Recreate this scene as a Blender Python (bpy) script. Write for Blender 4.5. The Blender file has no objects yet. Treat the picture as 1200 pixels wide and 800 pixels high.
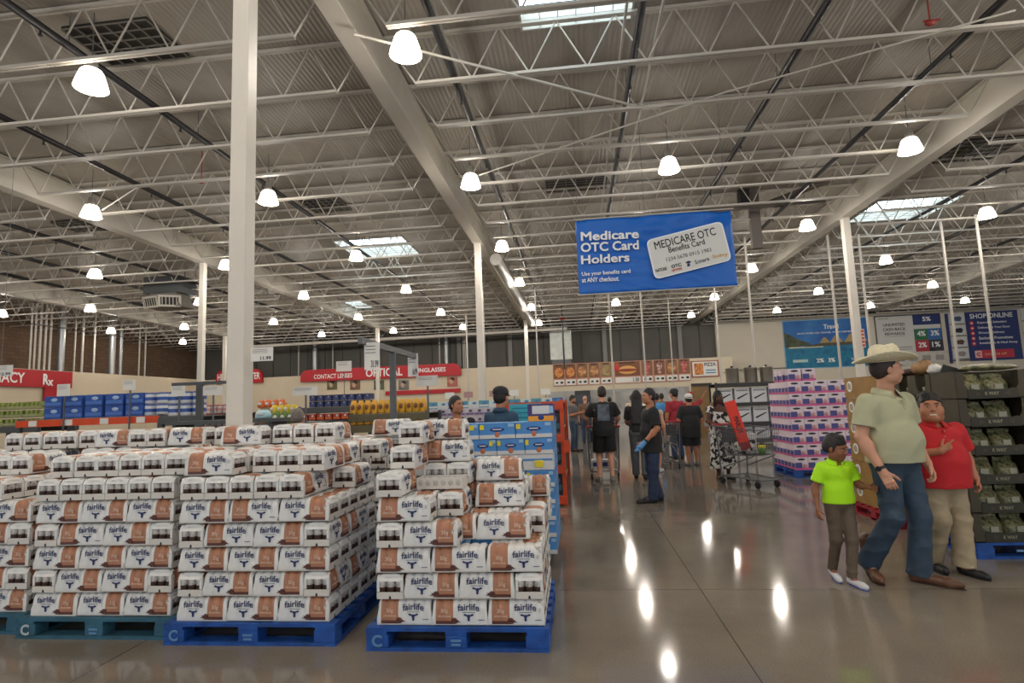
import bpy, math, random, zlib
import numpy as np
from mathutils import Matrix, Vector
random.seed(7)
SC = bpy.context.scene
COL = SC.collection
PI = math.pi

# ------------------------------------------------------------------ camera
FOC, PITCH, YAW, ROLL, EYE = 670.6, 0.11072, -0.10877, -0.03758, 1.56
_F = Vector((math.sin(YAW)*math.cos(PITCH), math.cos(YAW)*math.cos(PITCH), math.sin(PITCH)))
_r0 = Vector((math.cos(YAW), -math.sin(YAW), 0)); _u0 = _r0.cross(_F)
_R = _r0*math.cos(ROLL) + _u0*math.sin(ROLL); _U = -_r0*math.sin(ROLL) + _u0*math.cos(ROLL)
cam = bpy.data.cameras.new('camera'); cam.sensor_width = 36; cam.lens = FOC/1200*36
cam.clip_start = 0.05; cam.clip_end = 300
camo = bpy.data.objects.new('camera', cam); COL.objects.link(camo)
m = Matrix((_R, _U, -_F)).transposed().to_4x4(); m.translation = (0, 0, EYE)
camo.matrix_world = m
SC.camera = camo
# ------------------------------------------------------------------ world, exposure
w = bpy.data.worlds.new('world'); SC.world = w; w.use_nodes = True
w.node_tree.nodes['Background'].inputs[0].default_value = (0.86, 0.93, 1.0, 1)
w.node_tree.nodes['Background'].inputs[1].default_value = 1.15
SC.view_settings.view_transform = 'Standard'; SC.view_settings.look = 'None'
SC.view_settings.exposure = 0.0; SC.view_settings.gamma = 1.0
SC.view_settings.use_curve_mapping = False
LAMP_W, LAMP_GLOW, SKY_GLOW = 145.0, 9.0, 5.0
LAMP_COL = (1.0, 0.93, 0.85)

# ------------------------------------------------------------------ pixel helpers (1200x800 frame -> world)
def ray(px, py): return _F*FOC + _R*(px-600) + _U*(400-py)
def at_y(px, py, y): d = ray(px, py); return Vector((0, 0, EYE)) + d*(y/d.y)
def at_z(px, py, z): d = ray(px, py); return Vector((0, 0, EYE)) + d*((z-EYE)/d.z)

# ------------------------------------------------------------------ materials
def nd(nt, t, **k):
    n = nt.nodes.new(t)
    for a, b in k.items():
        if a in n.inputs.keys(): n.inputs[a].default_value = b
        else: setattr(n, a, b)
    return n
MATS = {}
def s2l(c): return tuple(((v/255)/12.92 if v/255 <= .04045 else ((v/255+.055)/1.055)**2.4) for v in c)
def mat(name, rgb, rough=.6, metal=0.0, spec=.5, noise=0.0, nscale=8, bump=0.0, bscale=60, emit=0.0, trans=0.0, coat=0.0):
    """rgb in sRGB 0-255"""
    if name in MATS: return MATS[name]
    mt = bpy.data.materials.new(name); mt.use_nodes = True; nt = mt.node_tree
    b = nt.nodes['Principled BSDF']; c = s2l(rgb)
    b.inputs['Base Color'].default_value = (*c, 1); b.inputs['Roughness'].default_value = rough
    b.inputs['Metallic'].default_value = metal; b.inputs['Specular IOR Level'].default_value = spec
    if coat: b.inputs['Coat Weight'].default_value = coat
    tc = None
    if noise or bump: tc = nd(nt, 'ShaderNodeTexCoord')
    if noise:
        n = nd(nt, 'ShaderNodeTexNoise', Scale=nscale, Detail=4.0); nt.links.new(tc.outputs['Object'], n.inputs['Vector'])
        r = nd(nt, 'ShaderNodeValToRGB')
        r.color_ramp.elements[0].position = .3; r.color_ramp.elements[1].position = .7
        r.color_ramp.elements[0].color = (*[max(0, v*(1-noise)) for v in c], 1)
        r.color_ramp.elements[1].color = (*[min(1, v*(1+noise)) for v in c], 1)
        nt.links.new(n.outputs['Fac'], r.inputs['Fac']); nt.links.new(r.outputs['Color'], b.inputs['Base Color'])
    if bump:
        n2 = nd(nt, 'ShaderNodeTexNoise', Scale=bscale, Detail=3.0); nt.links.new(tc.outputs['Object'], n2.inputs['Vector'])
        bp = nd(nt, 'ShaderNodeBump', Strength=bump, Distance=.01); nt.links.new(n2.outputs['Fac'], bp.inputs['Height'])
        nt.links.new(bp.outputs['Normal'], b.inputs['Normal'])
    if emit:
        b.inputs['Emission Color'].default_value = (*c, 1); b.inputs['Emission Strength'].default_value = emit
    if trans: b.inputs['Transmission Weight'].default_value = trans
    MATS[name] = mt
    return mt
def ramp_mat(name, stops, scale=6, kind='noise', rough=.6, detail=3, bump=0):
    """blotchy material: stops = [(pos, rgb255)]"""
    if name in MATS: return MATS[name]
    mt = bpy.data.materials.new(name); mt.use_nodes = True; nt = mt.node_tree
    b = nt.nodes['Principled BSDF']; b.inputs['Roughness'].default_value = rough
    tc = nd(nt, 'ShaderNodeTexCoord')
    n = nd(nt, 'ShaderNodeTexNoise', Scale=scale, Detail=float(detail)) if kind == 'noise' else nd(nt, 'ShaderNodeTexVoronoi', Scale=scale)
    nt.links.new(tc.outputs['Object'], n.inputs['Vector'])
    r = nd(nt, 'ShaderNodeValToRGB'); cr = r.color_ramp
    cr.interpolation = 'CONSTANT' if kind != 'noise' else 'LINEAR'
    while len(cr.elements) < len(stops): cr.elements.new(.5)
    for e, (p, c) in zip(cr.elements, stops): e.position = p; e.color = (*s2l(c), 1)
    nt.links.new(n.outputs['Fac' if kind == 'noise' else 'Color'], r.inputs['Fac'])
    nt.links.new(r.outputs['Color'], b.inputs['Base Color'])
    if bump:
        bp = nd(nt, 'ShaderNodeBump', Strength=bump, Distance=.02); nt.links.new(r.outputs['Color'], bp.inputs['Height'])
        nt.links.new(bp.outputs['Normal'], b.inputs['Normal'])
    MATS[name] = mt
    return mt

# ------------------------------------------------------------------ mesh builder
class MB:
    def __init__(s): s.v = []; s.f = []; s.mi = []; s.sm = []
    def add(s, vs, fs, mi=0, smooth=False):
        o = len(s.v); s.v += [tuple(p) for p in vs]
        s.f += [tuple(i+o for i in f) for f in fs]; s.mi += [mi]*len(fs); s.sm += [smooth]*len(fs); return s
    def box(s, c, d, mi=0, rz=0, rot=None):
        x, y, z = d[0]/2, d[1]/2, d[2]/2
        vs = [Vector((a*x, b*y, e*z)) for a in (-1, 1) for b in (-1, 1) for e in (-1, 1)]
        M = rot if rot is not None else Matrix.Rotation(rz, 3, 'Z')
        vs = [M @ v + Vector(c) for v in vs]
        return s.add(vs, [(0,1,3,2),(4,6,7,5),(0,4,5,1),(2,3,7,6),(0,2,6,4),(1,5,7,3)], mi)
    def rbox(s, c, d, r=.01, mi=0, taper=0):
        """box with bevelled vertical edges and chamfered rims"""
        x, y, z = d[0]/2, d[1]/2, d[2]/2
        def ring(ins, h, k=1):
            xx, yy = (x-ins)*k, (y-ins)*k; q = r; o = []
            for sx, sy, st in ((1,1,0),(-1,1,1),(-1,-1,2),(1,-1,3)):
                for a in (0, .5, 1):
                    t = (st+a)*PI/2
                    o.append((c[0]+sx*(xx-q)+q*math.cos(t), c[1]+sy*(yy-q)+q*math.sin(t), c[2]+h))
            return o
        e = r*.6
        R = [ring(e, -z), ring(0, -z+e), ring(0, z-e, 1-taper), ring(e, z, 1-taper)]
        vs = sum(R, []); fs = []
        for j in range(3):
            for i in range(12): a = j*12+i; b = j*12+(i+1) % 12; fs.append((a, b, b+12, a+12))
        fs.append(tuple(reversed(range(12)))); fs.append(tuple(range(36, 48)))
        return s.add(vs, fs, mi)
    def tube(s, p, q, r0, r1=None, n=10, mi=0, caps=True, smooth=True):
        p = Vector(p); q = Vector(q); r1 = r0 if r1 is None else r1
        d = (q-p).normalized(); a = d.orthogonal().normalized(); b = d.cross(a)
        vs = [p+(a*math.cos(2*PI*i/n)+b*math.sin(2*PI*i/n))*r0 for i in range(n)] + [q+(a*math.cos(2*PI*i/n)+b*math.sin(2*PI*i/n))*r1 for i in range(n)]
        s.add(vs, [(i, (i+1) % n, (i+1) % n+n, i+n) for i in range(n)], mi, smooth)
        if caps: s.add(vs, [tuple(reversed(range(n))), tuple(range(n, 2*n))], mi)
        return s
    def path(s, pts, r, n=8, mi=0):
        for a, b in zip(pts, pts[1:]): s.tube(a, b, r, n=n, mi=mi)
        return s
    def lathe(s, prof, n=20, c=(0,0,0), mi=0, sx=1, sy=1, smooth=True):
        vs = []; fs = []
        for (r, z) in prof:
            for i in range(n): t = 2*PI*i/n; vs.append((c[0]+r*sx*math.cos(t), c[1]+r*sy*math.sin(t), c[2]+z))
        for j in range(len(prof)-1):
            for i in range(n): a = j*n+i; b = j*n+(i+1) % n; fs.append((a, b, b+n, a+n))
        s.add(vs, fs, mi, smooth)
        for j, rev in ((0, True), (len(prof)-1, False)):
            if prof[j][0] > 1e-4: s.add(vs[j*n:(j+1)*n], [tuple(reversed(range(n))) if rev else tuple(range(n))], mi)
        return s
    def ball(s, c, r, n=12, mi=0, rot=None):
        r = (r, r, r) if not hasattr(r, '__len__') else r
        vs = []; fs = []; k = n//2
        for j in range(k+1):
            ph = PI*j/k
            for i in range(n):
                t = 2*PI*i/n; v = Vector((r[0]*math.sin(ph)*math.cos(t), r[1]*math.sin(ph)*math.sin(t), r[2]*math.cos(ph)))
                if rot is not None: v = rot @ v
                vs.append(v+Vector(c))
        for j in range(k):
            for i in range(n): a = j*n+i; b = j*n+(i+1) % n; fs.append((a, a+n, b+n, b))
        return s.add(vs, fs, mi, True)
    def prism(s, poly, y0, y1, mi=0, axis='y'):
        """polygon in xz (axis y), extruded y0..y1"""
        n = len(poly)
        if axis == 'y': vs = [(x, y0, z) for x, z in poly]+[(x, y1, z) for x, z in poly]
        elif axis == 'z': vs = [(x, z, y0) for x, z in poly]+[(x, z, y1) for x, z in poly]
        else: vs = [(y0, x, z) for x, z in poly]+[(y1, x, z) for x, z in poly]
        return s.add(vs, [tuple(range(n)), tuple(reversed(range(n, 2*n)))]+[(i, i+n, (i+1) % n+n, (i+1) % n) for i in range(n)], mi)
    def mesh(s, name, mats):
        me = bpy.data.meshes.new(name); me.from_pydata(s.v, [], s.f); me.update()
        for mt in (mats if isinstance(mats, (list, tuple)) else [mats]): me.materials.append(mt)
        me.polygons.foreach_set('material_index', s.mi); me.polygons.foreach_set('use_smooth', s.sm)
        return me
    def build(s, name, mats, parent=None, loc=(0,0,0), rz=0, fix=True):
        me = s.mesh(name, mats)
        if fix:
            import bmesh
            bm = bmesh.new(); bm.from_mesh(me); bmesh.ops.recalc_face_normals(bm, faces=bm.faces); bm.to_mesh(me); bm.free()
        return put(name, me, parent, loc, rz)
def put(name, me, parent=None, loc=(0,0,0), rz=0, rot=None):
    o = bpy.data.objects.new(name, me); COL.objects.link(o)
    o.location = loc; o.rotation_euler = rot if rot is not None else (0, 0, rz)
    if parent is not None: o.parent = parent
    return o
def tag(o, label, cat, group=None, kind=None):
    o['label'] = label; o['category'] = cat
    if group: o['group'] = group
    if kind: o['kind'] = kind
    return o
def thing(name, label, cat, loc=(0,0,0), rz=0, group=None):
    o = bpy.data.objects.new(name, None); COL.objects.link(o); o.empty_display_size = .1
    o.location = loc; o.rotation_euler = (0, 0, rz)
    return tag(o, label, cat, group)
def struct(o): o['kind'] = 'structure'; return o
def copy_tree(src, loc, rz, label=None, group=None):
    r = src.copy(); COL.objects.link(r); r.location = loc; r.rotation_euler = (0, 0, rz)
    if label: r['label'] = label
    if group: r['group'] = group
    for ch in src.children:
        c = ch.copy(); COL.objects.link(c); c.parent = r
        for g in ch.children:
            d = g.copy(); COL.objects.link(d); d.parent = c
    return r
_FONT = None
TXT = {}
def text_mesh(s, size, mt, bold=0.0, ext=.001, align='CENTER', shear=0, spacing=1.0, xs=1.0):
    key = (s, round(size, 4), mt.name, bold, align, shear, spacing, xs)
    if key in TXT: return TXT[key]
    c = bpy.data.curves.new('lettering', 'FONT'); c.body = s; c.size = size; c.align_x = align; c.align_y = 'CENTER'
    c.bevel_depth = bold*size; c.bevel_resolution = 0; c.extrude = ext; c.shear = shear; c.space_character = spacing; c.resolution_u = 3
    o = bpy.data.objects.new('lettering', c); COL.objects.link(o)
    dg = bpy.context.evaluated_depsgraph_get(); me = bpy.data.meshes.new_from_object(o.evaluated_get(dg))
    bpy.data.objects.remove(o); bpy.data.curves.remove(c)
    # stand it up: text plane xy -> xz facing -y
    fl_ = ext/(ext+bold*size)
    for v in me.vertices: v.co = Vector((v.co.x*xs, -v.co.z*fl_, v.co.y))
    me.materials.clear(); me.materials.append(mt)
    me.name = 'lettering'; TXT[key] = me
    return me
def text(s, size, mt, parent, loc, bold=0.0, rz=0, align='CENTER', name='lettering', rot=None, **k):
    return put(name, text_mesh(s, size, mt, bold, align=align, **k), parent, loc, rz, rot)
ORD = ['first','second','third','fourth','fifth','sixth','seventh','eighth','ninth','tenth','eleventh','twelfth','thirteenth','fourteenth','fifteenth','sixteenth','seventeenth','eighteenth','nineteenth','twentieth','twenty-first','twenty-second','twenty-third','twenty-fourth','twenty-fifth','twenty-sixth','twenty-seventh','twenty-eighth']

# ------------------------------------------------------------------ shared materials
WHITE_STEEL = mat('white_painted_steel', (186,181,172), .5, noise=.04, nscale=3)
COLUMN_M = mat('column_paint', (214,208,197), .45, noise=.03, nscale=3)
GIRDER_M = mat('girder_paint', (186,181,171), .5, noise=.05, nscale=1.5)
BLACK_PIPE = mat('black_pipe', (30,30,34), .45)
DARK = mat('dark_gap', (22,22,22), .8)
PAPER = mat('white_card', (222,220,214), .7)
INK = mat('dark_ink', (40,40,46), .7)
STEEL = mat('brushed_steel', (170,166,158), .3, metal=.9)
GREY_POST = mat('grey_post_paint', (92,93,95), .5)
WHITE = mat('white_print', (236,236,234), .6)

# ------------------------------------------------------------------ floor
def floor_mat():
    mt = bpy.data.materials.new('polished_concrete'); mt.use_nodes = True; nt = mt.node_tree; L = nt.links.new
    b = nt.nodes['Principled BSDF']
    tc = nd(nt, 'ShaderNodeTexCoord')
    n1 = nd(nt, 'ShaderNodeTexNoise', Scale=.55, Detail=5.0, Roughness=.6); L(tc.outputs['Object'], n1.inputs['Vector'])
    n2 = nd(nt, 'ShaderNodeTexNoise', Scale=90.0, Detail=2.0); L(tc.outputs['Object'], n2.inputs['Vector'])
    r = nd(nt, 'ShaderNodeValToRGB')
    r.color_ramp.elements[0].position = .3; r.color_ramp.elements[0].color = (*s2l((112,104,93)), 1)
    r.color_ramp.elements[1].position = .72; r.color_ramp.elements[1].color = (*s2l((140,131,118)), 1)
    L(n1.outputs['Fac'], r.inputs['Fac'])
    mx = nd(nt, 'ShaderNodeMixRGB', blend_type='OVERLAY'); mx.inputs[0].default_value = .35
    L(r.outputs['Color'], mx.inputs[1]); L(n2.outputs['Fac'], mx.inputs[2])
    # saw-cut joints
    sx = nd(nt, 'ShaderNodeSeparateXYZ'); L(tc.outputs['Object'], sx.inputs[0])
    def joint(out, off, per):
        a = nd(nt, 'ShaderNodeMath', operation='ADD'); L(out, a.inputs[0]); a.inputs[1].default_value = off
        p_ = nd(nt, 'ShaderNodeMath', operation='PINGPONG'); L(a.outputs[0], p_.inputs[0]); p_.inputs[1].default_value = per/2
        g = nd(nt, 'ShaderNodeMath', operation='LESS_THAN'); L(p_.outputs[0], g.inputs[0]); g.inputs[1].default_value = .004
        return g
    a, c = joint(sx.outputs['X'], 3.12, 4.05), joint(sx.outputs['Y'], -5.03, 4.6)
    m_ = nd(nt, 'ShaderNodeMath', operation='MAXIMUM'); L(a.outputs[0], m_.inputs[0]); L(c.outputs[0], m_.inputs[1])
    mj = nd(nt, 'ShaderNodeMixRGB'); L(m_.outputs[0], mj.inputs[0]); L(mx.outputs[0], mj.inputs[1]); mj.inputs[2].default_value = (*s2l((74,68,60)), 1)
    L(mj.outputs[0], b.inputs['Base Color'])
    rr = nd(nt, 'ShaderNodeMapRange'); L(n1.outputs['Fac'], rr.inputs[0]); rr.inputs[3].default_value = .06; rr.inputs[4].default_value = .12
    L(rr.outputs[0], b.inputs['Roughness']); b.inputs['Specular IOR Level'].default_value = .35
    return mt
fl = MB(); fl.add([(-40,-14,0),(60,-14,0),(60,50,0),(-40,50,0)], [(0,1,2,3)])
struct(fl.build('floor', floor_mat(), fix=False))

# ------------------------------------------------------------------ ceiling deck with flutes
GB, DECK, CHORD = 7.56, 8.42, 7.44        # girder underside, deck, joist bottom chord
def deck_mat():
    mt = bpy.data.materials.new('roof_deck'); mt.use_nodes = True; nt = mt.node_tree; L = nt.links.new
    b = nt.nodes['Principled BSDF']; b.inputs['Roughness'].default_value = .55
    tc = nd(nt, 'ShaderNodeTexCoord')
    n1 = nd(nt, 'ShaderNodeTexNoise', Scale=.9, Detail=4.0); L(tc.outputs['Object'], n1.inputs['Vector'])
    r = nd(nt, 'ShaderNodeValToRGB')
    r.color_ramp.elements[0].position = .3; r.color_ramp.elements[0].color = (*s2l((150,144,135)), 1)
    r.color_ramp.elements[1].position = .7; r.color_ramp.elements[1].color = (*s2l((164,158,149)), 1)
    L(n1.outputs['Fac'], r.inputs['Fac']); L(r.outputs['Color'], b.inputs['Base Color'])
    wv = nd(nt, 'ShaderNodeTexWave', Scale=3.2, bands_direction='X', wave_profile='SIN'); L(tc.outputs['Object'], wv.inputs['Vector'])
    bp = nd(nt, 'ShaderNodeBump', Strength=.3, Distance=.03); L(wv.outputs['Fac'], bp.inputs['Height']); L(bp.outputs['Normal'], b.inputs['Normal'])
    return mt
DECK_M = deck_mat()
def px_rect(x0, x1, y0, y1):   # pixel box on the deck -> world rectangle
    a, b_, c, d = at_z(x0, y0, DECK), at_z(x1, y0, DECK), at_z(x0, y1, DECK), at_z(x1, y1, DECK)
    return (a.x+c.x)/2, (b_.x+d.x)/2, (c.y+d.y)/2, (a.y+b_.y)/2
SKYR = []
for xl, xr, yn, yf in [(612,738,-60,27), (416,494,274,299), (998,1077,235,257), (392,440,351,361)]:   # near and far edges
    f_, n_ = at_z((xl+xr)/2, yf, DECK), at_z((xl+xr)/2, yn, DECK); wd = at_z(xr, yf, DECK).x-at_z(xl, yf, DECK).x
    SKYR.append((f_.x-wd/2, f_.x+wd/2, max(n_.y, f_.y-2.6), f_.y))
# deck with real holes for the skylights
xs = sorted({-40, 60, *[v for r in SKYR for v in r[:2]]}); ys = sorted({-14, 48.2, *[v for r in SKYR for v in r[2:]]})
cm = MB()
for i in range(len(xs)-1):
    for j in range(len(ys)-1):
        cx, cy = (xs[i]+xs[i+1])/2, (ys[j]+ys[j+1])/2
        if any(r[0] < cx < r[1] and r[2] < cy < r[3] for r in SKYR): continue
        cm.add([(xs[i],ys[j],DECK),(xs[i],ys[j+1],DECK),(xs[i+1],ys[j+1],DECK),(xs[i+1],ys[j],DECK)], [(0,1,2,3)])
struct(cm.build('ceiling', DECK_M, fix=False))
SKYM = mat('skylight_glow', (214,236,246), .4, emit=SKY_GLOW)
SKYL = ['bright gridded skylight at the top of the picture above the banner', 'bright skylight left of the middle column beyond the central girder', 'bright skylight behind the right-hand column top', 'small far skylight low over the left of the optical sign']
for k, (x0, x1, y0, y1) in enumerate(SKYR):
    t = thing('skylight', SKYL[k], 'skylight', ((x0+x1)/2, (y0+y1)/2, DECK))
    W, D = x1-x0, y1-y0
    c = MB()
    for sx in (-1, 1): c.box((sx*(W/2+.02), 0, .2), (.04, D+.08, .45))
    for sy in (-1, 1): c.box((0, sy*(D/2+.02), .2), (W, .04, .45))
    c.build('curb', WHITE_STEEL, t)
    g = MB(); g.box((0,0,.4), (W, D, .02)); g.build('diffuser', SKYM, t)
    b_ = MB()
    for i in range(1, 6): b_.box((-W/2+W*i/6, 0, .02), (.012, D, .012))
    for i in range(1, 9): b_.box((0, -D/2+D*i/9, .02), (W, .012, .012))
    b_.build('safety_grid', GREY_POST, t)
# dark louvred return openings
VENTS = [((150,50), 1.6, 1.1, 'dark gridded roof vent at the upper left above the nearest lamp'), ((382,240), 1.3, 1.2, 'dark gridded roof vent right of the big near column'),
         ((675,216), 1.9, 1.0, 'dark louvred roof vent straight above the blue banner'), ((1140,176), 1.9, 1.5, 'dark roof vent beyond the right girder'),
         ((100,264), 1.6, 1.1, 'dark roof vent beside the far left girder'), ((200,338), 1.4, .9, 'small dark roof vent above the hanging air unit')]
VENT_M = mat('vent_dark', (38,35,32), .7)
for (px, py), W, D, lab in VENTS:
    p = at_z(px, py, DECK-.03)
    t = thing('roof_vent', lab, 'vent', p)
    MB().box((0,0,.01), (W, D, .04)).build('opening', VENT_M, t)
    b_ = MB()
    for i in range(7): b_.box((-W/2+W*i/6, 0, -.03), (.02, D, .03))
    for i in range(6): b_.box((0, -D/2+D*i/5, -.03), (W, .02, .02))
    b_.build('grille', mat('vent_grille', (110,105,98), .6), t)

# ------------------------------------------------------------------ girders and columns
GX = {'second left': -26.2, 'left': -14.35, 'central': -3.38, 'right': 9.5, 'far right': 22.0, 'outer right': 34.5, 'outer left': -38.0}
def girder(nm, x, lab):
    t = thing('roof_girder', lab, 'girder', (x, 0, GB))
    y0, y1 = -13.5, 47.6
    MB().box((0, (y0+y1)/2, .4), (.10, y1-y0, .76)).build('web', GIRDER_M, t)
    MB().box((0, (y0+y1)/2, .01), (.34, y1-y0, .025)).build('bottom_flange', GIRDER_M, t)
    MB().box((0, (y0+y1)/2, .79), (.34, y1-y0, .025)).build('top_flange', GIRDER_M, t)
    return t
girder('central', GX['central'], 'white steel roof girder running away down the middle, left of the banner')
girder('right', GX['right'], 'white steel roof girder slanting from the upper right corner')
girder('left', GX['left'], 'white steel roof girder at left, beyond the near column')
girder('second left', GX['second left'], 'far left white roof girder low above the pharmacy')
girder('far right', GX['far right'], 'white roof girder above the wall posters at far right')
girder('outer right', GX['outer right'], 'outermost roof girder at the right edge')
def column(x, y, w, z1, lab, z0=0):
    t = thing('steel_column', lab, 'column', (x, y, z0))
    MB().rbox((0,0,(z1-z0)/2), (w, w, z1-z0), .012).build('shaft', COLUMN_M, t)
    MB().rbox((0,0,.012), (w+.16, w+.16, .024), .01).build('base_plate', GREY_POST, t)
    MB().rbox((0,0,z1-z0-.015), (w+.1, w+.1, .03), .01).build('cap_plate', WHITE_STEEL, t)
    return t
column(-3.42, 5.52, .185, GB, 'big white square column standing behind the stacked bottle cases')
column(-3.38, 20.4, .23, GB, 'white column under the central girder, right of the optical sign')
column(-3.38, 40.3, .24, GB, 'distant white column under the far end of the central girder')
column(-14.3, 20.5, .2, GB, 'white column under the left girder, left of the big near column')
column(9.5, 20.4, .23, GB, 'white column under the right girder, in front of the lagoon poster')
column(-14.3, 40.3, .24, GB, 'far white column behind the optical sign')
column(-26.2, 40.3, .24, GB, 'far white column beneath the far left girder by the brick wall')
# exit-style red tag on the right column
tg = thing('column_sign', 'narrow red and white warning strip on the right column', 'sign', (9.62, 20.27, 3.35))
MB().box((0,0,0), (.12, .01, .62)).build('plate', mat('sign_white', (220,205,195), .6), tg)
for i in range(5): MB().box((0,-.007,-.24+i*.12), (.085, .004, .075)).build('mark', mat('sign_orange', (196,84,48), .6), tg)

# ------------------------------------------------------------------ open-web joists
BAYS = [('between the left-hand girders', -26.2, -14.35), ('between the left and central girders', -14.35, -3.38), ('between the central and right girders', -3.38, 9.5), ('between the right-hand girders', 9.5, 22.0), ('at the far right', 22.0, 34.5), ('at the far left', -38.0, -26.2)]
for bi, (bl, xa, xb) in enumerate(BAYS):
    W = xb-xa; xm = (xa+xb)/2; n = round(W/1.22)
    tc_, bc_, wb_ = MB(), MB(), MB()
    for sy in (-.03, .03): tc_.box((0, sy, 0), (W-.2, .045, .05)); 
    ze = -(DECK-.04-CHORD)
    L_ = W-1.5
    for sy in (-.03, .03): bc_.box((0, sy, ze), (L_, .045, .05))
    st = L_/n
    for i in range(n):
        x0 = -L_/2+i*st
        wb_.tube((x0, 0, ze), (x0+st/2, 0, 0), .016, n=6, caps=False); wb_.tube((x0+st/2, 0, 0), (x0+st, 0, ze), .016, n=6, caps=False)
    for s in (-1, 1): wb_.tube((s*L_/2, 0, ze), (s*(W/2-.15), 0, 0), .018, n=6, caps=False)
    mt_, mb_, mw_ = tc_.mesh('top_chord', WHITE_STEEL), bc_.mesh('bottom_chord', WHITE_STEEL), wb_.mesh('web', WHITE_STEEL)
    k = 0
    y = 6.36
    lo = 7.0 if bi in (1, 2) else 9.0
    while y < 47.4:
        if y > lo:
            t = thing('roof_joist', f'open-web white roof joist {bl}, {ORD[k]} from camera', 'joist', (xm, y, DECK-.04), 0, 'open-web roof joists '+bl)
            put('top_chord', mt_, t); put('bottom_chord', mb_, t); put('web', mw_, t); k += 1
        y += 1.63
# ------------------------------------------------------------------ sprinkler pipes and rods along the roof
for k, (x, lab) in enumerate([(-26.0+2.8, 0), (-20.3, 0), (-17.3, 0), (-11.25, 0), (-8.05, 0), (-2.0, 0), (1.32, 0), (4.26, 0), (7.1, 0), (12.4, 0), (15.5, 0), (18.6, 0)]):
    t = thing('sprinkler_pipe', f'black sprinkler pipe under the roof deck, {ORD[k]} counting from the left', 'pipe', (x, 0, 7.72), 0, 'sprinkler pipes')
    MB().tube((0, -2, 0), (0, 47, 0), .065, n=10).build('pipe', BLACK_PIPE, t)
    hd = MB(); yy = 7.5
    while yy < 46: hd.tube((0, yy, -.02), (0, yy, -.14), .016, n=6); hd.tube((0, yy, -.14), (0, yy, -.15), .035, n=8); yy += 3.2
    hd.build('sprinkler_head', BLACK_PIPE, t)['kind'] = 'stuff'
    hg = MB(); yy = 8.0
    while yy < 46: hg.tube((0, yy, 0), (0, yy, .6), .008, n=5); yy += 3.26
    hg.build('hanger', GREY_POST, t)['kind'] = 'stuff'
def rod(a, b, z, r, lab, m_=WHITE_STEEL):
    p, q = at_z(*a, z), at_z(*b, z)
    t = MB().tube(p, q, r, n=8).build('bracing_rod', m_); tag(t, lab, 'rod'); return t
rod((415,40), (760,128), CHORD-.05, .022, 'thin white diagonal brace from the central girder by the nearest middle lamp')
rod((562,205), (850,108), CHORD-.05, .018, 'thin diagonal brace right of the second middle lamp')
rod((850,108), (1190,12), CHORD-.05, .018, 'thin diagonal brace rising to the upper right')
rod((120,246), (160,220), CHORD-.1, .02, 'short brace beside the lamp below the left girder')
for k, (px, py, y1, lab) in enumerate([(778,0,16,'thin white conduit running along the roof right of the skylight'), (505,0,22,'thin white conduit along the roof right of the central girder'), (735,0,30,'grey conduit beside the pipe right of the skylight')]):
    p = at_z(px, py, 7.9)
    tag(MB().tube((p.x, 3, 7.9), (p.x, y1, 7.9), .025, n=8).build('roof_conduit', WHITE_STEEL), lab, 'conduit')

# ------------------------------------------------------------------ walls
DK = 48.0
BACK_M = mat('back_wall_dark', (98,95,89), .7, noise=.12, nscale=.6)
BEIGE = mat('beige_wall', (205,192,168), .7, noise=.03, nscale=1)
def brick_mat():
    mt = bpy.data.materials.new('brown_block'); mt.use_nodes = True; nt = mt.node_tree; L = nt.links.new
    b = nt.nodes['Principled BSDF']; b.inputs['Roughness'].default_value = .85
    tc = nd(nt, 'ShaderNodeTexCoord'); mp = nd(nt, 'ShaderNodeMapping'); L(tc.outputs['Object'], mp.inputs[0])
    mp.inputs['Rotation'].default_value = (PI/2, 0, PI/2)
    sx = nd(nt, 'ShaderNodeSeparateXYZ'); L(tc.outputs['Object'], sx.inputs[0]); cb = nd(nt, 'ShaderNodeCombineXYZ')
    L(sx.outputs['Y'], cb.inputs[0]); L(sx.outputs['Z'], cb.inputs[1])
    br = nd(nt, 'ShaderNodeTexBrick', Scale=1.0); L(cb.outputs[0], br.inputs['Vector'])
    br.inputs['Color1'].default_value = (*s2l((118,92,70)), 1); br.inputs['Color2'].default_value = (*s2l((104,82,64)), 1); br.inputs['Mortar'].default_value = (*s2l((84,70,58)), 1)
    br.inputs['Brick Width'].default_value = .5; br.inputs['Row Height'].default_value = .22; br.inputs['Mortar Size'].default_value = .012
    L(br.outputs['Color'], b.inputs['Base Color'])
    return mt
struct(MB().box((-34.1, 18, DECK/2), (.2, 62, DECK)).build('wall_left', brick_mat()))
wb = MB(); wb.box((-11.2, DK+.1, DECK/2), (45.8, .2, DECK))
struct(wb.build('wall_back', BACK_M))
tr = MB()
x = -33
while x < 11: tr.box((x, DK-.03, 6.4), (.05, .06, 4.0)); x += 1.6
struct(tr.build('trim_1', mat('panel_seam', (78,76,72), .7)))
tr = MB()
for x in (-29.5, -22.6, -17.0, -9.8, -5.4, 2.5, 8.6): tr.box((x, DK-.12, 6.4), (.34, .2, 4.0))
struct(tr.build('trim_2', mat('pilaster_grey', (140,138,132), .5)))
RW = mat('right_wall', (214,205,186), .7, noise=.03, nscale=.8)
struct(MB().box((36, DK-.3, DECK/2), (49.2, .3, DECK)).build('wall_right', RW))
struct(MB().box((36, DK-.48, 3.68), (49.2, .05, .07)).build('trim_3', mat('dark_rail', (92,74,58), .6)))
struct(MB().box((36, DK-.55, 7.75), (49.2, .18, .16)).build('trim_4', mat('dark_pipe_wall', (54,48,44), .6)))
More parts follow.
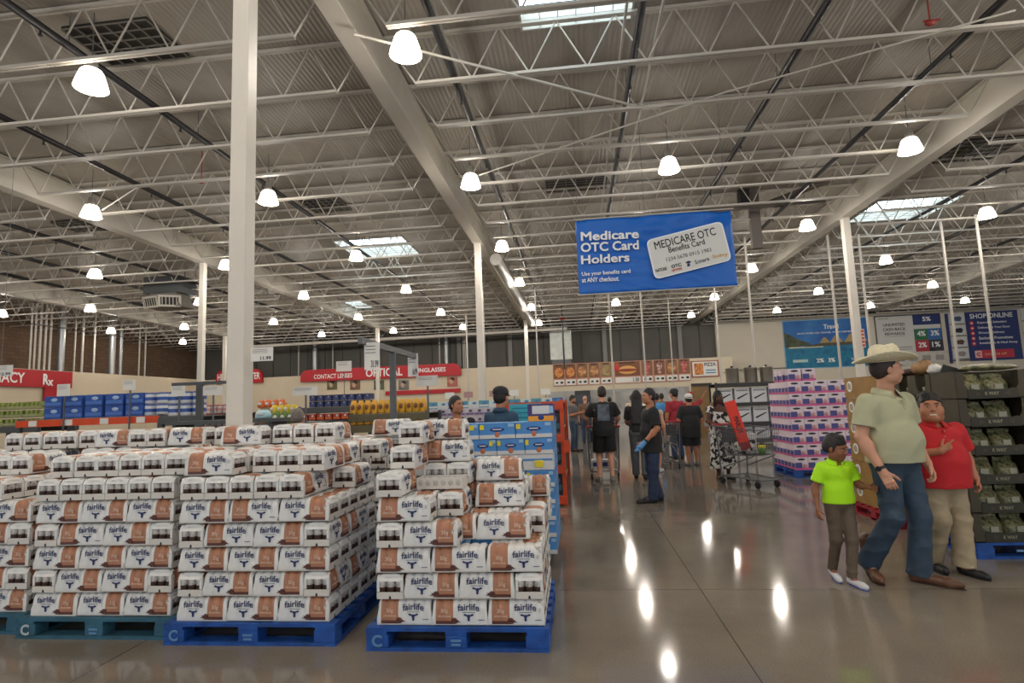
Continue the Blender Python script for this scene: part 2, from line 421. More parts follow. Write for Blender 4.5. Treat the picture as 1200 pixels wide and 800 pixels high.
# low beige shop fronts
struct(MB().box((-11.2, 44.1, 2.27), (45.6, .2, 4.54)).build('wall_front', BEIGE))
struct(MB().box((-30.1, 29, 2.27), (.2, 30, 4.54)).build('wall_side', BEIGE))
struct(MB().box((-32, 29, 4.5), (3.8, 30, .06)).build('trim_5', mat('booth_top', (70,58,48), .8)))
struct(MB().box((-11.2, 46.1, 4.5), (45.6, 3.8, .06)).build('trim_6', MATS['booth_top']))

# ------------------------------------------------------------------ high-bay lamps
SHADE = mat('lamp_shade_glow', (255,244,224), .4, emit=LAMP_GLOW)
LX = [-29.2,-24.2,-18.3,-12.9,-7.8,-2.4,2.5,8.0,13.6,19.5,25.3]; LY = [8.2,13.75,19.8,26.0,33.0,39.7]
PROF = [(.10,.20),(.145,.185),(.17,.15),(.2,.06),(.228,-.03),(.25,-.11),(.255,-.13),(.24,-.13),(.215,-.03),(.185,.06),(.15,.15),(.10,.17)]
shade_me = MB().lathe(PROF, 24).mesh('shade', SHADE)
hous_me = MB().lathe([(.0,.42),(.07,.42),(.085,.38),(.085,.24),(.11,.2),(.0,.2)], 16).mesh('housing', mat('lamp_housing', (150,146,140), .5))
hang_me = MB().tube((0,0,.42),(0,0,1.22),.009,n=6).mesh('hanger', GREY_POST)
bulb_me = MB().ball((0,0,.02), (.06,.06,.1), 12).mesh('bulb', mat('bulb_glow', (255,240,214), .4, emit=LAMP_GLOW*2))
ld = bpy.data.lights.new('lamp_light', 'POINT'); ld.energy = LAMP_W; ld.color = LAMP_COL; ld.shadow_soft_size = .16
def lamp(x, y, lab):
    t = thing('high_bay_lamp', lab, 'ceiling lamp', (x, y, 7.2), 0, 'high-bay ceiling lamps')
    put('shade', shade_me, t); put('housing', hous_me, t); put('hanger', hang_me, t); put('bulb', bulb_me, t)
    l = bpy.data.objects.new('lamp_light', ld); COL.objects.link(l); l.parent = t; l.location = (0, 0, -.2)
for j, y in enumerate(LY):
    row = [x for x in LX if not (j == 0 and x not in (-7.8, -2.4)) and abs(x) < 6+y*.95]
    n = 0
    for x in row:
        lamp(x, y, f'glowing bell-shaped ceiling lamp, {ORD[n]} from left in {ORD[j]} nearest lamp row'); n += 1
for j, y in enumerate([8.2, 2.4, -3.4]):  # lamps added out of view, continuing the grid, to light the stack fronts
    for n, x in enumerate([-12.9,-7.8,-2.4,2.5,8.0,13.6]):
        if y > 8 and x in (-7.8, -2.4, 2.5): continue
        lamp(x, y, f'added unseen bell-shaped ceiling lamp above the picture, {ORD[n]} in overhead row {ORD[j]}')

# ================================================================== SIGNS, POLES, HANGING THINGS
def at_x(px, py, x): d = ray(px, py); return Vector((0, 0, EYE)) + d*(x/d.x)
def fit(s, mt, parent, x0, x1, z0, z1, y, bold=.012, name='lettering', roty=0, piv=None):
    """lettering stretched into the box x0..x1, z0..z1 on plane y (front towards -y)"""
    me0 = text_mesh(s, 1.0, mt, bold)
    n = len(me0.vertices); co = np.empty(n*3); me0.vertices.foreach_get('co', co); co = co.reshape(-1, 3)
    lo, hi = co.min(0), co.max(0)
    me = me0.copy(); me.name = 'lettering'
    c = co.copy()
    c[:, 0] = (co[:, 0]-(lo[0]+hi[0])/2)*(x1-x0)/(hi[0]-lo[0]); c[:, 2] = (co[:, 2]-(lo[2]+hi[2])/2)*(z1-z0)/(hi[2]-lo[2]); c[:, 1] = 0 + (co[:, 1]-lo[1])*.5
    me.vertices.foreach_set('co', c.reshape(-1)); me.update()
    return put(name, me, parent, ((x0+x1)/2, y, (z0+z1)/2), rot=(0, roty, 0))

# ---- blue hanging banner
BY = 12.6
c4 = [at_y(*q, BY) for q in ((675,259),(857,244),(865,335),(678,345))]
bz0 = (c4[2].z+c4[3].z)/2; bz1 = (c4[0].z+c4[1].z)/2; bx0 = (c4[0].x+c4[3].x)/2; bx1 = (c4[1].x+c4[2].x)/2
t = thing('hanging_banner', 'large blue cloth banner about benefits cards hanging from the roof', 'banner', ((bx0+bx1)/2, BY, bz0))
BW, BH = bx1-bx0, bz1-bz0
BLUE = mat('banner_blue', (18,98,190), .45, spec=.4)
def ripple(u, v):   # u,v 0..1
    return abs(.05*math.sin(9*u+5*v)*v + .07*math.exp(-((u-.93)*9-(1-v)*2)**2)+.03*math.sin(23*u-14*v)*(v**2)+.035*math.sin(5*u+17*v)*(1-abs(2*u-1))+.02*math.sin(31*u+9*v)*(1-v)**2)
g = MB(); NX, NZ = 48, 24
vs = [(-BW/2+BW*i/NX, ripple(i/NX, j/NZ), BH*j/NZ) for j in range(NZ+1) for i in range(NX+1)]
g.add(vs, [(j*(NX+1)+i, j*(NX+1)+i+1, (j+1)*(NX+1)+i+1, (j+1)*(NX+1)+i) for j in range(NZ) for i in range(NX)], smooth=True)
cl = g.build('cloth', BLUE, t, fix=False)
so = cl.modifiers.new('thickness', 'SOLIDIFY'); so.thickness = .004; so.offset = 1
for zz, nm in ((BH+.01, 'top_rod'), (-.005, 'bottom_rod')): MB().tube((-BW/2-.04, 0, zz), (BW/2+.04, 0, zz), .016, n=8).build(nm, WHITE_STEEL, t)
for xx in (-BW/2+.05, BW/2-.12, -BW*.05): MB().tube((xx, 0, BH), (xx, 0, DECK-.1-bz0), .005, n=5).build('cord', GREY_POST, t)
def bl(px, py): p = at_y(px, py, BY); return p.x-t.location.x, p.z-t.location.z
def bfit(s, mt, q0, q1, bold, y=-.05, roty=0):
    a, b = bl(*q0), bl(*q1); return fit(s, mt, t, a[0], b[0], min(a[1], b[1]), max(a[1], b[1]), y, bold, roty=roty)
zz = lambda X, Y: (660+X/5.4545, 230+Y/5.4545)
def tline(s, mt, x0, y0, x1, y1, capx, bold, par=t):   # baseline x0,y0 - x1,y1 (zoom px), cap height in zoom px
    a, b = bl(*zz(x0, y0)), bl(*zz(x1, y1)); W = math.hypot(b[0]-a[0], b[1]-a[1]); ang = math.atan2(b[1]-a[1], b[0]-a[0])
    h = capx/5.4545*BH/91; cx, cz = (a[0]+b[0])/2-math.sin(ang)*h/2, (a[1]+b[1])/2+math.cos(ang)*h/2
    return fit(s, mt, par, cx-W/2, cx+W/2, cz-h/2, cz+h/2, -.055, bold, roty=-ang)
tline('Medicare', WHITE, 113, 290, 483, 272, 60, .028)
tline('OTC Card', WHITE, 113, 362, 483, 343, 62, .028)
tline('Holders', WHITE, 115, 438, 424, 420, 58, .028)
tline('Use your benefits card', WHITE, 120, 520, 430, 500, 34, .02)
tline('at ANY checkout.', WHITE, 120, 555, 358, 543, 32, .02)
cq = [Vector((*bl(*zz(*q)),)) for q in ((527,285),(1010,160),(1075,410),(585,535))]
def rounded(q, r):
    o = []
    n = len(q)
    for i in range(n):
        p, a, b = q[i], q[i-1], q[(i+1) % n]
        da, db = (a-p).normalized(), (b-p).normalized()
        for k in range(6):
            s = k/5; o.append(p+da*r*(1-s)**2+db*r*s**2)
    return o
rp = rounded(cq, .13)
MB().prism([(p.x, p.y) for p in rp], -.046, -.042).build('card_border', mat('card_border_white', (235,238,242), .6), t)
cc = sum(cq, Vector((0,0)))/4
MB().prism([((p.x-cc.x)*.965+cc.x, (p.y-cc.y)*.94+cc.y) for p in rp], -.05, -.0465).build('card_face', mat('card_face', (214,214,210), .5), t)
CINK = mat('card_ink', (24,24,28), .6)
tline('MEDICARE OTC', CINK, 588, 345, 975, 250, 52, .008)
tline('Benefits Card', CINK, 675, 365, 905, 310, 38, .012)
tline('1234 5678 0915 1983', mat('card_grey_ink', (70,70,74), .6), 660, 420, 945, 355, 24, .002)
tline('NATIONS', CINK, 592, 490, 662, 474, 22, .03)
tline('OTC', CINK, 692, 464, 755, 448, 22, .04)
tline('NETWORK', mat('card_red', (205,70,64), .6), 695, 486, 760, 470, 16, .04)
tline('S:mara', CINK, 842, 438, 932, 412, 26, .012)
tline('Solvy', mat('card_gold', (205,160,84), .6), 955, 408, 1052, 388, 30, .02)
k = bl(*zz(798, 432)); MB().prism([(k[0]-.07,k[1]+.02),(k[0],k[1]-.01),(k[0]+.07,k[1]+.03),(k[0],k[1]+.06)], -.056, -.052).prism([(k[0]-.03,k[1]-.07),(k[0]+.03,k[1]-.06),(k[0]+.03,k[1]-.01),(k[0]-.03,k[1]-.01)], -.056, -.052).build('cap_logo', mat('navy_print', (30,44,96), .6), t)

# ---- thin white power poles
def pole(px, py, lab, y=None, r=.035, px2=None):
    if y is None: d = ray(px, py); y = (CHORD-EYE)/d.z*d.y
    p = at_y(px, py, y)
    th = thing('power_pole', lab, 'pole', (p.x, y, 0), 0, 'thin white power poles')
    MB().rbox((0,0,CHORD/2+.05), (r*2, r*2, CHORD+.1), .008).build('post', WHITE_STEEL, th)
    MB().rbox((0,0,.35), (r*3.4, r*3.4, .7), .01).build('base', GREY_POST, th)
pole(716, 400, 'thin white pole below the left end of the blue banner', 25.5)
pole(754, 400, 'thin white pole below the middle of the blue banner', 25.5)
pole(841, 390, 'thin white pole below the right end of the blue banner', 28)
pole(881, 380, 'thin white pole just right of the blue banner, above the steel pots', 22.0)
pole(980, 380, 'thin white pole in front of the lagoon poster', 22.4)
pole(1017, 380, 'thin white pole between the right column and the cash back poster', 22.6)
pole(1117, 380, 'thin white pole left of the online shopping poster', 21.5)
pole(1160, 380, 'thin white pole crossing the online shopping poster', 21.0)
pole(568, 420, 'thin white pole just right of the middle column', 27)
pole(630, 420, 'thin white pole left of the food menu boards', 29)
pole(786, 400, 'thin white pole crossing the right part of the food menu', 34, .03)
pole(548, 430, 'thin pole just left of the middle column by the optical sign', 36, .05)

# ---- wall conduits standing on the side shop front (left) and back shop front
for k, (px, r) in enumerate([(35,.05),(40,.05),(46,.06),(52,.06),(58,.06),(71,.19),(87,.05),(96,.07),(110,.06),(131,.2),(141,.12),(163,.05),(170,.05)]):
    p = at_x(px, 420, -30.6)
    th = thing('wall_riser', f'{"wide grey riser duct" if r>.1 else "thin pale riser pipe"} by the block wall, {ORD[k]} from left', 'pipe', (-30.6, p.y, 4.53), 0, 'riser pipes above the pharmacy')
    MB().tube((0,0,0), (0,0,3.85), r, n=12).build('pipe', WHITE_STEEL if r < .1 else mat('galvanised', (150,152,152), .35, metal=.6), th)
    MB().tube((0,0,2.6), (0,0,2.68), r*1.25, n=12).build('clamp', GREY_POST, th)
for k, (px, r) in enumerate([(350,.06),(369,.22),(390,.05),(515,.06),(523,.2),(545,.05),(543,.05)]):
    p = at_y(px, 410, 46.2)
    th = thing('wall_riser', f'{"wide pale riser duct" if r>.1 else "thin pale riser pipe"} above the optical sign, {ORD[k]} from left', 'pipe', (p.x, 46.2, 4.53), 0, 'riser pipes above the optical shop')
    MB().tube((0,0,0), (0,0,3.85), r, n=12).build('pipe', WHITE_STEEL if r < .1 else MATS['galvanised'], th)
    MB().tube((0,0,2.2), (0,0,2.28), r*1.25, n=12).build('clamp', GREY_POST, th)
# long pale pipe along the top of the back wall, left half
tag(MB().tube((-26, 43, 7.0), (-.5, 43, 7.15), .12, n=12).build('long_roof_pipe', WHITE_STEEL), 'long pale pipe running level in front of the dark back wall above the optical sign', 'pipe')
# pale insulated round duct along the central girder
t2 = thing('round_duct', 'pale round insulated duct beside the far part of the central girder', 'duct', (-2.93, 22, 7.33))
MB().tube((0,0,0), (0,19,0), .24, n=20).build('duct', mat('duct_wrap', (168,164,156), .5, noise=.08, nscale=4), t2)
for yy in (1, 5, 9, 13, 17): MB().tube((0,yy,.24), (0,yy,1.05), .012, n=6).build('strap', GREY_POST, t2)
# hanging air unit
p = at_y(200, 330, 24.0)
t2 = thing('air_unit', 'dark hanging air unit with two pale louvred grilles left of the left column', 'air unit', (p.x, 24, 6.55))
MB().box((0,0,1.0), (1.75, 1.2, .75)).build('duct_box', mat('duct_grey', (84,88,90), .5, metal=.3), t2)
MB().prism([(-.85,0),(.85,0),(.6,.63),(-.6,.63)], -.5, .5).build('plenum', mat('plenum_grey', (118,114,108), .6), t2)
for sx, a in ((-.47, -.25), (.45, .5)):
    fr = MB(); M3 = Matrix.Rotation(a, 3, 'Z') @ Matrix.Rotation(.25, 3, 'X')
    def L(x, y, z): return Vector((sx, -.62, .22)) + M3 @ Vector((x, y, z))
    fr.box(L(0,0,0), (.9, .06, .52), rot=M3); fo = fr.build('grille_frame', mat('grille_paint', (190,184,172), .5), t2)
    MB().box(L(0,-.035,0), (.7, .02, .34), rot=M3).build('grille_opening', VENT_M, t2)
    for i in range(5): MB().box(L(-.28+.14*i,-.05,0), (.03, .03, .34), rot=M3).build('louvre', MATS['grille_paint'], t2)
for sx in (-.7, .7): MB().tube((sx,0,1.37), (sx,0,1.84), .02, n=6).build('hanger', GREY_POST, t2)
# hanging steel frame right of the banner
p = at_y(883, 240, 19.4)
t2 = thing('speaker_mount', 'dark steel post with speaker cluster hanging right above the banner', 'speaker mount', (p.x, 19.4, 0))
zt, zb = DECK-.05, at_y(876, 292, 19.4).z
FR = mat('frame_brown_grey', (104,97,90), .55)
MB().box((0,0,(zt+zb)/2), (.32, .2, zt-zb)).build('drop_post', FR, t2)
MB().box((.1,-.05,at_y(890,242,19.4).z), (4.3, .14, .14)).build('cross_beam', FR, t2)
MB().box((-.34,-.1,at_y(872,222,19.4).z), (.3, .35, 1.1)).build('speaker', BLACK_PIPE, t2)
MB().box((-.4,-.1,at_y(872,205,19.4).z), (1.0, .4, .1)).build('bracket', BLACK_PIPE, t2)
a, b = at_y(888, 243, 19.4), at_y(1012, 196, 19.0)
MB().tube((a.x-p.x, 0, a.z), (b.x-p.x, -.4, b.z), .1, n=8).build('diagonal_arm', FR, t2)
# white hanging sheet unit in front of the back wall, with black pole
p = at_y(658, 420, 44.9)
t2 = thing('wrapped_unit', 'white wrapped duct unit standing on the food court wall', 'duct unit', (p.x, 45.2, 4.53))
MB().rbox((0,0,1.55), (1.7, 1.2, 2.3), .06).build('wrap', mat('duct_white', (200,204,198), .5, noise=.12, nscale=3, bump=.8, bscale=4), t2)
MB().box((0,0,.2), (1.5, 1.0, .4)).build('base', GREY_POST, t2)
p = at_y(660, 400, 40)
t2 = thing('hanging_pole', 'thin black hanging pole with a small red valve in front of the white wrapped unit', 'pole', (p.x, 40, 3.9))
MB().tube((0,0,0), (0,0,4.51), .06, n=10).build('pole', BLACK_PIPE, t2)
MB().box((0,0,3.6), (.4, .2, .22)).build('valve', mat('valve_red', (150,50,40), .5), t2)
for (px, py) in ((1090,27), (236,213)):
    p = at_z(px, py, CHORD+.05)
    t2 = thing('junction_box', 'small red junction fitting on a roof joist, '+('upper right' if px > 500 else 'left of the big column'), 'fitting', p)
    MB().ball((0,0,0), (.09,.05,.05), 10).build('box', MATS['valve_red'], t2); MB().tube((-.1,0,.04), (.16,0,.04), .02, n=8).tube((0,0,0), (0,0,.94), .012, n=6).build('conduit', MATS['valve_red'], t2)

# ---- posters on the right wall (front face y = 47.55)
PY = DK-.47
def rect(px0, py0, px1, py1, y):
    a, b = at_y(px0, py0, y), at_y(px1, py1, y); return a.x, b.x, min(a.z, b.z), max(a.z, b.z)
NAVY = mat('poster_navy', (28,44,104), .5)
x0, _, _, z1 = rect(917, 377, 921, 432, PY); x1 = at_y(1015, 372, PY).x; z0 = at_y(921, 432, PY).z
t3 = thing('lagoon_poster', 'big blue poster of a tropical lagoon with stilt huts on the right wall', 'poster', ((x0+x1)/2, PY-.03, z0))
W, H = x1-x0, z1-z0
MB().box((0,.02,H/2), (W+.12, .04, H+.12)).build('mount', mat('poster_edge', (150,190,220), .5), t3)
MB().box((0,-.01,H*.72), (W, .02, H*.56)).build('sky_print', ramp_mat('poster_sky', [(.3,(28,84,160)),(.62,(58,124,190)),(.8,(110,160,200))], .6), t3)
MB().box((0,-.012,H*.22), (W, .02, H*.44)).build('water_print', ramp_mat('poster_water', [(.25,(14,78,120)),(.5,(28,126,160)),(.75,(20,90,140))], 1.2), t3)
MB().prism([(-W/2,.44*H),(-W*.18,.47*H),(-W*.2,.52*H),(-W*.33,.6*H),(-W*.44,.72*H),(-W/2,.76*H)], -.03, -.02).build('hill_print', ramp_mat('poster_hill', [(.3,(46,62,44)),(.7,(92,96,66))], 2), t3)
MB().prism([(-W*.28,.44*H),(W*.5,.45*H),(W*.5,.5*H),(W*.2,.53*H),(-.1*W,.5*H)], -.032, -.022).build('shore_print', ramp_mat('poster_shore', [(.3,(52,58,50)),(.7,(104,92,66))], 3), t3)
for i, (u, s) in enumerate([(-.02,.8),(.12,1.0),(.3,1.15),(.43,.7)]):
    MB().prism([(W*u-.5*s,.51*H),(W*u+.5*s,.51*H),(W*u+.1*s,.51*H+.55*s),(W*u-.1*s,.51*H+.55*s)], -.04, -.03).build('hut_print', mat('hut_straw', (176,150,104), .7), t3)
MB().box((-.47*W+1.4,-.02,.435*H), (2.6, .02, .1)).build('beach_print', mat('beach_sand', (216,206,170), .7), t3)
fit('Travel', WHITE, t3, -.02*W, .16*W, .8*H, .9*H, -.03, .03)
fit('SAVE MORE ON TRAVEL WITH MEMBER DEALS', WHITE, t3, -.34*W, .45*W, .71*H, .745*H, -.03, .01)
MB().prism([(-.42*W,.12*H),(-.24*W,.12*H),(-.24*W,.18*H),(-.42*W,.18*H)], -.03, -.02).build('button_print', mat('pale_print', (190,214,206), .6), t3)
fit('2%', WHITE, t3, -.14*W, -.05*W, .1*H, .19*H, -.03, .04); fit('3%', WHITE, t3, .0*W, .08*W, .1*H, .19*H, -.03, .04)
fit('Travel & Fun', WHITE, t3, .27*W, .47*W, .12*H, .17*H, -.03, .03)

x0, x1, _, z1 = rect(1025, 371, 1100, 368, PY); z0 = at_y(1030, 414, PY).z; z1 = at_y(1060, 370, PY).z
t3 = thing('cash_back_poster', 'white and coloured cash back rewards poster on the right wall', 'poster', ((x0+x1)/2, PY-.03, z0))
W, H = x1-x0, z1-z0
MB().box((0,.02,H/2), (W+.14, .04, H+.14)).build('frame', mat('poster_frame', (54,48,46), .5), t3)
MB().box((-W*.21,-.01,H/2), (W*.58, .02, H)).build('white_panel', mat('poster_white', (205,203,196), .6), t3)
def tile(u0, u1, v0, v1, c, s):
    MB().box((W*(u0+u1)/2,-.01,H*(v0+v1)/2), (W*(u1-u0), .02, H*(v1-v0))).build('tile', mat('tile_%d_%d_%d' % c, c, .5), t3)
    if s: fit(s, WHITE, t3, W*((u0+u1)/2-.06), W*((u0+u1)/2+.07), H*(v0+(v1-v0)*.35), H*(v0+(v1-v0)*.82), -.03, .03)
tile(.08, .5, .73, 1, (30,46,104), '5%'); tile(.08, .5, .62, .73, (205,203,196), None)
tile(.08, .29, .31, .62, (50,108,70), '4%'); tile(.29, .5, .31, .62, (58,104,164), '3%')
tile(.08, .29, 0, .31, (172,48,62), '2%'); tile(.29, .5, 0, .31, (52,50,52), '1%')
for i, s in enumerate(('UNLIMITED', 'CASH BACK', 'REWARDS')):
    hw = (.17, .18, .155)[i]; fit(s, INK, t3, W*(-.22-hw), W*(-.22+hw), H*(.73-.125*i), H*(.81-.125*i), -.03, .015)
fit('on every purchase you make', INK, t3, -W*.38, -W*.06, H*.43, H*.455, -.03, 0)
fit('REWARDS CARD', INK, t3, -W*.46, -W*.3, H*.93, H*.96, -.03, .01)
MB().prism([(-W*.44,.02*H),(-W*.2,.02*H),(-W*.23,.24*H),(-W*.44,.24*H)], -.034, -.022).build('card_print', mat('card_black', (36,36,44), .5), t3)
MB().box((-W*.07,-.025,H*.14), (W*.2, .006, .06)).box((-W*.07,-.025,H*.08), (W*.2, .006, .05)).build('fine_print', mat('fine_grey', (120,118,116), .6), t3)

x0, x1 = at_y(1130, 366, PY).x, at_y(1191, 363, PY).x; z0 = at_y(1137, 423, PY).z; z1 = at_y(1130, 366, PY).z
t3 = thing('shop_online_poster', 'navy online shopping poster with red icons at far right of the wall', 'poster', ((x0+x1)/2, PY-.03, z0))
W, H = x1-x0, z1-z0
MB().box((0,0,H/2), (W, .05, H)).build('panel', NAVY, t3)
fit('SHOP ONLINE', WHITE, t3, -W*.42, W*.4, H*.86, H*.96, -.045, .02)
for i, s in enumerate(('Expanded Selection', 'Delivery to Your Door', 'Grocery Delivery', 'Exclusive Promotions', 'Installation & Haul Away')):
    zc = H*(.77-.105*i)
    MB().lathe([(0,0),(.17,0),(.17,.02),(0,.02)], 16, smooth=False).build('icon_disc', mat('poster_red', (196,44,62), .5), t3, (-W*.4, -.03, zc)).rotation_euler = (PI/2, 0, 0)
    MB().box((-W*.4,-.06,zc), (.14, .01, .1)).build('icon_mark', WHITE, t3)
    hw = (.28, .31, .25, .32, .36)[i]; fit(s, WHITE, t3, -W*.29, -W*.29+W*2*hw, zc-.11, zc+.11, -.045, .02)
MB().box((-W*.02,-.03,H*.13), (W*.72, .02, H*.17)).build('red_strip', MATS['poster_red'], t3)
MB().box((-W*.34,-.045,H*.13), (W*.13, .02, H*.14)).build('logo_tile', mat('logo_pink', (236,190,184), .5), t3)
fit('C', MATS['poster_red'], t3, -W*.38, -W*.3, H*.09, H*.17, -.06, .06)
fit('SHOP THE APP', mat('gold_print', (226,170,120), .5), t3, -W*.22, W*.2, H*.1, H*.15, -.045, .015)
for sd in (-1, 1):
    xa = x0-1.35 if sd < 0 else x1+.1
    t4 = thing('product_panel', f'narrow strip of product pictures {"left" if sd < 0 else "right"} of the online shopping poster', 'poster', (xa, PY-.03, z0))
    if sd < 0: MB().box((0,0,H*.48), (.2, .05, H*1.02)).build('navy_edge', NAVY, t4)
    for i in range(4):
        zc = H*(.88-.24*i); MB().box((.72,0,zc), (1.1, .04, H*.2)).build('panel', mat('poster_pale', (206,206,206), .6), t4)
        cl_ = ((70,84,110),(40,38,42),(96,70,56),(150,140,136))[i]
        MB().prism([(.36,zc-.15),(.95,zc-.22),(1.08,zc+.05),(.9,zc+.18),(.5,zc+.12)], -.04, -.025).build('product_print', mat('prod_%d' % i, cl_, .6), t4)
        MB().box((.72,0,zc-H*.115), (1.1, .05, .05)).build('divider', INK, t4)
p = at_y(1087, 415, PY-.2)
t3 = thing('white_notice', 'low white notice sheets under the cash back poster behind the hat', 'notice', ((at_y(1045,425,PY).x+at_y(1110,425,PY).x)/2, PY-.1, 3.1))
MB().box((0,0,.9), (4.2, .05, 1.0)).build('sheet', mat('notice_white', (196,190,180), .6, noise=.1, nscale=5), t3)
for i in range(4): MB().box((-1.4+i*.95,-.03,.9), (.6, .01, .4)).build('print', mat('fine_grey2', (150,146,140), .6), t3)
MB().box((1.0,-.06,1.5), (.2, .2, .22)).build('camera_dome', BLACK_PIPE, t3)

# ---- food menu boards
MY = 44.0
ZX = lambda X, Y: (640+X/5, 410+Y/5)
FOOD = [ramp_mat('pizza_a', [(.25,(120,58,28)),(.5,(196,120,56)),(.75,(222,170,96))], 7, 'noise', .5), ramp_mat('bake_b', [(.25,(90,52,30)),(.5,(170,112,60)),(.75,(214,180,130))], 6, 'noise', .5),
        ramp_mat('salad_c', [(.3,(110,90,50)),(.55,(168,140,92)),(.75,(210,190,150))], 8, 'noise', .5), ramp_mat('ice_d', [(.3,(60,38,32)),(.5,(160,110,100)),(.7,(226,214,204))], 5, 'noise', .5), ramp_mat('berry_e', [(.3,(130,36,40)),(.55,(190,92,88)),(.75,(220,190,170))], 5, 'noise', .5)]
RIM = mat('menu_rim', (186,128,110), .6)
panels = [(40,104,0,'pizza'),(108,172,0,'pizza slices'),(176,240,1,'baked pasta'),(247,310,1,'sandwich'),(315,380,2,'salad'),(398,548,0,'wide hot dog'),(556,620,4,'pink drink'),(628,692,3,'sundae'),(698,765,1,'pretzel'),(770,838,4,'berry smoothie')]
for k, (X0, X1, f, nm) in enumerate(panels):
    ya = 86-34*(X0-40)/800
    x0, x1 = at_y(*ZX(X0, ya), MY).x, at_y(*ZX(X1, ya), MY).x; z1, z0 = at_y(*ZX(X0, ya), MY).z, at_y(*ZX(X0, ya+125), MY).z
    t3 = thing('menu_panel', f'food court menu panel picturing {nm}, {ORD[k]} from the left', 'menu board', ((x0+x1)/2, MY-.05, z0), 0, 'food menu panels')
    W, H = x1-x0, z1-z0
    MB().box((0,.02,H/2), (W+.04, .05, H+.06)).build('backing', RIM, t3)
    MB().box((0,-.01,H*.66), (W-.04, .03, H*.66)).build('picture', mat('menu_pic_back_%d' % (f % 3), ((120,76,48),(128,92,62),(140,116,80))[f % 3], .6), t3)
    if nm == 'wide hot dog':
        MB().ball((0,-.03,H*.6), (W*.36, .04, H*.2), 20).build('bun_print', mat('bun', (214,160,92), .5), t3)
        MB().ball((0,-.06,H*.6), (W*.4, .03, H*.07), 20).build('sausage_print', mat('sausage', (146,62,40), .5), t3)
        MB().ball((-.4*W,-.03,H*.72), (W*.1, .03, H*.2), 14).build('cup_print', mat('cup_red', (186,44,40), .5), t3)
        fit('1.50', INK, t3, W*.2, W*.44, .05*H, .24*H, -.045, .02)
    else:
        if f in (0, 1, 2): MB().ball((0,-.03,H*.6), (W*.4, .04, H*.24), 18).build('food_print', FOOD[f], t3)
        else: MB().prism([(-W*.16,H*.38),(W*.16,H*.38),(W*.26,H*.85),(0,H*.95),(-W*.26,H*.85)], -.06, -.02).build('food_print', FOOD[f], t3)
        MB().box((-.2*W,-.04,.14*H), (W*.22, .01, .08*H)).box((.24*W,-.04,.14*H), (W*.24, .01, .1*H)).build('price_mark', INK, t3)
    MB().box((0,-.015,.145*H), (W-.06, .03, .26*H)).build('price_strip', PAPER, t3)
    MB().box((0,-.035,.94*H), (W*.6, .02, .05*H)).build('title_print', mat('title_dark', (50,34,28), .6), t3)
x0, x1, z0, z1 = rect(812, 441, 840, 423, MY)
t3 = thing('pizza_notice', 'small framed pizza notice right of the food menu boards', 'poster', ((x0+x1)/2, MY-.05, z0)); W, H = x1-x0, z1-z0
MB().box((0,.02,H/2), (W+.2, .05, H+.16)).build('frame', mat('notice_frame', (150,84,64), .6), t3); MB().box((0,-.01,H/2), (W, .03, H)).build('sheet', PAPER, t3)
MB().box((-.25*W,-.03,.5*H), (W*.36, .02, H*.8)).build('picture', FOOD[0], t3)
fit('PIZZA', INK, t3, -.02*W, W*.44, H*.68, H*.92, -.03, .03); MB().box((.22*W,-.03,.4*H), (W*.4, .01, H*.08)).box((.22*W,-.03,.22*H), (W*.4, .01, H*.08)).build('text_print', mat('blue_print', (70,130,170), .6), t3)
# food counter under the boards
t3 = thing('food_counter', 'long stainless food court counter under the menu boards', 'counter', (3.0, 42.6, 0))
MB().rbox((0,0,.5), (10.5, .9, 1.0), .02).build('body', STEEL, t3); MB().rbox((0,-.05,1.03), (10.7, 1.05, .06), .02).build('top', STEEL, t3)
MB().box((0,.3,1.75), (10.3, .05, 1.4)).build('back_panel', mat('counter_back', (150,150,148), .4, noise=.3, nscale=1.2), t3)
t3 = thing('drinks_cooler', 'black drinks cooler beside the food counter', 'cooler', (at_y(683,470,41.5).x, 41.5, 0))
MB().rbox((0,0,1.2), (1.1, .8, 2.4), .03).build('cabinet', mat('cooler_black', (34,34,38), .4), t3); MB().box((0,-.41,1.25), (.9, .03, 1.7)).build('door', mat('cooler_glass', (58,62,70), .15), t3); MB().tube((.4,-.45,.9), (.4,-.45,1.6), .02).build('handle', STEEL, t3)

# ---- red shop fascias
RED = mat('fascia_red', (176,20,34), .5)
def fascia(px0, px1, py0, py1, y, lab, nm='shop_sign', rl=.6, rr=.6):
    x0, x1 = at_y(px0, py0, y).x, at_y(px1, py1-10, y).x; pm = (px0+px1)/2
    z1, z0 = at_y(pm, py0, y).z, at_y(pm, py1, y).z
    th = thing(nm, lab, 'sign', ((x0+x1)/2, y, z0)); W, H = x1-x0, z1-z0
    q = [Vector((-W/2, 0)), Vector((W/2, 0))]
    pts = [(-W/2,0),(W/2,0)] + [(W/2-rr+rr*math.cos(a), H-rr+rr*math.sin(a)) for a in [i*PI/16 for i in range(9)]] + [(-W/2+rl-rl*math.sin(a), H-rl+rl*math.cos(a)) for a in [i*PI/16 for i in range(9)]]
    MB().prism(pts, 0, .25).build('fascia', RED, th)
    return th, W, H
t3, W, H = fascia(352, 540, 429.5, 443.5, 43.74, 'long red optical shop sign with white lettering on the back wall')
fx = lambda px: at_y(px, 435, 43.6).x-t3.location.x
fit('CONTACT LENSES', WHITE, t3, fx(367), fx(412), .2*H, .58*H, -.02, .02)
fit('OPTICAL', WHITE, t3, fx(428), fx(471), .18*H, .86*H, -.02, .02)
fit('SUNGLASSES', WHITE, t3, fx(483), fx(522), .36*H, .72*H, -.02, .02)
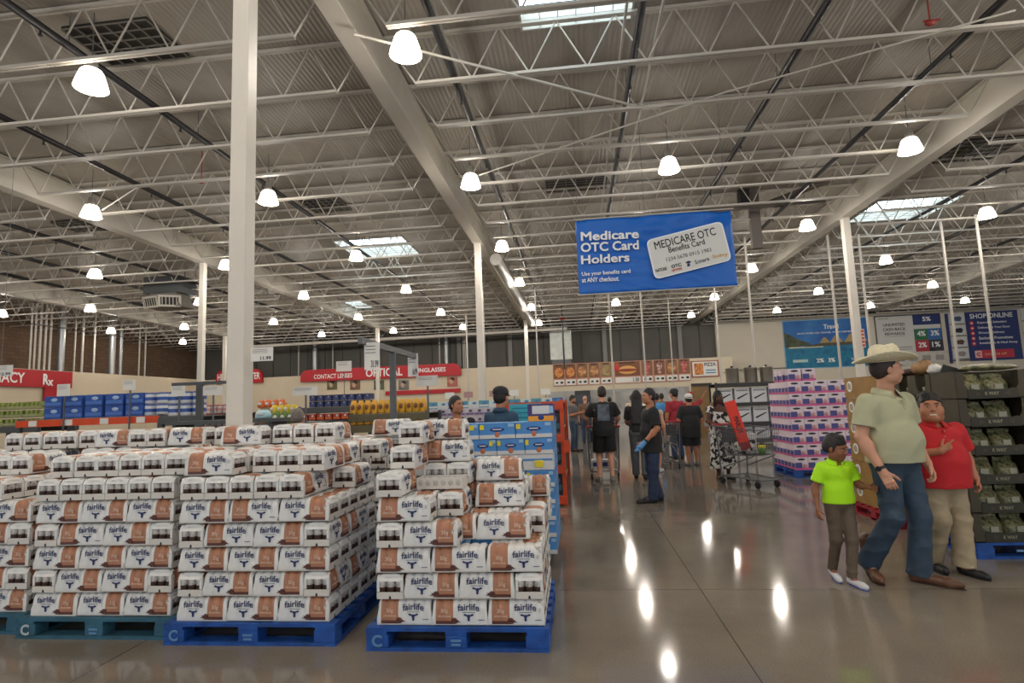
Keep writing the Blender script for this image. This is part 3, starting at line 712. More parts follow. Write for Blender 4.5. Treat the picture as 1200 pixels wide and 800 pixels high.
t4 = MB().box((0,0,0), (fx(540)-fx(452), .15, .32)).build('red_stripe', RED); t4.location = ((at_y(495,459,43.8).x), 43.92, at_y(495,459,43.8).z); tag(t4, 'low red stripe panel along the optical shop under its posters', 'sign')
t3, W, H = fascia(253, 307, 433, 449, 43.74, 'red hearing aid sign partly hidden behind the big column')
fit('HEARING CENTER', WHITE, t3, -.46*W, .46*W, .25*H, .75*H, -.02, .02)
for k, (px, c) in enumerate([(389,(96,92,60)),(416,(120,90,66)),(444,(84,92,70)),(473,(110,108,104)),(530,(170,96,84))]):
    p = at_y(px, 451 if px < 500 else 447, 43.95)
    t4 = thing('eyewear_photo', f'small eyewear photo on the optical shop wall, {ORD[k]} from the left', 'picture', (p.x, 43.972, p.z-.38))
    MB().box((0,0,.38), (.82, .05, .76)).build('print', mat('photo_%d' % k, c, .5, noise=.5, nscale=3), t4)
    MB().ball((-.08,-.03,.4), (.16,.03,.22), 12).build('face_print', mat('photo_face', (196,160,136), .6), t4)
    MB().ball((.02,-.03,.58), (.2,.025,.13), 12).build('hair_print', mat('photo_hair', (54,40,32), .7), t4)
# pharmacy sign on the side shop front, facing the aisle
xS = -29.85
pa, pb = at_x(-30, 448, xS), at_x(83, 446, xS)
z1, z0 = at_x(60, 434.5, xS).z, at_x(60, 454, xS).z
t3 = thing('pharmacy_sign', 'red pharmacy sign with white letters at the far left', 'sign', (xS, (pa.y+pb.y)/2, z0), PI/2)
W, H = pb.y-pa.y, z1-z0
MB().box((0,0,H/2), (W, .2, H)).build('fascia', RED, t3)
gx = lambda px: at_x(px, 445, xS).y-t3.location.y
fit('PHARMACY', WHITE, t3, gx(-50), gx(26.5), .2*H, .8*H, -.13, .02); fit('R', WHITE, t3, gx(48), gx(55), .15*H, .8*H, -.13, .05); fit('x', WHITE, t3, gx(53.5), gx(60.5), .1*H, .45*H, -.13, .05)
p = at_x(62, 460, xS); t4 = MB().box((0,0,0), (1.1, .1, 1.0)).build('wall_badge', RED, None, (xS, p.y, p.z), PI/2); tag(t4, 'small red square badge below the end of the pharmacy sign', 'sign')

# ================================================================== PALLETS
def pallet_meshes(W, D, mt):
    h = .145; o = []
    o.append(('deck_board', [MB().box((0, -D/2+.05+i*(D-.1)/6, h-.011), (W, .1 if i in (0, 6) else .085, .022)).mesh('deck_board', mt) for i in range(7)]))
    st = []
    for sx in (-1, 0, 1):
        st.append(MB().box((sx*(W/2-.07), 0, h-.033), (.14, D, .022)).mesh('stringer_board', mt))
    o.append(('stringer_board', st))
    o.append(('block', [MB().rbox((sx*(W/2-(.075 if sx else 0)), sy*(D/2-.06), .061), (.15 if sx else .14, .12, .078), .006).mesh('block', mt) for sx in (-1, 0, 1) for sy in (-1, 0, 1)]))
    bt = [MB().box((0, sy*(D/2-.06), .011), (W, .12, .022)).mesh('bottom_board', mt) for sy in (-1, 0, 1)]
    bt += [MB().box((sx*(W/2-.06), 0, .011), (.12, D-.24, .021)).mesh('bottom_board', mt) for sx in (-1, 1)]
    o.append(('bottom_board', bt))
    return o
PBLUE = mat('pallet_blue', (22,74,150), .6, noise=.35, nscale=9, bump=.3)
PTEAL = mat('pallet_worn_teal', (46,92,112), .7, noise=.25, nscale=7, bump=.3)
PRED = mat('pallet_red', (150,34,44), .6, noise=.2, nscale=7)
CHALK = mat('pallet_mark', (92,134,176), .7)
CHALK2 = mat('pallet_mark_white', (178,190,196), .7)
PM = {}
def pallet(x0, y0, W, D, mt, lab, marks=True, rz=0):
    k = (W, D, mt.name)
    if k not in PM: PM[k] = pallet_meshes(W, D, mt)
    t = thing('pallet', lab, 'pallet', (x0+W/2, y0+D/2, 0), rz)
    for nm, ms in PM[k]:
        for me in ms: put(nm, me, t)
    if marks:
        text('C', .1, CHALK2 if mt.name == 'pallet_worn_teal' else CHALK, t, (-W/2+.075, -D/2-.004, .06), bold=.04, name='painted_mark')
        MB().box((0,-D/2-.003,.07), (.07, .004, .014)).box((0,-D/2-.003,.045), (.06, .004, .014)).build('painted_mark', CHALK, t)
    return t

# ================================================================== SHRINK-WRAPPED BOTTLE CASES
CL, CW, CH = .372, .186, .162
LAY = .1655
FILM = mat('wrap_film', (226,225,222), .25, spec=.6, noise=.06, nscale=14, bump=.25, bscale=40)
BROWN = mat('wrap_brown', (176,122,92), .38, noise=.1, nscale=20)
BROWN2 = mat('wrap_dark_brown', (92,50,40), .4)
TRAYM = mat('tray_card', (216,211,203), .75)
NAVYP = mat('navy_logo', (38,52,98), .5)
BOT1 = mat('bottle_label', (188,182,177), .22, noise=.4, nscale=60)
BOT2 = mat('bottle_brown', (66,46,40), .35, noise=.3, nscale=30)
CREAM = mat('band_print', (224,196,176), .5)
def wrap_mesh():
    us = [-.5,-.475,-.45,-.425,-.4]; us = list(np.linspace(-.5, -.425, 5))+list(np.linspace(-.425, -.11, 14))[1:]+list(np.linspace(-.11, .5, 28))[1:]
    prof = [(-1,.010),(-1,.03),(-1,.05),(-.985,.075),(-.97,.1),(-.93,.12),(-.86,.136),(-.76,.15),(-.62,.158),(-.35,.1605),(0,.161)]
    prof = prof+[(-a, z) for a, z in reversed(prof[:-1])]
    g = MB(); n = len(prof); vs = []
    for u in us:
        ph = abs(math.sin(PI*6*(u+.5)))
        for (a, z) in prof:
            k = min(1, max(0, (z-.04)/.06)); d = (1-ph)**2*(.016*k)
            top = .010*(1-ph)**2 if z > .14 else 0
            e = max(0, (abs(u)-.47)/.03)   # ends tuck in at the top
            vs.append((u*(CL-.012*k*e), a*(CW/2-.002-d), z-top-.012*e*(1 if z > .12 else 0)-(.003*abs(math.sin(3*PI*a)) if abs(a) < .7 else 0)))
    fs = []; mi = []
    for i in range(len(us)-1):
        um = (us[i]+us[i+1])/2; br = -.425 < um < -.11
        for j in range(n-1):
            zm = (prof[j][1]+prof[j+1][1])/2
            g.f.append((i*n+j, (i+1)*n+j, (i+1)*n+j+1, i*n+j+1)); g.sm.append(True)
            g.mi.append((2 if zm < .03 else 1) if br else 0)
    g.v = vs
    return g.mesh('wrap', [FILM, BROWN, BROWN2])
def end_wrap(only):   # white film lip above the bottles at each end
    g = MB()
    for s in (only,):
        vs = []
        for i in range(13):
            y = -CW/2+.004+(CW-.008)*i/12; b = .004*abs(math.sin(PI*3*i/12))
            vs += [(s*(CL/2-.002+b), y, .112), (s*(CL/2-.012+b), y, .138), (s*(CL/2-.028), y, .151)]
        f = [(i*3+j, (i+1)*3+j, (i+1)*3+j+1, i*3+j+1) for i in range(12) for j in range(2)]
        g.add(vs, f if s > 0 else [tuple(reversed(q)) for q in f], smooth=True)
        for sy in (-1, 1): g.box((s*(CL/2-.008), sy*(CW/2-.012), .085), (.014, .018, .075))
    return g.mesh('end_film', FILM)
def tray_mesh():
    g = MB(); h = .044
    g.box((0,0,.002), ((CL-.006), (CW-.006), .004))
    for sy in (-1, 1): g.box((0, sy*((CW-.006)/2-.001), h/2-.008), ((CL-.006), .002, h-.016))
    for sx in (-1, 1):
        g.box((sx*((CL-.006)/2), 0, h/2), (.003, (CW-.006)+.002, h))
        g.prism([(-.008,.001),(.008,.001),(.006,.018),(0,.022),(-.004,.018)], sx*((CL-.006)/2)+sx*.0016, sx*((CL-.006)/2)+sx*.003, 1, axis='x')
    return g.mesh('tray', [TRAYM, INK])
def bottle_mesh():
    g = MB(); R = .0295
    g.lathe([(0,.004),(R,.006),(R,.07)], 14, mi=1); g.lathe([(R,.07),(R,.098),(.022,.116),(.015,.13),(.015,.134)], 14)
    g.lathe([(.018,.134),(.018,.15),(0,.15)], 12)
    return g.mesh('bottle', [BOT1, BOT2])
def cow(g, cx, cz, s, y0, y1):
    P = lambda q: [(cx+x*s, cz+z*s) for x, z in q]
    g.prism(P([(-.3,.38),(-.1,.3),(0,.4),(.1,.3),(.3,.38),(.26,.05),(.16,-.2),(.2,-.48),(.1,-.62),(-.1,-.62),(-.2,-.48),(-.16,-.2),(-.26,.05)]), y0, y1)
    g.prism(P([(-.26,.3),(-.58,.5),(-.86,.34),(-.62,.16),(-.28,.12)]), y0, y1); g.prism(P([(.26,.3),(.28,.12),(.62,.16),(.86,.34),(.58,.5)]), y0, y1)
    return g
def logo_mesh(back=False):   # lettering and emblem on one long side
    me = text_mesh('fairlife', .058, NAVYP, .018, ext=.0008)
    n = len(me.vertices); co = np.empty(n*3); me.vertices.foreach_get('co', co); co = co.reshape(-1, 3)
    co[:, 2] = co[:, 2]-1.6*co[:, 0]**2        # gentle arch
    co[:, 0] = co[:, 0]*1.0+.062; co[:, 2] = co[:, 2]*1.0+.116; co[:, 1] = co[:, 1]-CW/2-.001
    g = MB(); g.add(co, [tuple(p.vertices) for p in me.polygons])
    g.prism([(.02,.083),(.105,.083),(.105,.0855),(.02,.0855)], -CW/2-.002, -CW/2-.001); cow(g, .062, .055, .041, -CW/2-.0025, -CW/2-.0012)
    g.prism([(.125,.035),(.165,.035),(.165,.039),(.125,.039)], -CW/2-.002, -CW/2-.001)
    if back: g.v = [(.124-x, -y, z) for x, y, z in g.v]
    return g.mesh('printed_logo', NAVYP)
def band_mesh(back=False):
    g = MB(); me = text_mesh('30g', .034, CREAM, .012, ext=.0006)
    co = [tuple(v.co) for v in me.vertices]; fs = [tuple(p.vertices) for p in me.polygons]
    me2 = text_mesh('chocolate', .022, CREAM, .012, ext=.0006); co2 = [tuple(v.co) for v in me2.vertices]; fs2 = [tuple(p.vertices) for p in me2.polygons]
    cx = -.2675*CL; s = -1 if back else 1
    for c, f, zz in ((co, fs, .092), (co2, fs2, .06)): g.add([(s*x+cx, s*(y-CW/2-.0008), z+zz) for x, y, z in c], f)
    return g.mesh('band_lettering', CREAM)
def swirl_mesh(back=False):
    g = MB(); s = -1 if back else 1
    for a, b, r in (((-.05,.032),(-.02,.044),.013), ((-.035,.024),(-.008,.036),.008), ((-.055,.02),(-.018,.018),.007), ((-.02,.03),(.006,.02),.003)):
        g.ball(((a[0]+b[0])/2, s*(-CW/2-.0008), (a[1]+b[1])/2), (math.hypot(a[0]-b[0], a[1]-b[1])*.6, .002, r), 10)
    return g.mesh('swirl_print', BROWN2)
CM = dict(tray=tray_mesh(), wrap=wrap_mesh())
LM = {bk: dict(printed_logo=logo_mesh(bk), band_lettering=band_mesh(bk), swirl_print=swirl_mesh(bk)) for bk in (False, True)}
EF = {s: end_wrap(s) for s in (-1, 1)}
BOTM = bottle_mesh()
NCASE = {}
def case(x, y, z, rz, lab, ends=(), back=False):
    t = thing('bottle_case', lab, 'drink case', (x, y, z), rz + random.uniform(-.005, .005), 'shrink-wrapped bottle cases')
    for nm, me in CM.items(): put(nm, me, t)
    for nm, me in LM[back].items(): put(nm, me, t)
    for s in ends:
        put('end_film', EF[s], t)
        for i in (-1, 0, 1): put('bottle', BOTM, t, (s*(CL/2-.0315), i*.0605, .0045))
    return t
def L_case(x, y, z, brown_left, lab, ends=()):  # long side faces the camera; x = left edge, y = front edge
    rz = 0 if brown_left else PI
    return case(x+CL/2, y+CW/2, z, rz, lab, ends=[e*(1 if brown_left else -1) for e in ends], back=not brown_left)
def R_case(x, y, z, lab, rev=False, ends=True):  # end faces the camera
    # rz=+90: local x -> +y. front end (towards -y) is local -x
    rz = PI/2 if not rev else -PI/2
    return case(x+CW/2, y+CL/2, z, rz, lab, ends=((-1 if not rev else 1),) if ends else (), back=rev)
BASE = .147
def lz(n): return BASE+(n-1)*LAY
def jit(s=.006): return random.uniform(-s, s)
NUM = ['', 'one', 'two', 'three', 'four', 'five', 'six', 'seven', 'eight']
def full_layer(kind, n, X, Y, nm, right=True, left=False, front=True):
    """visible shell of one layer of 15 cases; X left edge, Y front edge"""
    z = lz(n); lay = f'layer {NUM[n]}'
    if kind == 'A':      # three long cases in front
        for i in range(3):
            L_case(X+i*CL, Y+jit(.004), z, BL.get((nm, n, i), False), f'long bottle case, {["left","middle","right"][i]} of the front row, {lay} up, {nm} pallet', ends=(1,) if i == 2 else ())
        if right:
            for r in range(1, 5): L_case(X+2*CL+jit(.004), Y+r*CW, z, False, f'bottle case end on right side, {ORD[r]} from front, {lay} up, {nm} pallet', ends=(1,))
    elif kind == 'B':    # end, long, long, end
        R_case(X, Y, z, f'bottle case end-on at left front corner, {lay} up, {nm} pallet')
        for i in range(2): L_case(X+CW+i*CL, Y, z, BL.get((nm, n, i), False), f'long bottle case {["left","right"][i]} of centre in front, {lay} up, {nm} pallet')
        R_case(X+CW+2*CL, Y, z, f'bottle case end-on at right front corner, {lay} up, {nm} pallet', rev=(n % 4 == 0))
        if right:
            R_case(X+CW+2*CL+jit(.004), Y+CL, z, f'bottle case on the right side behind the corner, {lay} up, {nm} pallet', ends=False)
            L_case(X+2*CL, Y+2*CL, z, False, f'bottle case at back right corner, {lay} up, {nm} pallet', ends=(1,))
    elif kind == 'C':    # six ends
        for i in range(6 if right != 'five' else 5):
            R_case(X+i*CW, Y+jit(.004), z, f'bottle case end-on, {ORD[i]} from left in front, {lay} up, {nm} pallet', rev=(i % 2 == 1))
        for i in range(6): R_case(X+i*CW, Y+CL+jit(.004)+(.01 if i < 5 else .1), z, f'bottle case in second row, {ORD[i]} from left, {lay} up, {nm} pallet', ends=(i == 5 and right == 'five'))
BL = {}
for i in range(3): BL[('rightmost', 1, i)] = True; BL[('rightmost', 3, i)] = True
BL[('teal left', 4, 0)] = True; BL[('blue middle', 4, 0)] = True; BL[('blue middle', 5, 1)] = True
# ---- three left pallets: mostly complete cubes
X1, Y1, X2, Y2 = -4.09, 3.99, -2.86, 3.90
pallet(-4.16, 3.95, 1.24, 1.02, PTEAL, 'worn teal pallet under the second stack of bottle cases from the left')
pallet(-2.93, 3.865, 1.24, 1.02, PBLUE, 'blue pallet under the middle stack of bottle cases')
pallet(-5.42, 4.03, 1.24, 1.02, PTEAL, 'worn teal pallet at the left edge of the picture')
for nm, X, Y in (('teal left', X1, Y1), ('blue middle', X2, Y2)):
    for n, k in ((1,'A'),(2,'B'),(3,'A'),(4,'B'),(5,'A')): full_layer(k, n, X, Y, nm)
    full_layer('C', 6, X, Y, nm, right='five' if nm == 'blue middle' else True)
# left-edge pallet: only its right front corner is in the picture
X0, Y0 = -5.33, 4.07
for n in range(1, 6):
    z = lz(n); lay = f'layer {NUM[n]} up, left-edge pallet'
    if n % 2:
        for i in (1, 2): L_case(X0+i*CL, Y0, z, False, f'long bottle case, {["left","middle","right"][i]} of the front row, {lay}', ends=(1,) if i == 2 else ())
        for r in range(1, 5): L_case(X0+2*CL, Y0+r*CW, z, False, f'bottle case end on the right side, {ORD[r]} behind front, {lay}', ends=(1,))
    else:
        L_case(X0+CW+CL, Y0, z, False, f'long bottle case right of centre in front, {lay}'); R_case(X0+CW+2*CL, Y0, z, f'bottle case end-on at the right front corner, {lay}')
        R_case(X0+CW+2*CL, Y0+CL, z, f'bottle case on the right side behind the corner, {lay}', ends=False)
L_case(X0+1.3*CL, Y0, lz(6), False, 'bottle case with brown band at the left edge, sixth layer up', ends=(1,)); L_case(X0+.3*CL, Y0, lz(6), False, 'bottle case at the far left edge, sixth layer up')
for r in range(1, 4): L_case(X0+1.3*CL, Y0+r*CW, lz(6), False, f'bottle case on the left-edge pallet, layer six, {ORD[r]} behind the front', ends=(1,))
# seventh layers on the front pallets
z = lz(7)
for i in range(3): R_case(X0+.2+i*CW, Y0+.32+jit(), z, f'bottle case end-on, {ORD[i]} from the left, layer seven, left-edge pallet')
for i in range(6): R_case(X1+.06+i*CW, Y1+.05+jit(.01), z, f'bottle case end-on, {ORD[i]} from the left, layer seven, teal left pallet', rev=(i == 5))
for i in range(6): R_case(X1+.04+i*CW, Y1+.44+jit(.01), z, f'bottle case in the second row, {ORD[i]} from the left, layer seven, teal left pallet', ends=False)
L_case(X2+.02, Y2+.01, z, True, 'long brown-banded bottle case at the left front, layer seven, blue middle pallet', ends=(1,))
L_case(X2+.03, Y2+.2, z, False, 'long bottle case behind the left front one, layer seven, blue middle pallet', ends=(1,))
for i in range(3): R_case(X2+.45+i*CW, Y2+.16+jit(.01), z, f'bottle case end-on, {ORD[i]} right of the brown-banded one, layer seven, blue middle pallet', rev=(i == 2))
for i in range(5): R_case(X2+.05+i*CW, Y2+.56+jit(.01), z, f'bottle case in the back row, {ORD[i]} from the left, layer seven, blue middle pallet', ends=False)
# second row of pallets behind: only their top layers show
for nm, Xb, Yb, mt in (('hidden back left', -6.1, 5.10, PTEAL), ('hidden back teal', -4.78, 5.08, PTEAL), ('hidden back middle', -2.88, 4.98+.75, PBLUE)):
    pallet(Xb-.06, Yb-.04, 1.24, 1.02, mt, f'pallet behind the front row, carrying the {nm} stack', marks=False)
    for n in (1, 3, 5):
        for i in range(3): L_case(Xb+i*CL, Yb, lz(n), False, f'long bottle case low in the {nm} stack, layer {NUM[n]}, {["left","middle","right"][i]}')
    for n in (2, 4):
        for i in range(3): L_case(Xb+i*CL, Yb, lz(n), False, f'long bottle case low in the {nm} stack, layer {NUM[n]}, {["left","middle","right"][i]}')
    for i in range(6): R_case(Xb+i*CW, Yb, lz(6), f'bottle case end-on, {ORD[i]} from the left, sixth layer of the {nm} stack', ends=(nm == 'hidden back middle'))
    for i in range(6): R_case(Xb+i*CW, Yb+jit(.02), lz(7), f'bottle case end-on, {ORD[i]} from the left, seventh layer of the {nm} stack', rev=(i == 5))
z = lz(8)
for i in range(5): R_case(-5.62+i*.198, 5.12+jit(.02), z, f'bottle case end-on in the top row at far left, {ORD[i]} from the left')
L_case(-4.62, 5.08, z, False, 'long bottle case with brown band in the top row, left part', ends=(1,))
R_case(-4.2, 5.0, z, 'bottle case end-on in the top row left of the logo case'); R_case(-4.0, 4.98, z, 'bottle case end-on in the top row touching the logo case')
L_case(-3.79, 4.98, z, False, 'long bottle case in the top row with the logo left of its brown band', ends=(1,))
R_case(-3.36, 5.03, z, 'bottle case end-on in the top row in the gap before the column')
L_case(-3.10, 4.72, lz(8), True, 'long bottle case in the top row in front of the big column', ends=(1,))
for i in range(3): R_case(-2.7+i*.2, 4.86+jit(.01), lz(8), f'bottle case end-on in the top row right of the column, {ORD[i]} from the left', rev=(i == 2))
L_case(-2.08, 5.66, lz(8), True, 'long bottle case at the right end of the top row with brown band at left', ends=(1,))
for i in range(2): R_case(-2.14+i*.2, 5.0, lz(7), f'bottle case end-on behind the middle stack, {["left","right"][i]} of a pair', rev=(i == 1))

# ---- right-hand pallet, partly sold down
XR, YR = -1.39, 3.84
pallet(-1.45, 3.80, 1.2, 1.02, PBLUE, 'blue pallet under the half-sold stack beside the aisle')
for n, k in ((1,'A'),(2,'B'),(3,'A')): full_layer(k, n, XR, YR, 'rightmost')
z = lz(4); q = 'of the rightmost pallet'
R_case(XR, YR, z, f'bottle case end-on at the left front corner, fourth layer {q}')
L_case(XR+CW, YR, z, False, f'long bottle case with brown band at right, fourth layer front {q}', ends=(1,))
L_case(XR+1.75*CL, YR+.2, z, False, f'long logo case set back on the right of the fourth layer {q}', ends=(1,))
L_case(XR+.75*CL, YR+.2, z, False, f'long bottle case behind the front one, fourth layer {q}')
R_case(XR+2*CL+.19, YR+.42, z, f'bottle case end-on at the right, fourth layer {q}')
for r in range(2, 5): 
    L_case(XR+CW, YR+r*CW, z, False, f'bottle case inside the fourth layer, {ORD[r]} behind the front {q}'); 
    if r < 4: L_case(XR+CW+CL, YR+.02+r*CW, z, True, f'bottle case with brown top inside the fourth layer, {ORD[r]} behind {q}', ends=(1,))
z = lz(5)
L_case(XR+.005, YR+.005, z, True, f'long brown-left bottle case at the left front, fifth layer {q}', ends=(1,))
R_case(XR+CL-.0+.002, YR+.2, z, f'bottle case end-on set back in the fifth layer {q}')
L_case(XR+1.58*CL, YR+.53, z, True, f'long brown-left bottle case set back on the right, fifth layer {q}', ends=(1,))
for r in (1, 2, 3): L_case(XR, YR+r*CW+.005, z, False, f'bottle case at left inside the fifth layer, {ORD[r]} behind the front {q}')
for i in range(2): L_case(XR+CL*(.62+i), YR+.74, z, False, f'bottle case at the back of the fifth layer, {["left","right"][i]} {q}', ends=(1,))
z = lz(6)
R_case(XR, YR+.005, z, f'bottle case end-on at the left front corner, sixth layer {q}', rev=True)
for i in range(2): R_case(XR+.17+i*CW, YR+.6, z, f'bottle case end-on, {["left","right"][i]} of set-back pair, sixth layer {q}', rev=(i == 1))
L_case(XR+.56, YR+.74, z, False, f'bottle case set back at right in the sixth layer {q}')
t = thing('empty_tray', 'low white empty cardboard tray lying on the half-sold stack', 'tray', (XR+.365, YR+.42, lz(6)))
MB().box((0,0,.003), (.34, .19, .006)).build('base', TRAYM, t)
for sy in (-1, 1): MB().box((0, sy*.094, .04), (.34, .003, .08)).build('long_wall', TRAYM, t)
for sx in (-1, 1): MB().box((sx*.169, 0, .04), (.003, .186, .08)).build('end_wall', TRAYM, t)
for i in range(6): MB().ball((-.14+i*.056, -.096, .045), (.018, .003, .022), 10).build('bottle_window', mat('tray_window', (186,184,176), .5), t)
for i in range(5): MB().tube((-.13+i*.065, 0, .006), (-.13+i*.065, 0, .075), .026, n=12).build('bottle_stub', FILM, t)
z = lz(7)
R_case(XR+.03, YR+.22, z, f'bottle case end-on at left, seventh layer {q}', rev=True)
L_case(XR+.16, YR+.66, z, True, f'long brown-left bottle case set back, seventh layer {q}', ends=(1,))
L_case(XR+.1, YR+.86, z, False, f'long bottle case behind the set-back one, seventh layer {q}')
z = lz(8)
R_case(XR+.05, YR+.36, z, f'topmost bottle case end-on at left {q}', rev=True)
L_case(XR+.1, YR+.8, z, False, f'topmost long bottle case at the back {q}', ends=(1,))
L_case(XR+.5, YR+.98, lz(6), False, f'long bottle case at the back right, sixth layer {q}', ends=(1,))
for n in (4, 5): L_case(XR+.76, YR+.98, lz(n), False, f'long bottle case at the back right, {ORD[n-1]} layer {q}', ends=(1,))
for n in (4, 5): L_case(XR+.38, YR+.98, lz(n), False, f'long bottle case at the back middle, {ORD[n-1]} layer {q}')

# ================================================================== OTHER GOODS
def pbox(px0, py0, px1, py1, y):
    """pixel box on the plane y -> centre x, bottom z, width, height"""
    a, b, c, d = at_y(px0, (py0+py1)/2, y), at_y(px1, (py0+py1)/2, y), at_y((px0+px1)/2, py0, y), at_y((px0+px1)/2, py1, y)
    return (a.x+b.x)/2, d.z, b.x-a.x, c.z-d.z
# ---- blue cartons on the pallet behind the half-sold stack
CB = mat('carton_blue', (72,136,200), .5, noise=.08, nscale=9); CNV = mat('carton_navy', (28,52,128), .5); CWH = mat('carton_white', (206,208,210), .6)
CYE = mat('tag_yellow', (226,206,40), .5); CRD = mat('carton_amber', (196,112,72), .5); CPK = mat('carton_pink', (214,120,128), .5)
def blue_carton(x, y, z, w, d, h, lab, kind=0):
    t = thing('blue_carton', lab, 'carton', (x, y, z), 0, 'blue cartons behind the bottle cases')
    MB().rbox((0,0,h/2), (w-.006, d-.006, h-.003), .006).build('carton', CB if kind < 2 else CWH, t)
    f = -d/2-.001
    if kind == 2:
        MB().box((0,f,h*.66), (w*.94, .003, h*.1)).build('blue_strip', CB, t); MB().box((w*.1,f-.002,h*.4), (w*.22, .003, h*.42)).build('price_flash', CYE, t)
        return t
    MB().box((0,f,h*.13), (w*.98, .003, h*.24)).build('white_base', CWH, t)
    MB().ball((0,f,h*.58), (w*.2, .004, h*.13), 14).build('navy_emblem', CNV, t)
    MB().box((0,f-.005,h*.58), (w*.24, .003, h*.07)).build('emblem_stripe', CWH, t)
    MB().ball((0,f-.003,h*.26), (h*.16, .004, h*.17), 14).build('round_mark', CRD, t)
    MB().box((w*.38,f,h*.82), (w*.16, .003, h*.2)).build('info_panel', mat('info_pale', (150,186,220), .6), t)
    MB().box((-w*.42 if kind == 0 else w*.3,f-.001,h*.72), (w*.12, .004, h*.3)).build('price_flash', CYE, t)
    if kind == 1: MB().box((-w*.42,f-.001,h*.4), (w*.14, .004, h*.28)).build('pink_flash', CPK, t)
    return t
YB = 5.62
pallet(-1.62, 5.02+.58, 1.2, 1.1, PBLUE, 'blue pallet under the blue cartons behind the half-sold stack', marks=False)
xr = at_y(649, 540, YB).x; hb = .156
for n in range(8):
    z = BASE+n*hb; odd = n % 2
    ws = [.36, .36, .36] if odd else [.275, .275, .275, .275]
    x = xr
    for i, w_ in enumerate(ws):
        x -= w_
        blue_carton(x+w_/2, YB+.12, z, w_, .26, hb, f'blue carton in the front face, layer {NUM[n+1]} up, {ORD[i]} from the aisle side', 2 if n == 5 and i < 2 else (1 if i == 2 else 0))
    for r in range(1, 4): blue_carton(xr-.14, YB+.12+r*.265, z, .28, .26, hb, f'blue carton on the aisle side, layer {NUM[n+1]} up, {ORD[r]} from the front corner')
x, z, w_, h_ = pbox(621, 482, 648, 501, YB+.1)
t = thing('top_carton', 'single purple and orange carton on top of the blue cartons', 'carton', (x, YB+.15, BASE+8*hb))
MB().rbox((0,0,.085), (.26, .2, .165), .006).build('carton', mat('carton_purple', (58,48,110), .5), t)
MB().box((0,-.102,.11), (.17, .004, .08)).build('white_panel', CWH, t); MB().box((0,-.102,.025), (.25, .004, .05)).build('orange_band', mat('carton_orange', (232,156,44), .5), t); MB().ball((0,-.104,.035), (.03,.004,.025), 12).build('emblem', CNV, t)
MB().box((.105,-.102,.11), (.035, .004, .07)).build('side_panel', mat('info_pale', (150,186,220), .6), t)

# ---- shelving rack: two uprights, decks, front beam; decks are parts, goods are things of their own
ORB = mat('rack_orange', (206,70,24), .5, noise=.08, nscale=6); RKG = mat('rack_grey', (74,76,78), .5); DKW = mat('deck_wire', (128,126,122), .5, metal=.4)
def rack(nm, x0, x1, y0, y1, decks, lab, beam=ORB, up=None, top=None):
    t = thing(nm, lab, 'shelf rack', ((x0+x1)/2, (y0+y1)/2, 0)); W, D = x1-x0, y1-y0; H = top or decks[-1]+.02
    for sx in (-1, 1):
        for sy in (-1, 1): MB().box((sx*(W/2-.03), sy*(D/2-.03), H/2), (.06, .06, H)).build('upright', up or RKG, t)
    for z in decks:
        for sy in (-1, 1): MB().box((0, sy*(D/2+.005), z-.07), (W, .05, .12)).build('beam', beam, t)
        MB().box((0,0,z-.012), (W-.1, D-.02, .02)).build('shelf_deck', DKW, t)
    return t
def tags(t, x0, x1, z, y, n, m_=None):
    for i in range(n): MB().box((x0+(x1-x0)*(i+.5)/n, y, z), (.16, .008, .1)).build('price_tag', PAPER, t)
def sizes(c, lab, cat, nm, grp, spots, build):
    for i, (x, y, z) in enumerate(spots):
        t = thing(nm, lab(i), cat, (x, y, z), random.uniform(-.03, .03), grp); build(t)
def goods_carton(w, d, h, body, band, mark, top=False):
    a = MB().rbox((0,0,h/2), (w-.008, d, h-.004), .006).mesh('carton', body); b = MB().box((0,-d/2-.001,h*.3), (w*.9, .004, h*.28)).mesh('label_band', band); c = MB().ball((w*.08,-d/2-.003,h*.66), (w*.2, .004, h*.17), 10).mesh('label_mark', mark)
    def f(t): put('carton', a, t); put('label_band', b, t); put('label_mark', c, t)
    return f
def tub(r, h, body, lid, band):
    a = MB().lathe([(0,0),(r*.9,0),(r,h*.1),(r,h*.85),(r*.97,h*.88)], 14).mesh('tub', body); b = MB().lathe([(r*1.02,h*.86),(r*1.02,h*.99),(r*.9,h),(0,h)], 14).mesh('lid', lid); c = MB().lathe([(r*1.01,h*.3),(r*1.01,h*.6)], 14).mesh('label_band', band)
    def f(t): put('tub', a, t); put('lid', b, t); put('label_band', c, t)
    return f
def bag(w, d, h, body, mark):
    g = MB(); n = 10
    vs = []; rows = [(0,.8),(.12,1),(.5,1.02),(.8,.9),(.93,.7),(1,.72)]
    for (v, k) in rows:
        th = (1-v**3)*.9+.1
        for i in range(n): a_ = 2*PI*i/n; vs.append((w/2*k*math.copysign(abs(math.cos(a_))**.6, math.cos(a_)), d/2*k*th*math.copysign(abs(math.sin(a_))**.8, math.sin(a_)), h*v))
    fs = [(j*n+i, j*n+(i+1) % n, (j+1)*n+(i+1) % n, (j+1)*n+i) for j in range(5) for i in range(n)]+[tuple(reversed(range(n))), tuple(range(5*n, 6*n))]
    g.add(vs, fs, smooth=True); a = g.mesh('bag', body); b = MB().ball((0,-d/2*1.0,h*.5), (w*.28, .012, h*.2), 10).mesh('label_mark', mark)
    def f(t): put('bag', a, t); put('label_mark', b, t)
    return f
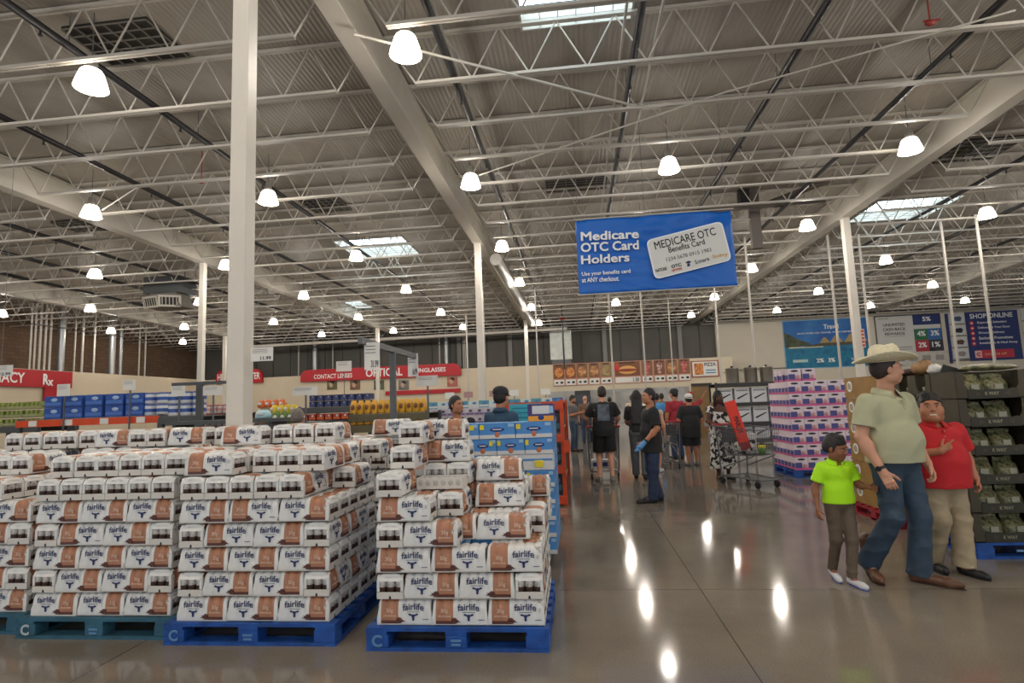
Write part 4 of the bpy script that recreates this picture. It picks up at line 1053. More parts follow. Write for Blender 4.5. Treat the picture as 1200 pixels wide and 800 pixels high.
# rack with the orange beam: blue cartons in two tiers
YA = 9.4
xa, xb = at_y(20, 494, YA).x, at_y(188, 494, YA).x
za = at_y(100, 489.5, YA).z
ra = rack('shelf_rack', xa, xb, YA, YA+1.1, [.2, .9, za], 'long shelf rack with a bright orange beam behind the stacked cases at left')
tags(ra, -(xb-xa)/2, (xb-xa)/2, za-.07, -.585, 4)
bc = goods_carton(.355, .3, .205, mat('deep_blue_carton', (38,78,156), .5, noise=.1, nscale=12), mat('blue_mid', (72,112,186), .5), mat('pale_mark', (160,186,220), .5))
spots = []
for tier in range(2):
    for i in range(5): spots.append((at_y(59+24*i, 475, YA).x, YA+.2, za+tier*.208))
sizes(None, lambda i: f'deep blue carton on the orange-beamed rack, {["lower","upper"][i//5]} tier, {ORD[i%5]} from the left', 'carton', 'blue_goods_carton', 'deep blue cartons on the orange-beamed rack', spots, bc)
bt = tub(.105, .2, mat('tub_white', (206,208,212), .4), mat('tub_lid', (60,86,150), .4), mat('tub_blue', (46,84,160), .4))
spots = [(at_y(168+15*i, 475, YA).x, YA+.18, za+tier*.205) for tier in range(2) for i in range(2)]
sizes(None, lambda i: f'white and blue tub at the right end of the orange-beamed rack, {["lower","upper"][i//2]} tier, {["left","right"][i%2]}', 'tub', 'white_tub', 'white and blue tubs', spots, bt)
# green can trays at far left
YG = 10.2
x0, x1 = at_y(-40, 480, YG).x, at_y(46, 480, YG).x; zg = at_y(20, 499, YG).z
rg = rack('shelf_rack', x0, x1, YG, YG+.9, [.2, .8, zg], 'shelf rack of green cans at the far left edge', beam=RKG)
gt = mat('can_green', (116,128,52), .45, noise=.35, nscale=30)
def can_tray(t):
    put('tray', CT1, t)
    for i in range(4): put('can', CT2, t, (-.15+.1*i, -.1, .01))
CT1 = MB().box((0,0,.005), (.42, .32, .01)).box((0,-.158,.03), (.42, .004, .06)).box((0,.1,.07), (.4, .1, .12)).mesh('tray', mat('tray_olive', (150,150,104), .6)); CT2 = MB().lathe([(0,0),(.046,0),(.048,.006),(.048,.125),(.044,.13),(0,.13)], 12).mesh('can', gt)
spots = [(x1-.25-.43*i, YG+.25, zg+tier*.165) for tier in range(3) for i in range(4)]
sizes(None, lambda i: f'tray of green cans at far left, {["bottom","middle","top"][i//4]} tier, {ORD[i%4]} from the right', 'can tray', 'can_tray', 'trays of green cans', spots, can_tray)
# tubs right of the blue cartons, on a grey rack
YT = 8.9
x0, x1 = at_y(187, 480, YT).x, at_y(236, 480, YT).x; zt = at_y(210, 487, YT).z
rack('shelf_rack', x0, x1, YT, YT+.8, [.2, .8, zt], 'short grey shelf rack of white tubs left of the big column', beam=RKG)
spots = [(x0+.13+.222*i, YT+.2, zt+tier*.205) for tier in range(2) for i in range(3)]
sizes(None, lambda i: f'white tub with blue lid left of the big column, {["lower","upper"][i//3]} tier, {ORD[i%3]} from the left', 'tub', 'white_tub', 'white tubs left of the column', spots, bt)
# red and white rack between tubs and column
YC = 9.8
x0, x1 = at_y(237, 480, YC).x, at_y(268, 480, YC).x; z0 = at_y(250, 484, YC).z
rack('shelf_rack', x0-.05, x1+.3, YC, YC+.8, [.3, z0-.32, z0], 'red-beamed shelf rack with small white bottles just left of the big column', beam=mat('beam_red', (150,26,34), .5))
sb = tub(.05, .15, mat('bottle_white', (214,204,198), .4), mat('cap_red', (170,40,44), .4), mat('label_rose', (196,150,146), .4))
spots = [(x0+.06+.112*i, YC+.1, z0+.0-tier*.32) for tier in range(2) for i in range(6)]
sizes(None, lambda i: f'small white bottle on the red-beamed rack, {["upper","lower"][i//6]} shelf, {ORD[i%6]} from the left', 'bottle', 'white_bottle', 'small white bottles on the red rack', spots, sb)
# produce bags right of the column
YP = 8.8
x0, x1 = at_y(298, 480, YP).x, at_y(350, 480, YP).x; zp = at_y(325, 496, YP).z
rack('shelf_rack', x0, x1, YP, YP+1.3, [.3, zp], 'low shelf rack of bagged produce just right of the big column', beam=RKG)
def bagrow(px0, px1, py0, py1, y, n, body, mark, lab, nm='snack_bag', zfix=None):
    for i in range(n):
        a = px0+(px1-px0)*(i+.5)/n; X, Z, W_, H_ = pbox(a-(px1-px0)/n/2, py0, a+(px1-px0)/n/2, py1, y)
        k = (nm, body.name, round(W_, 2), round(H_, 2))
        if k not in BG: BG[k] = bag(W_*1.02, .16, H_, body, mark)
        t = thing(nm, lab+(f', {ORD[i]} from the left' if n > 1 else ''), 'bag', (X, y, Z if zfix is None else zfix), random.uniform(-.15, .15), lab); BG[k](t)
BG = {}
G1 = mat('bag_green', (96,122,58), .5, noise=.4, nscale=18); G2 = mat('bag_yellow', (216,190,52), .45, noise=.2, nscale=12); G3 = mat('bag_orange', (206,104,48), .45, noise=.25, nscale=14); G4 = mat('bag_tan', (160,116,92), .5, noise=.3, nscale=14); PB = mat('plastic_pale_blue', (170,206,216), .3)
bagrow(312, 346, 482, 496, YP+.1, 4, G1, CWH, 'green bag of produce right of the big column', zfix=zp)
bagrow(300, 313, 473, 489, YP+.12, 1, G4, CRD, 'tan round bag beside the big column', zfix=zp)
for (a, b, c, d, n, mt_, lab) in ((318,348,474,484,4,G2,'yellow bag of produce above the green ones'), (303,335,468,477,4,G3,'orange bag of produce at the back right of the column')):
    X, Z, W_, H_ = pbox(a, c, b, d, YP+.6)
    st = MB().rbox((0,0,(Z-zp)/2), (W_+.05, .3, Z-zp-.002), .01).build('display_crate', mat('crate_card', (150,128,96), .7), None, (X, YP+(.45 if c > 470 else .85), zp+.001)); tag(st, 'plain card riser crate under the '+lab.split(' bag')[0]+' produce bags', 'crate')
    bagrow(a, b, c, d, YP+(.45 if c > 470 else .85), n, mt_, CWH, lab, zfix=Z)
bagrow(300, 317, 487, 497, 7.62, 1, PB, CWH, 'pale blue plastic sheet heap in front of the produce', 'plastic_heap', zfix=at_y(270, 491, 7.6).z-.004)
t = thing('side_table', 'dark low table edge behind the top cases at the column', 'table', (at_y(270,492,7.6).x, 7.6, 0))
zt_ = at_y(270, 491, 7.6).z
MB().box((0,0,zt_-.03), (1.6, .5, .05)).build('table_top', RKG, t)
for sx in (-1, 1): MB().box((sx*.7, 0, (zt_-.05)/2), (.05, .4, zt_-.05)).build('leg', RKG, t)
# navy packs, red/orange trays and yellow bags in the middle left
YN = 11.3
x0, x1 = at_y(354, 470, YN).x, at_y(436, 470, YN).x; zn = at_y(395, 476, YN).z; zr = at_y(375, 492, YN).z
rack('shelf_rack', x0-.1, x1+.1, YN, YN+.9, [.4, zr, zn], 'shelf rack of navy packs over red snack trays left of the grey sign post', beam=RKG)
nb = goods_carton(.138, .25, .12, mat('pack_navy', (34,42,84), .45, noise=.2, nscale=14), mat('pack_blue2', (62,76,128), .5), mat('pack_pale', (120,132,170), .5))
spots = [(at_y(365+9.2*i, 468, YN).x, YN+.16, zn+.125*tier) for tier in range(2) for i in range(8)]
sizes(None, lambda i: f'navy pack on the shelf under the optical sign, {["lower","upper"][i//8]} tier, {ORD[i%8]} from the left', 'pack', 'navy_pack', 'navy packs', spots, nb)
rt = goods_carton(.15, .25, .125, mat('snack_red', (176,58,44), .5, noise=.35, nscale=22), mat('snack_orange', (214,112,54), .5), CWH)
spots = [(at_y(358+9.5*i, 486, YN).x, YN+.06, zr) for i in range(8)]
sizes(None, lambda i: f'red and orange snack tray below the navy packs, {ORD[i]} from the left', 'snack tray', 'snack_tray', 'red snack trays', spots, rt)
YY = 10.0
x0, x1 = at_y(409, 480, YY).x, at_y(502, 480, YY).x; zy1 = at_y(455, 484, YY).z; zy2 = at_y(455, 497, YY).z
rack('shelf_rack', x0, x1, YY, YY+1.0, [.4, zy2, zy1], 'shelf rack full of yellow bags around the grey sign post', beam=mat('beam_olive', (92,84,60), .6))
bagrow(411, 500, 468, 484, YY+.12, 11, mat('bag_gold', (208,156,48), .4, noise=.35, nscale=10), mat('bag_brown_mark', (120,74,40), .5), 'yellow bag on the upper shelf behind the grey sign post', zfix=zy1)
bagrow(411, 500, 486, 497, YY+.06, 11, mat('bag_gold2', (186,134,44), .4, noise=.3, nscale=10), mat('bag_green_mark', (90,104,50), .5), 'yellow bag on the lower shelf behind the grey sign post', zfix=zy2)
# white-purple bottle cases
YW = 11.6
x0, x1 = at_y(502, 490, YW).x, at_y(586, 490, YW).x; zw = at_y(545, 498, YW).z
rack('shelf_rack', x0-.05, x1+.05, YW, YW+1.0, [.4, zw], 'shelf rack of white and violet bottle packs behind the two shoppers', beam=RKG)
wp = goods_carton(.19, .25, .17, mat('pack_white', (200,194,204), .45, noise=.1, nscale=14), mat('pack_violet', (128,108,150), .5), mat('pack_violet2', (92,78,120), .5))
spots = [(at_y(508+10.6*i, 490, YW).x, YW+.16, zw+tier*.175) for tier in range(2) for i in range(8)]
sizes(None, lambda i: f'white and violet bottle pack, {["lower","upper"][i//8]} tier, {ORD[i%8]} from the left', 'pack', 'violet_pack', 'white and violet packs', spots, wp)
# teal and white packs on the far shelf row
YF = 15.5
x0, x1 = at_y(498, 474, YF).x, at_y(662, 470, YF).x; zf = at_y(580, 477, YF).z
rack('shelf_rack', x0, x1, YF, YF+1.2, [.4, 1.0, zf], 'far shelf row topped with teal and white packs beneath the beige wall', beam=mat('beam_navy', (40,44,92), .5))
tp = [goods_carton(.3, .3, .2, mat('pack_teal%d' % k, c, .45, noise=.1, nscale=10), CWH, mat('pack_blue3', (70,130,180), .5)) for k, c in enumerate([(86,150,168),(196,208,206),(60,110,170)])]
for i in range(13):
    t = thing('teal_pack', f'teal, blue or white pack on the far shelf row, {ORD[i]} from the left', 'pack', (x0+.2+(x1-x0-.4)*i/12, YF+.2, zf), 0, 'packs on the far shelf row'); tp[(0,1,2,0,1)[i % 5]](t)
for i, px in enumerate((592, 608, 684)):
    p = at_y(min(px, 640), 462, YF+.5)
for i in range(5):
    t = thing('far_sign', f'small sign card standing on the far shelf row, {ORD[i]} from the left', 'sign card', (at_y((549,579,603,640,527)[i], 470, YF+.6).x, YF+.6, zf), 0, 'sign cards on the far shelf row')
    MB().tube((0,0,0), (0,0,.3), .012, n=6).build('stem', GREY_POST, t); MB().box((0,0,.38), (.26, .02, .17)).build('card', mat('sign_rose', (170,130,130), .6) if i < 2 else PAPER, t)
# orange end-rack with cyan board by the aisle
YE = 9.0
xe = at_y(662, 520, YE).x
zt_ = at_y(640, 470, YE).z
re_ = rack('end_rack', xe-1.05, xe, YE, YE+3.6, [.16, .62, 1.1, zt_], 'orange-framed end rack facing the aisle behind the blue cartons', beam=ORB, up=ORB, top=zt_+.02)
kk = goods_carton(.2, .28, .3, mat('dark_pack', (40,42,50), .45, noise=.3, nscale=10), mat('pack_teal_d', (60,110,120), .5), mat('pack_mauve', (120,104,140), .5))
spots = [(xe-.16-.21*(i % 4), YE+.2, (.18, .64, 1.12)[i//4]) for i in range(12)]+[(xe-.16, YE+.7+.35*(i % 7), (.18, .64, 1.12)[i//7]) for i in range(21)]
sizes(None, lambda i: (f'dark pack on the front of the orange end rack, {["bottom","middle","top"][i//4]} shelf, {ORD[i%4]} from the aisle' if i < 12 else f'dark pack facing the aisle, orange end rack, {["bottom","middle","top"][(i-12)//7]} shelf, {ORD[(i-12)%7]} from front'), 'pack', 'dark_pack', 'dark packs on the orange end rack', spots, kk)
t = thing('orange_ticket', 'small orange ticket hanging on the grey end of the rack', 'tag', (xe+.03, YE-.05, at_y(649, 523, YE).z))
MB().box((0,0,0), (.1, .02, .18)).build('card', ORB, t); MB().tube((0,.02,.08), (0,.07,.12), .006, n=5).build('hook', GREY_POST, t)
X, Z, W_, H_ = pbox(597, 473, 635, 500, 8.2)
t = thing('cyan_board', 'bright cyan board behind the shopper in the dark cap', 'display board', (X, 8.2, 0))
MB().box((0,0,Z+H_/2), (W_, .04, H_)).build('board', mat('board_cyan', (62,172,196), .5), t)
for i in range(4): MB().box((-W_*.15,-.025,Z+H_*(.82-.2*i)), (W_*.5, .006, .012)).build('text_line', mat('board_print', (36,120,150), .6), t)
for sx in (-1, 1): MB().tube((sx*W_*.4,.03,0), (sx*W_*.4,.03,Z+.1), .018, n=8).build('leg', GREY_POST, t)
MB().box((W_*.36,-.03,Z+H_*.6), (W_*.3, .01, H_*.55)).build('dark_panel', INK, t)

# ---- grey sign post with price cards near the stacks
YS = 6.92
P = at_y(460, 412, YS)
t = thing('sign_post', 'grey T-shaped price sign post behind the bottle stacks', 'sign post', (P.x, YS, 0))
MB().rbox((0,0,P.z/2), (.075, .05, P.z), .006).build('post', GREY_POST, t)
MB().rbox((0,0,.02), (.2, .2, .04), .01).build('foot', GREY_POST, t)
a_, b_ = at_x(422, 400.5, P.x), at_x(488, 416.5, P.x)
MB().box((0,(a_.y+b_.y)/2-YS,(a_.z+b_.z)/2), (.05, b_.y-a_.y, .07)).build('cross_arm', GREY_POST, t)
def card(px0, py0, px1, py1, y, lab, price=None, rz=0, hang=None):
    X, Z, W_, H_ = pbox(px0, py0, px1, py1, y)
    t = thing('price_card', lab, 'price card', (X, y, Z), rz, 'white price cards')
    MB().box((0,0,H_/2), (W_, .006, H_)).build('card', PAPER, t)
    for i in range(3): MB().box((-W_*.08,-.005,H_*(.86-.12*i)), (W_*.66, .002, H_*.025)).build('text_line', mat('fine_grey', (120,118,116), .6), t)
    if price: fit(price, INK, t, -W_*.06, W_*.42, H_*.08, H_*.34, -.005, .025)
    if hang: MB().tube((0,0,H_), (0,0,H_+hang), .004, n=5).build('wire', GREY_POST, t)
    return t
card(427, 401, 445, 433, a_.y+.12, 'white price card hanging on the near arm of the grey sign post', '31.99')
card(478, 414, 490, 441, b_.y-.1, 'white price card hanging at the far arm of the grey sign post', '16.99')
pc = card(294, 407, 320, 423, 5.4245, 'white price card fixed to the right side of the big column', '11.99')
MB().box((-.085,.01,.06), (.03,.02,.05)).build('bracket', GREY_POST, pc)
card(0-12, 428, 15, 441, 8.0, 'white price card at the left edge over the pharmacy sign', '12.99', hang=3.4)
def stand(px0, py0, px1, py1, y, lab, lab2, pxp=None):
    c = card(px0, py0, px1, py1, y, lab)
    t = thing('card_stand', lab2, 'sign post', (c.location.x if pxp is None else at_y(pxp, py1, y).x, y+.03, 0), 0, 'slim card stands')
    MB().box((0,0,c.location.z/2+.05), (.022, .02, c.location.z+.1)).build('post', GREY_POST, t); MB().box((0,0,.015), (.16, .16, .03)).build('foot', GREY_POST, t)
stand(488, 440, 513, 452, 8.2, 'pale double price card on a slim post left of the first shopper', 'slim grey card stand beside the yellow bags')
stand(343, 453, 372, 463, 8.9, 'pale wide price card above the navy packs', 'slim grey card stand left of the navy packs')
stand(201, 452, 217, 464, 8.3, 'white price card over the white tubs left of the column', 'slim grey card stand by the white tubs')
stand(238, 452, 260, 463, 8.4, 'white price card close to the left side of the big column', 'slim grey card stand close to the big column')
stand(144, 445, 159, 457, 9.3, 'white price card above the right end of the blue cartons', 'slim grey card stand behind the blue cartons')
stand(67, 450, 82, 464, 9.3, 'white price card above the first blue cartons below the pharmacy sign', 'slim grey card stand at the left of the blue cartons')
stand(394, 423, 412, 435, 20, 'far white card in front of the contact lenses lettering', 'far slim card stand below the optical sign')
x0, x1 = at_y(200, 450, 8.5).x, at_y(262, 450, 8.5).x; zz_ = at_y(230, 450.5, 8.5).z; xp = at_y(232, 460, 8.5).x
t = thing('sign_post', 'dark T-shaped sign post left of the big column', 'sign post', (xp, 8.55, 0))
MB().box((0,0,zz_/2), (.1, .06, zz_)).build('post', RKG, t); MB().box(((x0+x1)/2-xp,0,zz_+.02), (x1-x0, .06, .05)).build('cross_arm', RKG, t); MB().box((0,0,.015), (.2, .2, .03)).build('foot', RKG, t)

# ================================================================== RIGHT SIDE
# ---- pink and white cartons on a blue pallet
XK, YK = 4.02, 11.5
pallet(XK-.02, YK-.03, 1.24, 1.16, PBLUE, 'blue pallet under the pink and white cartons', marks=False)
PKH = .238
KW = mat('pink_white', (222,206,214), .5); KP = mat('pink_band', (206,92,142), .5); KB = mat('pink_blue', (70,72,136), .5); KPH = mat('pink_photo', (196,150,150), .5, noise=.4, nscale=30)
w_, d_ = .238, .19
k1 = MB().rbox((0,0,PKH/2), (w_-.004, d_-.004, PKH-.003), .004).mesh('carton', KW)
k2 = MB().box((0,-d_/2-.001,PKH*.1), (w_*.98, .004, PKH*.2)).mesh('pink_band', KP)
k3 = MB().box((-w_*.23,-d_/2-.002,PKH*.36), (w_*.5, .004, PKH*.42)).mesh('blue_panel', KB)
k4 = MB().ball((w_*.22,-d_/2-.001,PKH*.34), (w_*.2, .006, PKH*.16), 10).mesh('photo_print', KPH)
k5 = MB().ball((0,-d_/2-.001,PKH*.82), (w_*.3, .004, PKH*.08), 10).mesh('script_mark', INK)
k6 = MB().box((-w_/2-.001,0,PKH*.34), (.004, d_*.8, PKH*.34)).mesh('blue_panel', KB); k7 = MB().box((-w_/2-.001,0,PKH*.1), (.004, d_*.9, PKH*.16)).mesh('pink_band', KP)
def pink(x, y, z, lab, side=False):
    t = thing('pink_carton', lab, 'carton', (x, y, z), random.uniform(-.008, .008), 'pink and white cartons')
    put('carton', k1, t)
    for m_ in (k2, k3, k4, k5): put(m_.name.split('.')[0], m_, t)
    if side: put('blue_panel', k6, t); put('pink_band', k7, t)
for n in range(7):
    for i in range(5): pink(XK+w_/2+i*w_, YK+d_/2, BASE+n*PKH, f'pink and white carton in the front face, layer {NUM[n+1]} up, {ORD[i]} from the left', i == 0)
    for r in range(1, 6): pink(XK+w_/2, YK+d_/2+r*d_, BASE+n*PKH, f'pink and white carton on the left side, layer {NUM[n+1]} up, {ORD[r]} behind the corner', True)
for i, (u, v) in enumerate([(.14,.1),(.4,.1),(.12,.66),(.12,.38)]): pink(XK+u, YK+v, BASE+7*PKH, f'loose pink carton on top of the pink stack, {ORD[i]} of four', True)

# ---- kraft display on a red pallet, mostly hidden by the man
YQ = 7.15
xq = at_y(995, 500, YQ+.98).x
pallet(xq-.03, YQ-.04, .84, 1.1, PRED, 'red pallet under the kraft display behind the man in the hat', marks=False)
KR = mat('kraft_gold', (154,117,60), .6, noise=.15, nscale=6)
for n in range(6):
    z = BASE+n*.268
    t = thing('kraft_carton', f'kraft display carton with white round sticker, {ORD[n]} from the bottom behind the hatted man', 'carton', (xq+.39, YQ+.5, z), 0, 'kraft display cartons')
    for nm, c, d in (('side_wall',(-.38,0,.13),(.012,1,.26)), ('side_wall',(.38,0,.13),(.012,1,.26)), ('back_wall',(0,.49,.13),(.76,.012,.26)), ('base',(0,0,.006),(.76,1,.012)), ('front_lip',(0,-.494,.05),(.76,.012,.1)), ('top_panel',(0,.1,.258),(.76,.78,.01))):
        MB().box(c, d).build(nm, KR, t)
    s_ = MB().lathe([(0,0),(.07,0),(.07,.003),(0,.003)], 18, smooth=False).build('round_sticker', WHITE, t, (-.386, .36, .15)); s_.rotation_euler = (0, -PI/2, 0)
    s_ = MB().lathe([(.02,0),(.045,0),(.045,.002),(.02,.002)], 18, smooth=False).build('sticker_ring', mat('sticker_grey', (168,158,140), .6), t, (-.3905, .36, .15)); s_.rotation_euler = (0, -PI/2, 0)
    for i in range(4):
        j = thing('brown_bottle', f'small brown bottle in kraft carton {NUM[n+1]}, {ORD[i]} from the left', 'bottle', (xq+.12+.18*i, YQ+.12, z+.014), 0, 'brown bottles in the kraft display')
        MB().lathe([(0,0),(.05,0),(.05,.12),(.02,.17),(.02,.2)], 12).build('bottle', mat('bottle_amber', (112,68,34), .3), j); MB().lathe([(.024,.19),(.024,.215),(0,.215)], 10).build('cap', mat('cap_gold', (216,190,130), .4), j); MB().lathe([(.051,.03),(.051,.1)], 12).build('label_band', CWH, j)

# ---- olive display cartons with camouflage packs on a blue pallet
OL = mat('olive_card', (64,58,41), .6, noise=.14, nscale=5)
OLD = mat('olive_dark', (46,45,33), .6, noise=.1, nscale=6)
CAMO = ramp_mat('camo_cloth', [(.36,(56,58,40)),(.45,(92,96,66)),(.53,(138,132,96)),(.6,(84,80,58)),(.68,(164,156,126))], 16, 'noise', .35, 5, bump=.3)
XO, YO = 3.57, 5.86
pl = pallet(XO, YO, 1.24, 1.06, PBLUE, 'blue pallet under the olive camouflage display at right', marks=False)
MB().box((-.2,-.534,.075), (.18, .003, .02)).build('scuff_mark', CHALK, pl)

TH = .262
def olive_tray(x, y, z, W, D, rz, lab, packs, plab, front=True):
    """carton open to its front (-y before turning); packs are things of their own inside"""
    t = thing('display_carton', lab, 'display carton', (x, y, z), rz, 'olive display cartons')
    th = .008
    MB().box((0,0,th/2), (W, D, th)).build('base', OL, t); MB().box((0,D/2-th/2,TH/2), (W, th, TH-.002)).build('back_wall', OLD, t)
    for sx in (-1, 1):
        MB().box((sx*(W/2-th/2),0,TH/2), (th, D-.002, TH-.002)).build('side_wall', OL, t)
        MB().prism([(sx*W/2,0),(sx*W/2,TH-.003),(sx*(W/2-.07),TH-.003),(sx*(W/2-.075),.13),(sx*(W/2-.1),.09),(sx*(W/2-.1),0)], -D/2, -D/2+.008).build('front_flap', OL, t)
    MB().prism([(-W/2+.09,0),(W/2-.09,0),(W/2-.09,.085),(W/2-.13,.095),(W/2-.17,.085),(-W/2+.17,.085),(-W/2+.13,.095),(-W/2+.09,.085)], -D/2-.004, -D/2+.005).build('front_lip', OLD, t)
    fit('K WAY', mat('lip_print', (146,142,120), .6), t, -.07, .05, .03, .062, -D/2-.007, .02)
    MB().prism([(-.15,.02),(-.1,.046),(-.15,.07)], -D/2-.006, -D/2-.003).prism([(.15,.02),(.1,.046),(.15,.07)], -D/2-.006, -D/2-.003).build('lip_ornament', OL, t)
    M3 = Matrix.Rotation(rz, 3, 'Z')
    for i in range(packs):
        o = Vector((-W/2+.09+(W-.18)*(i+.5)/packs, -D/2+.13+random.uniform(-.01, .02), th))
        p = Vector((x, y, z)) + M3 @ o
        j = thing('camo_pack', plab+f', {["left","right","third"][i]} one', 'clothing pack', p, rz+random.uniform(-.15, .15), 'camouflage clothing packs')
        pw = (W-.17)/packs; g = MB(); n = 12
        vs = []
        for k in range(7):
            v = k/6; bul = (math.sin(PI*min(1, v*1.15+.1)))**.5
            for q in range(n):
                a = 2*PI*q/n; c_, s_ = math.cos(a), math.sin(a)
                vs.append((pw/2*.95*math.copysign(abs(c_)**.5, c_)*(1-.12*v)+random.uniform(-.008, .008), .09*bul*math.copysign(abs(s_)**.7, s_)+.03*v+random.uniform(-.006, .006), .222*v+random.uniform(0, .012)*(k > 0)))
        g.add(vs, [(k*n+q, k*n+(q+1) % n, (k+1)*n+(q+1) % n, (k+1)*n+q) for k in range(6) for q in range(n)]+[tuple(reversed(range(n))), tuple(range(6*n, 7*n))], smooth=True)
        g.build('folded_cloth', CAMO, j)
        MB().box((0,-.085,.1), (pw*.3, .012, .05)).build('size_label', mat('pack_label', (150,148,130), .5), j)
for n in range(6):
    z = BASE+n*TH
    for i in range(2): olive_tray(XO+.31+.62*i, YO+.21, z, .618, .40, 0, f'olive display carton facing the aisle, {["left","right"][i]} column, {ORD[n]} up', 2, f'camouflage pack in the {["left","right"][i]} front carton {ORD[n]} up')
    for i in range(2): olive_tray(XO+.2, YO+.575+.325*i, z, .322, .398, -PI/2, f'olive display carton facing left, {["near","far"][i]} column, {ORD[n]} up', 1, f'camouflage pack in the {["near","far"][i]} left-facing carton {ORD[n]} up')
zt_ = BASE+6*TH
def lump(nm, lab, cat, x, y, z, rx, ry, rz_, m_, seed, a=.25):
    rnd = random.Random(seed); g = MB(); g.ball((0,0,rz_*.9), (rx, ry, rz_), 14)
    g.v = [(px*(1+rnd.uniform(-a, a)), py*(1+rnd.uniform(-a, a)), max(0, pz*(1+rnd.uniform(-a*.6, a*.6)))) for px, py, pz in g.v]
    o = g.build(nm, m_, None, (x, y, z)); tag(o, lab, cat); return o
KP_ = mat('kraft_paper', (152,116,78), .7, noise=.3, nscale=12)
lump('camo_jacket', 'folded camouflage jacket lying on top of the olive display', 'jacket', XO+.42, YO+.2, zt_+.002, .26, .12, .035, CAMO, 3, .12)
lump('crumpled_paper', 'crumpled brown paper on top of the olive display above the smiling boy', 'paper', XO+.12, YO+.72, zt_+.002, .1, .12, .075, KP_, 5, .3)
lump('white_paper_ball', 'crumpled white paper beside the brown paper on the olive display', 'paper', XO+.09, YO+.46, zt_+.002, .06, .08, .05, PAPER, 8, .3)
lump('brown_hat', 'dark brown hat lying on the olive display at its back left', 'hat', XO+.12, YO+.98, zt_+.002, .1, .09, .04, mat('hat_brown', (74,54,44), .7), 9, .1)
t = thing('open_flap', 'black open carton flap standing up on the olive display', 'flap', (XO+.2, YO+.3, zt_))
MB().prism([(-.16,0),(.12,0),(-.12,.085)], -.006, .006).build('flap', mat('flap_black', (34,36,34), .6), t)
MB().prism([(-.13,.0),(.1,.0),(-.11,.07)], .008, .01).build('lining', PAPER, t)

# ---- stock pots and white cartons on a dark rack
YPT = 19.6
x0, x1 = at_y(838, 450, YPT).x, at_y(922, 446, YPT).x; zp_ = at_y(880, 447.5, YPT).z; zq = at_y(880, 471, YPT).z; zq2 = at_y(880, 494, YPT).z
rack('dark_rack', x0, x1, YPT, YPT+1.0, [.2, zq2, zq, zp_], 'tall dark shelf rack holding three steel pots behind the woman with the cart', beam=mat('rack_black', (44,42,40), .5), up=MATS['rack_black'])
for i, (a, b) in enumerate([(853,871),(876,892),(894,912)]):
    X = at_y((a+b)/2, 440, YPT).x; r = .205
    t = thing('stock_pot', f'large steel stock pot on the dark rack, {["left","middle","right"][i]} of three', 'pot', (X, YPT+.4, zp_), 0, 'stock pots')
    MB().lathe([(0,0),(r*.96,0),(r,.02),(r,.46),(r*1.04,.47),(r*1.04,.485)], 24).build('pot', STEEL, t)
    MB().lathe([(r*1.02,.486),(r*.9,.5),(.0,.51)], 24).build('lid', STEEL, t); MB().lathe([(.025,.505),(.04,.53),(.05,.56),(0,.575)], 12).build('lid_knob', mat('knob_black', (40,38,38), .5), t)
    for s in (-1, 1): MB().path([(s*r,-.06,.36),(s*(r+.06),-.05,.37),(s*(r+.06),.05,.37),(s*r,.06,.36)], .012).build('handle', STEEL, t)
for row, z in enumerate((zq, zq2, .205)):
    for i in range(4):
        X = x0+.32+(x1-x0-.64)*i/3; W_ = (x1-x0-.6)/3*.85; H_ = min(.52, (zq-zq2)-.16)
        t = thing('knife_carton', f'white carton with black print on the dark rack, {["upper","middle","lower"][row]} shelf, {ORD[i]} from the left', 'carton', (X, YPT+.3, z), 0, 'white cartons on the dark rack')
        MB().rbox((0,0,H_/2), (W_, .4, H_), .01).build('carton', CWH, t)
        MB().prism([(-W_*.4,H_*.3),(W_*.3,H_*.62),(W_*.42,H_*.6),(-W_*.3,H_*.22)], -.204, -.201).build('product_print', INK, t)
        MB().box((0,-.203,H_*.82), (W_*.8, .004, H_*.08)).build('title_print', mat('fine_grey', (120,118,116), .6), t)
# brown/wood panel and dark frames left of the pots
X, Z, W_, H_ = pbox(811, 449, 832, 470, 24)
t = thing('wood_display', 'pale wooden display panel left of the dark rack behind the crowd', 'display board', (X, 24, 0)); MB().box((0,0,(Z+H_)/2), (W_, .3, Z+H_)).build('panel', mat('wood_tan', (132,104,64), .6, noise=.1, nscale=4), t); MB().box((0,-.16,Z+H_-.05), (W_+.1, .06, .1)).build('top_rail', MATS['rack_black'], t)

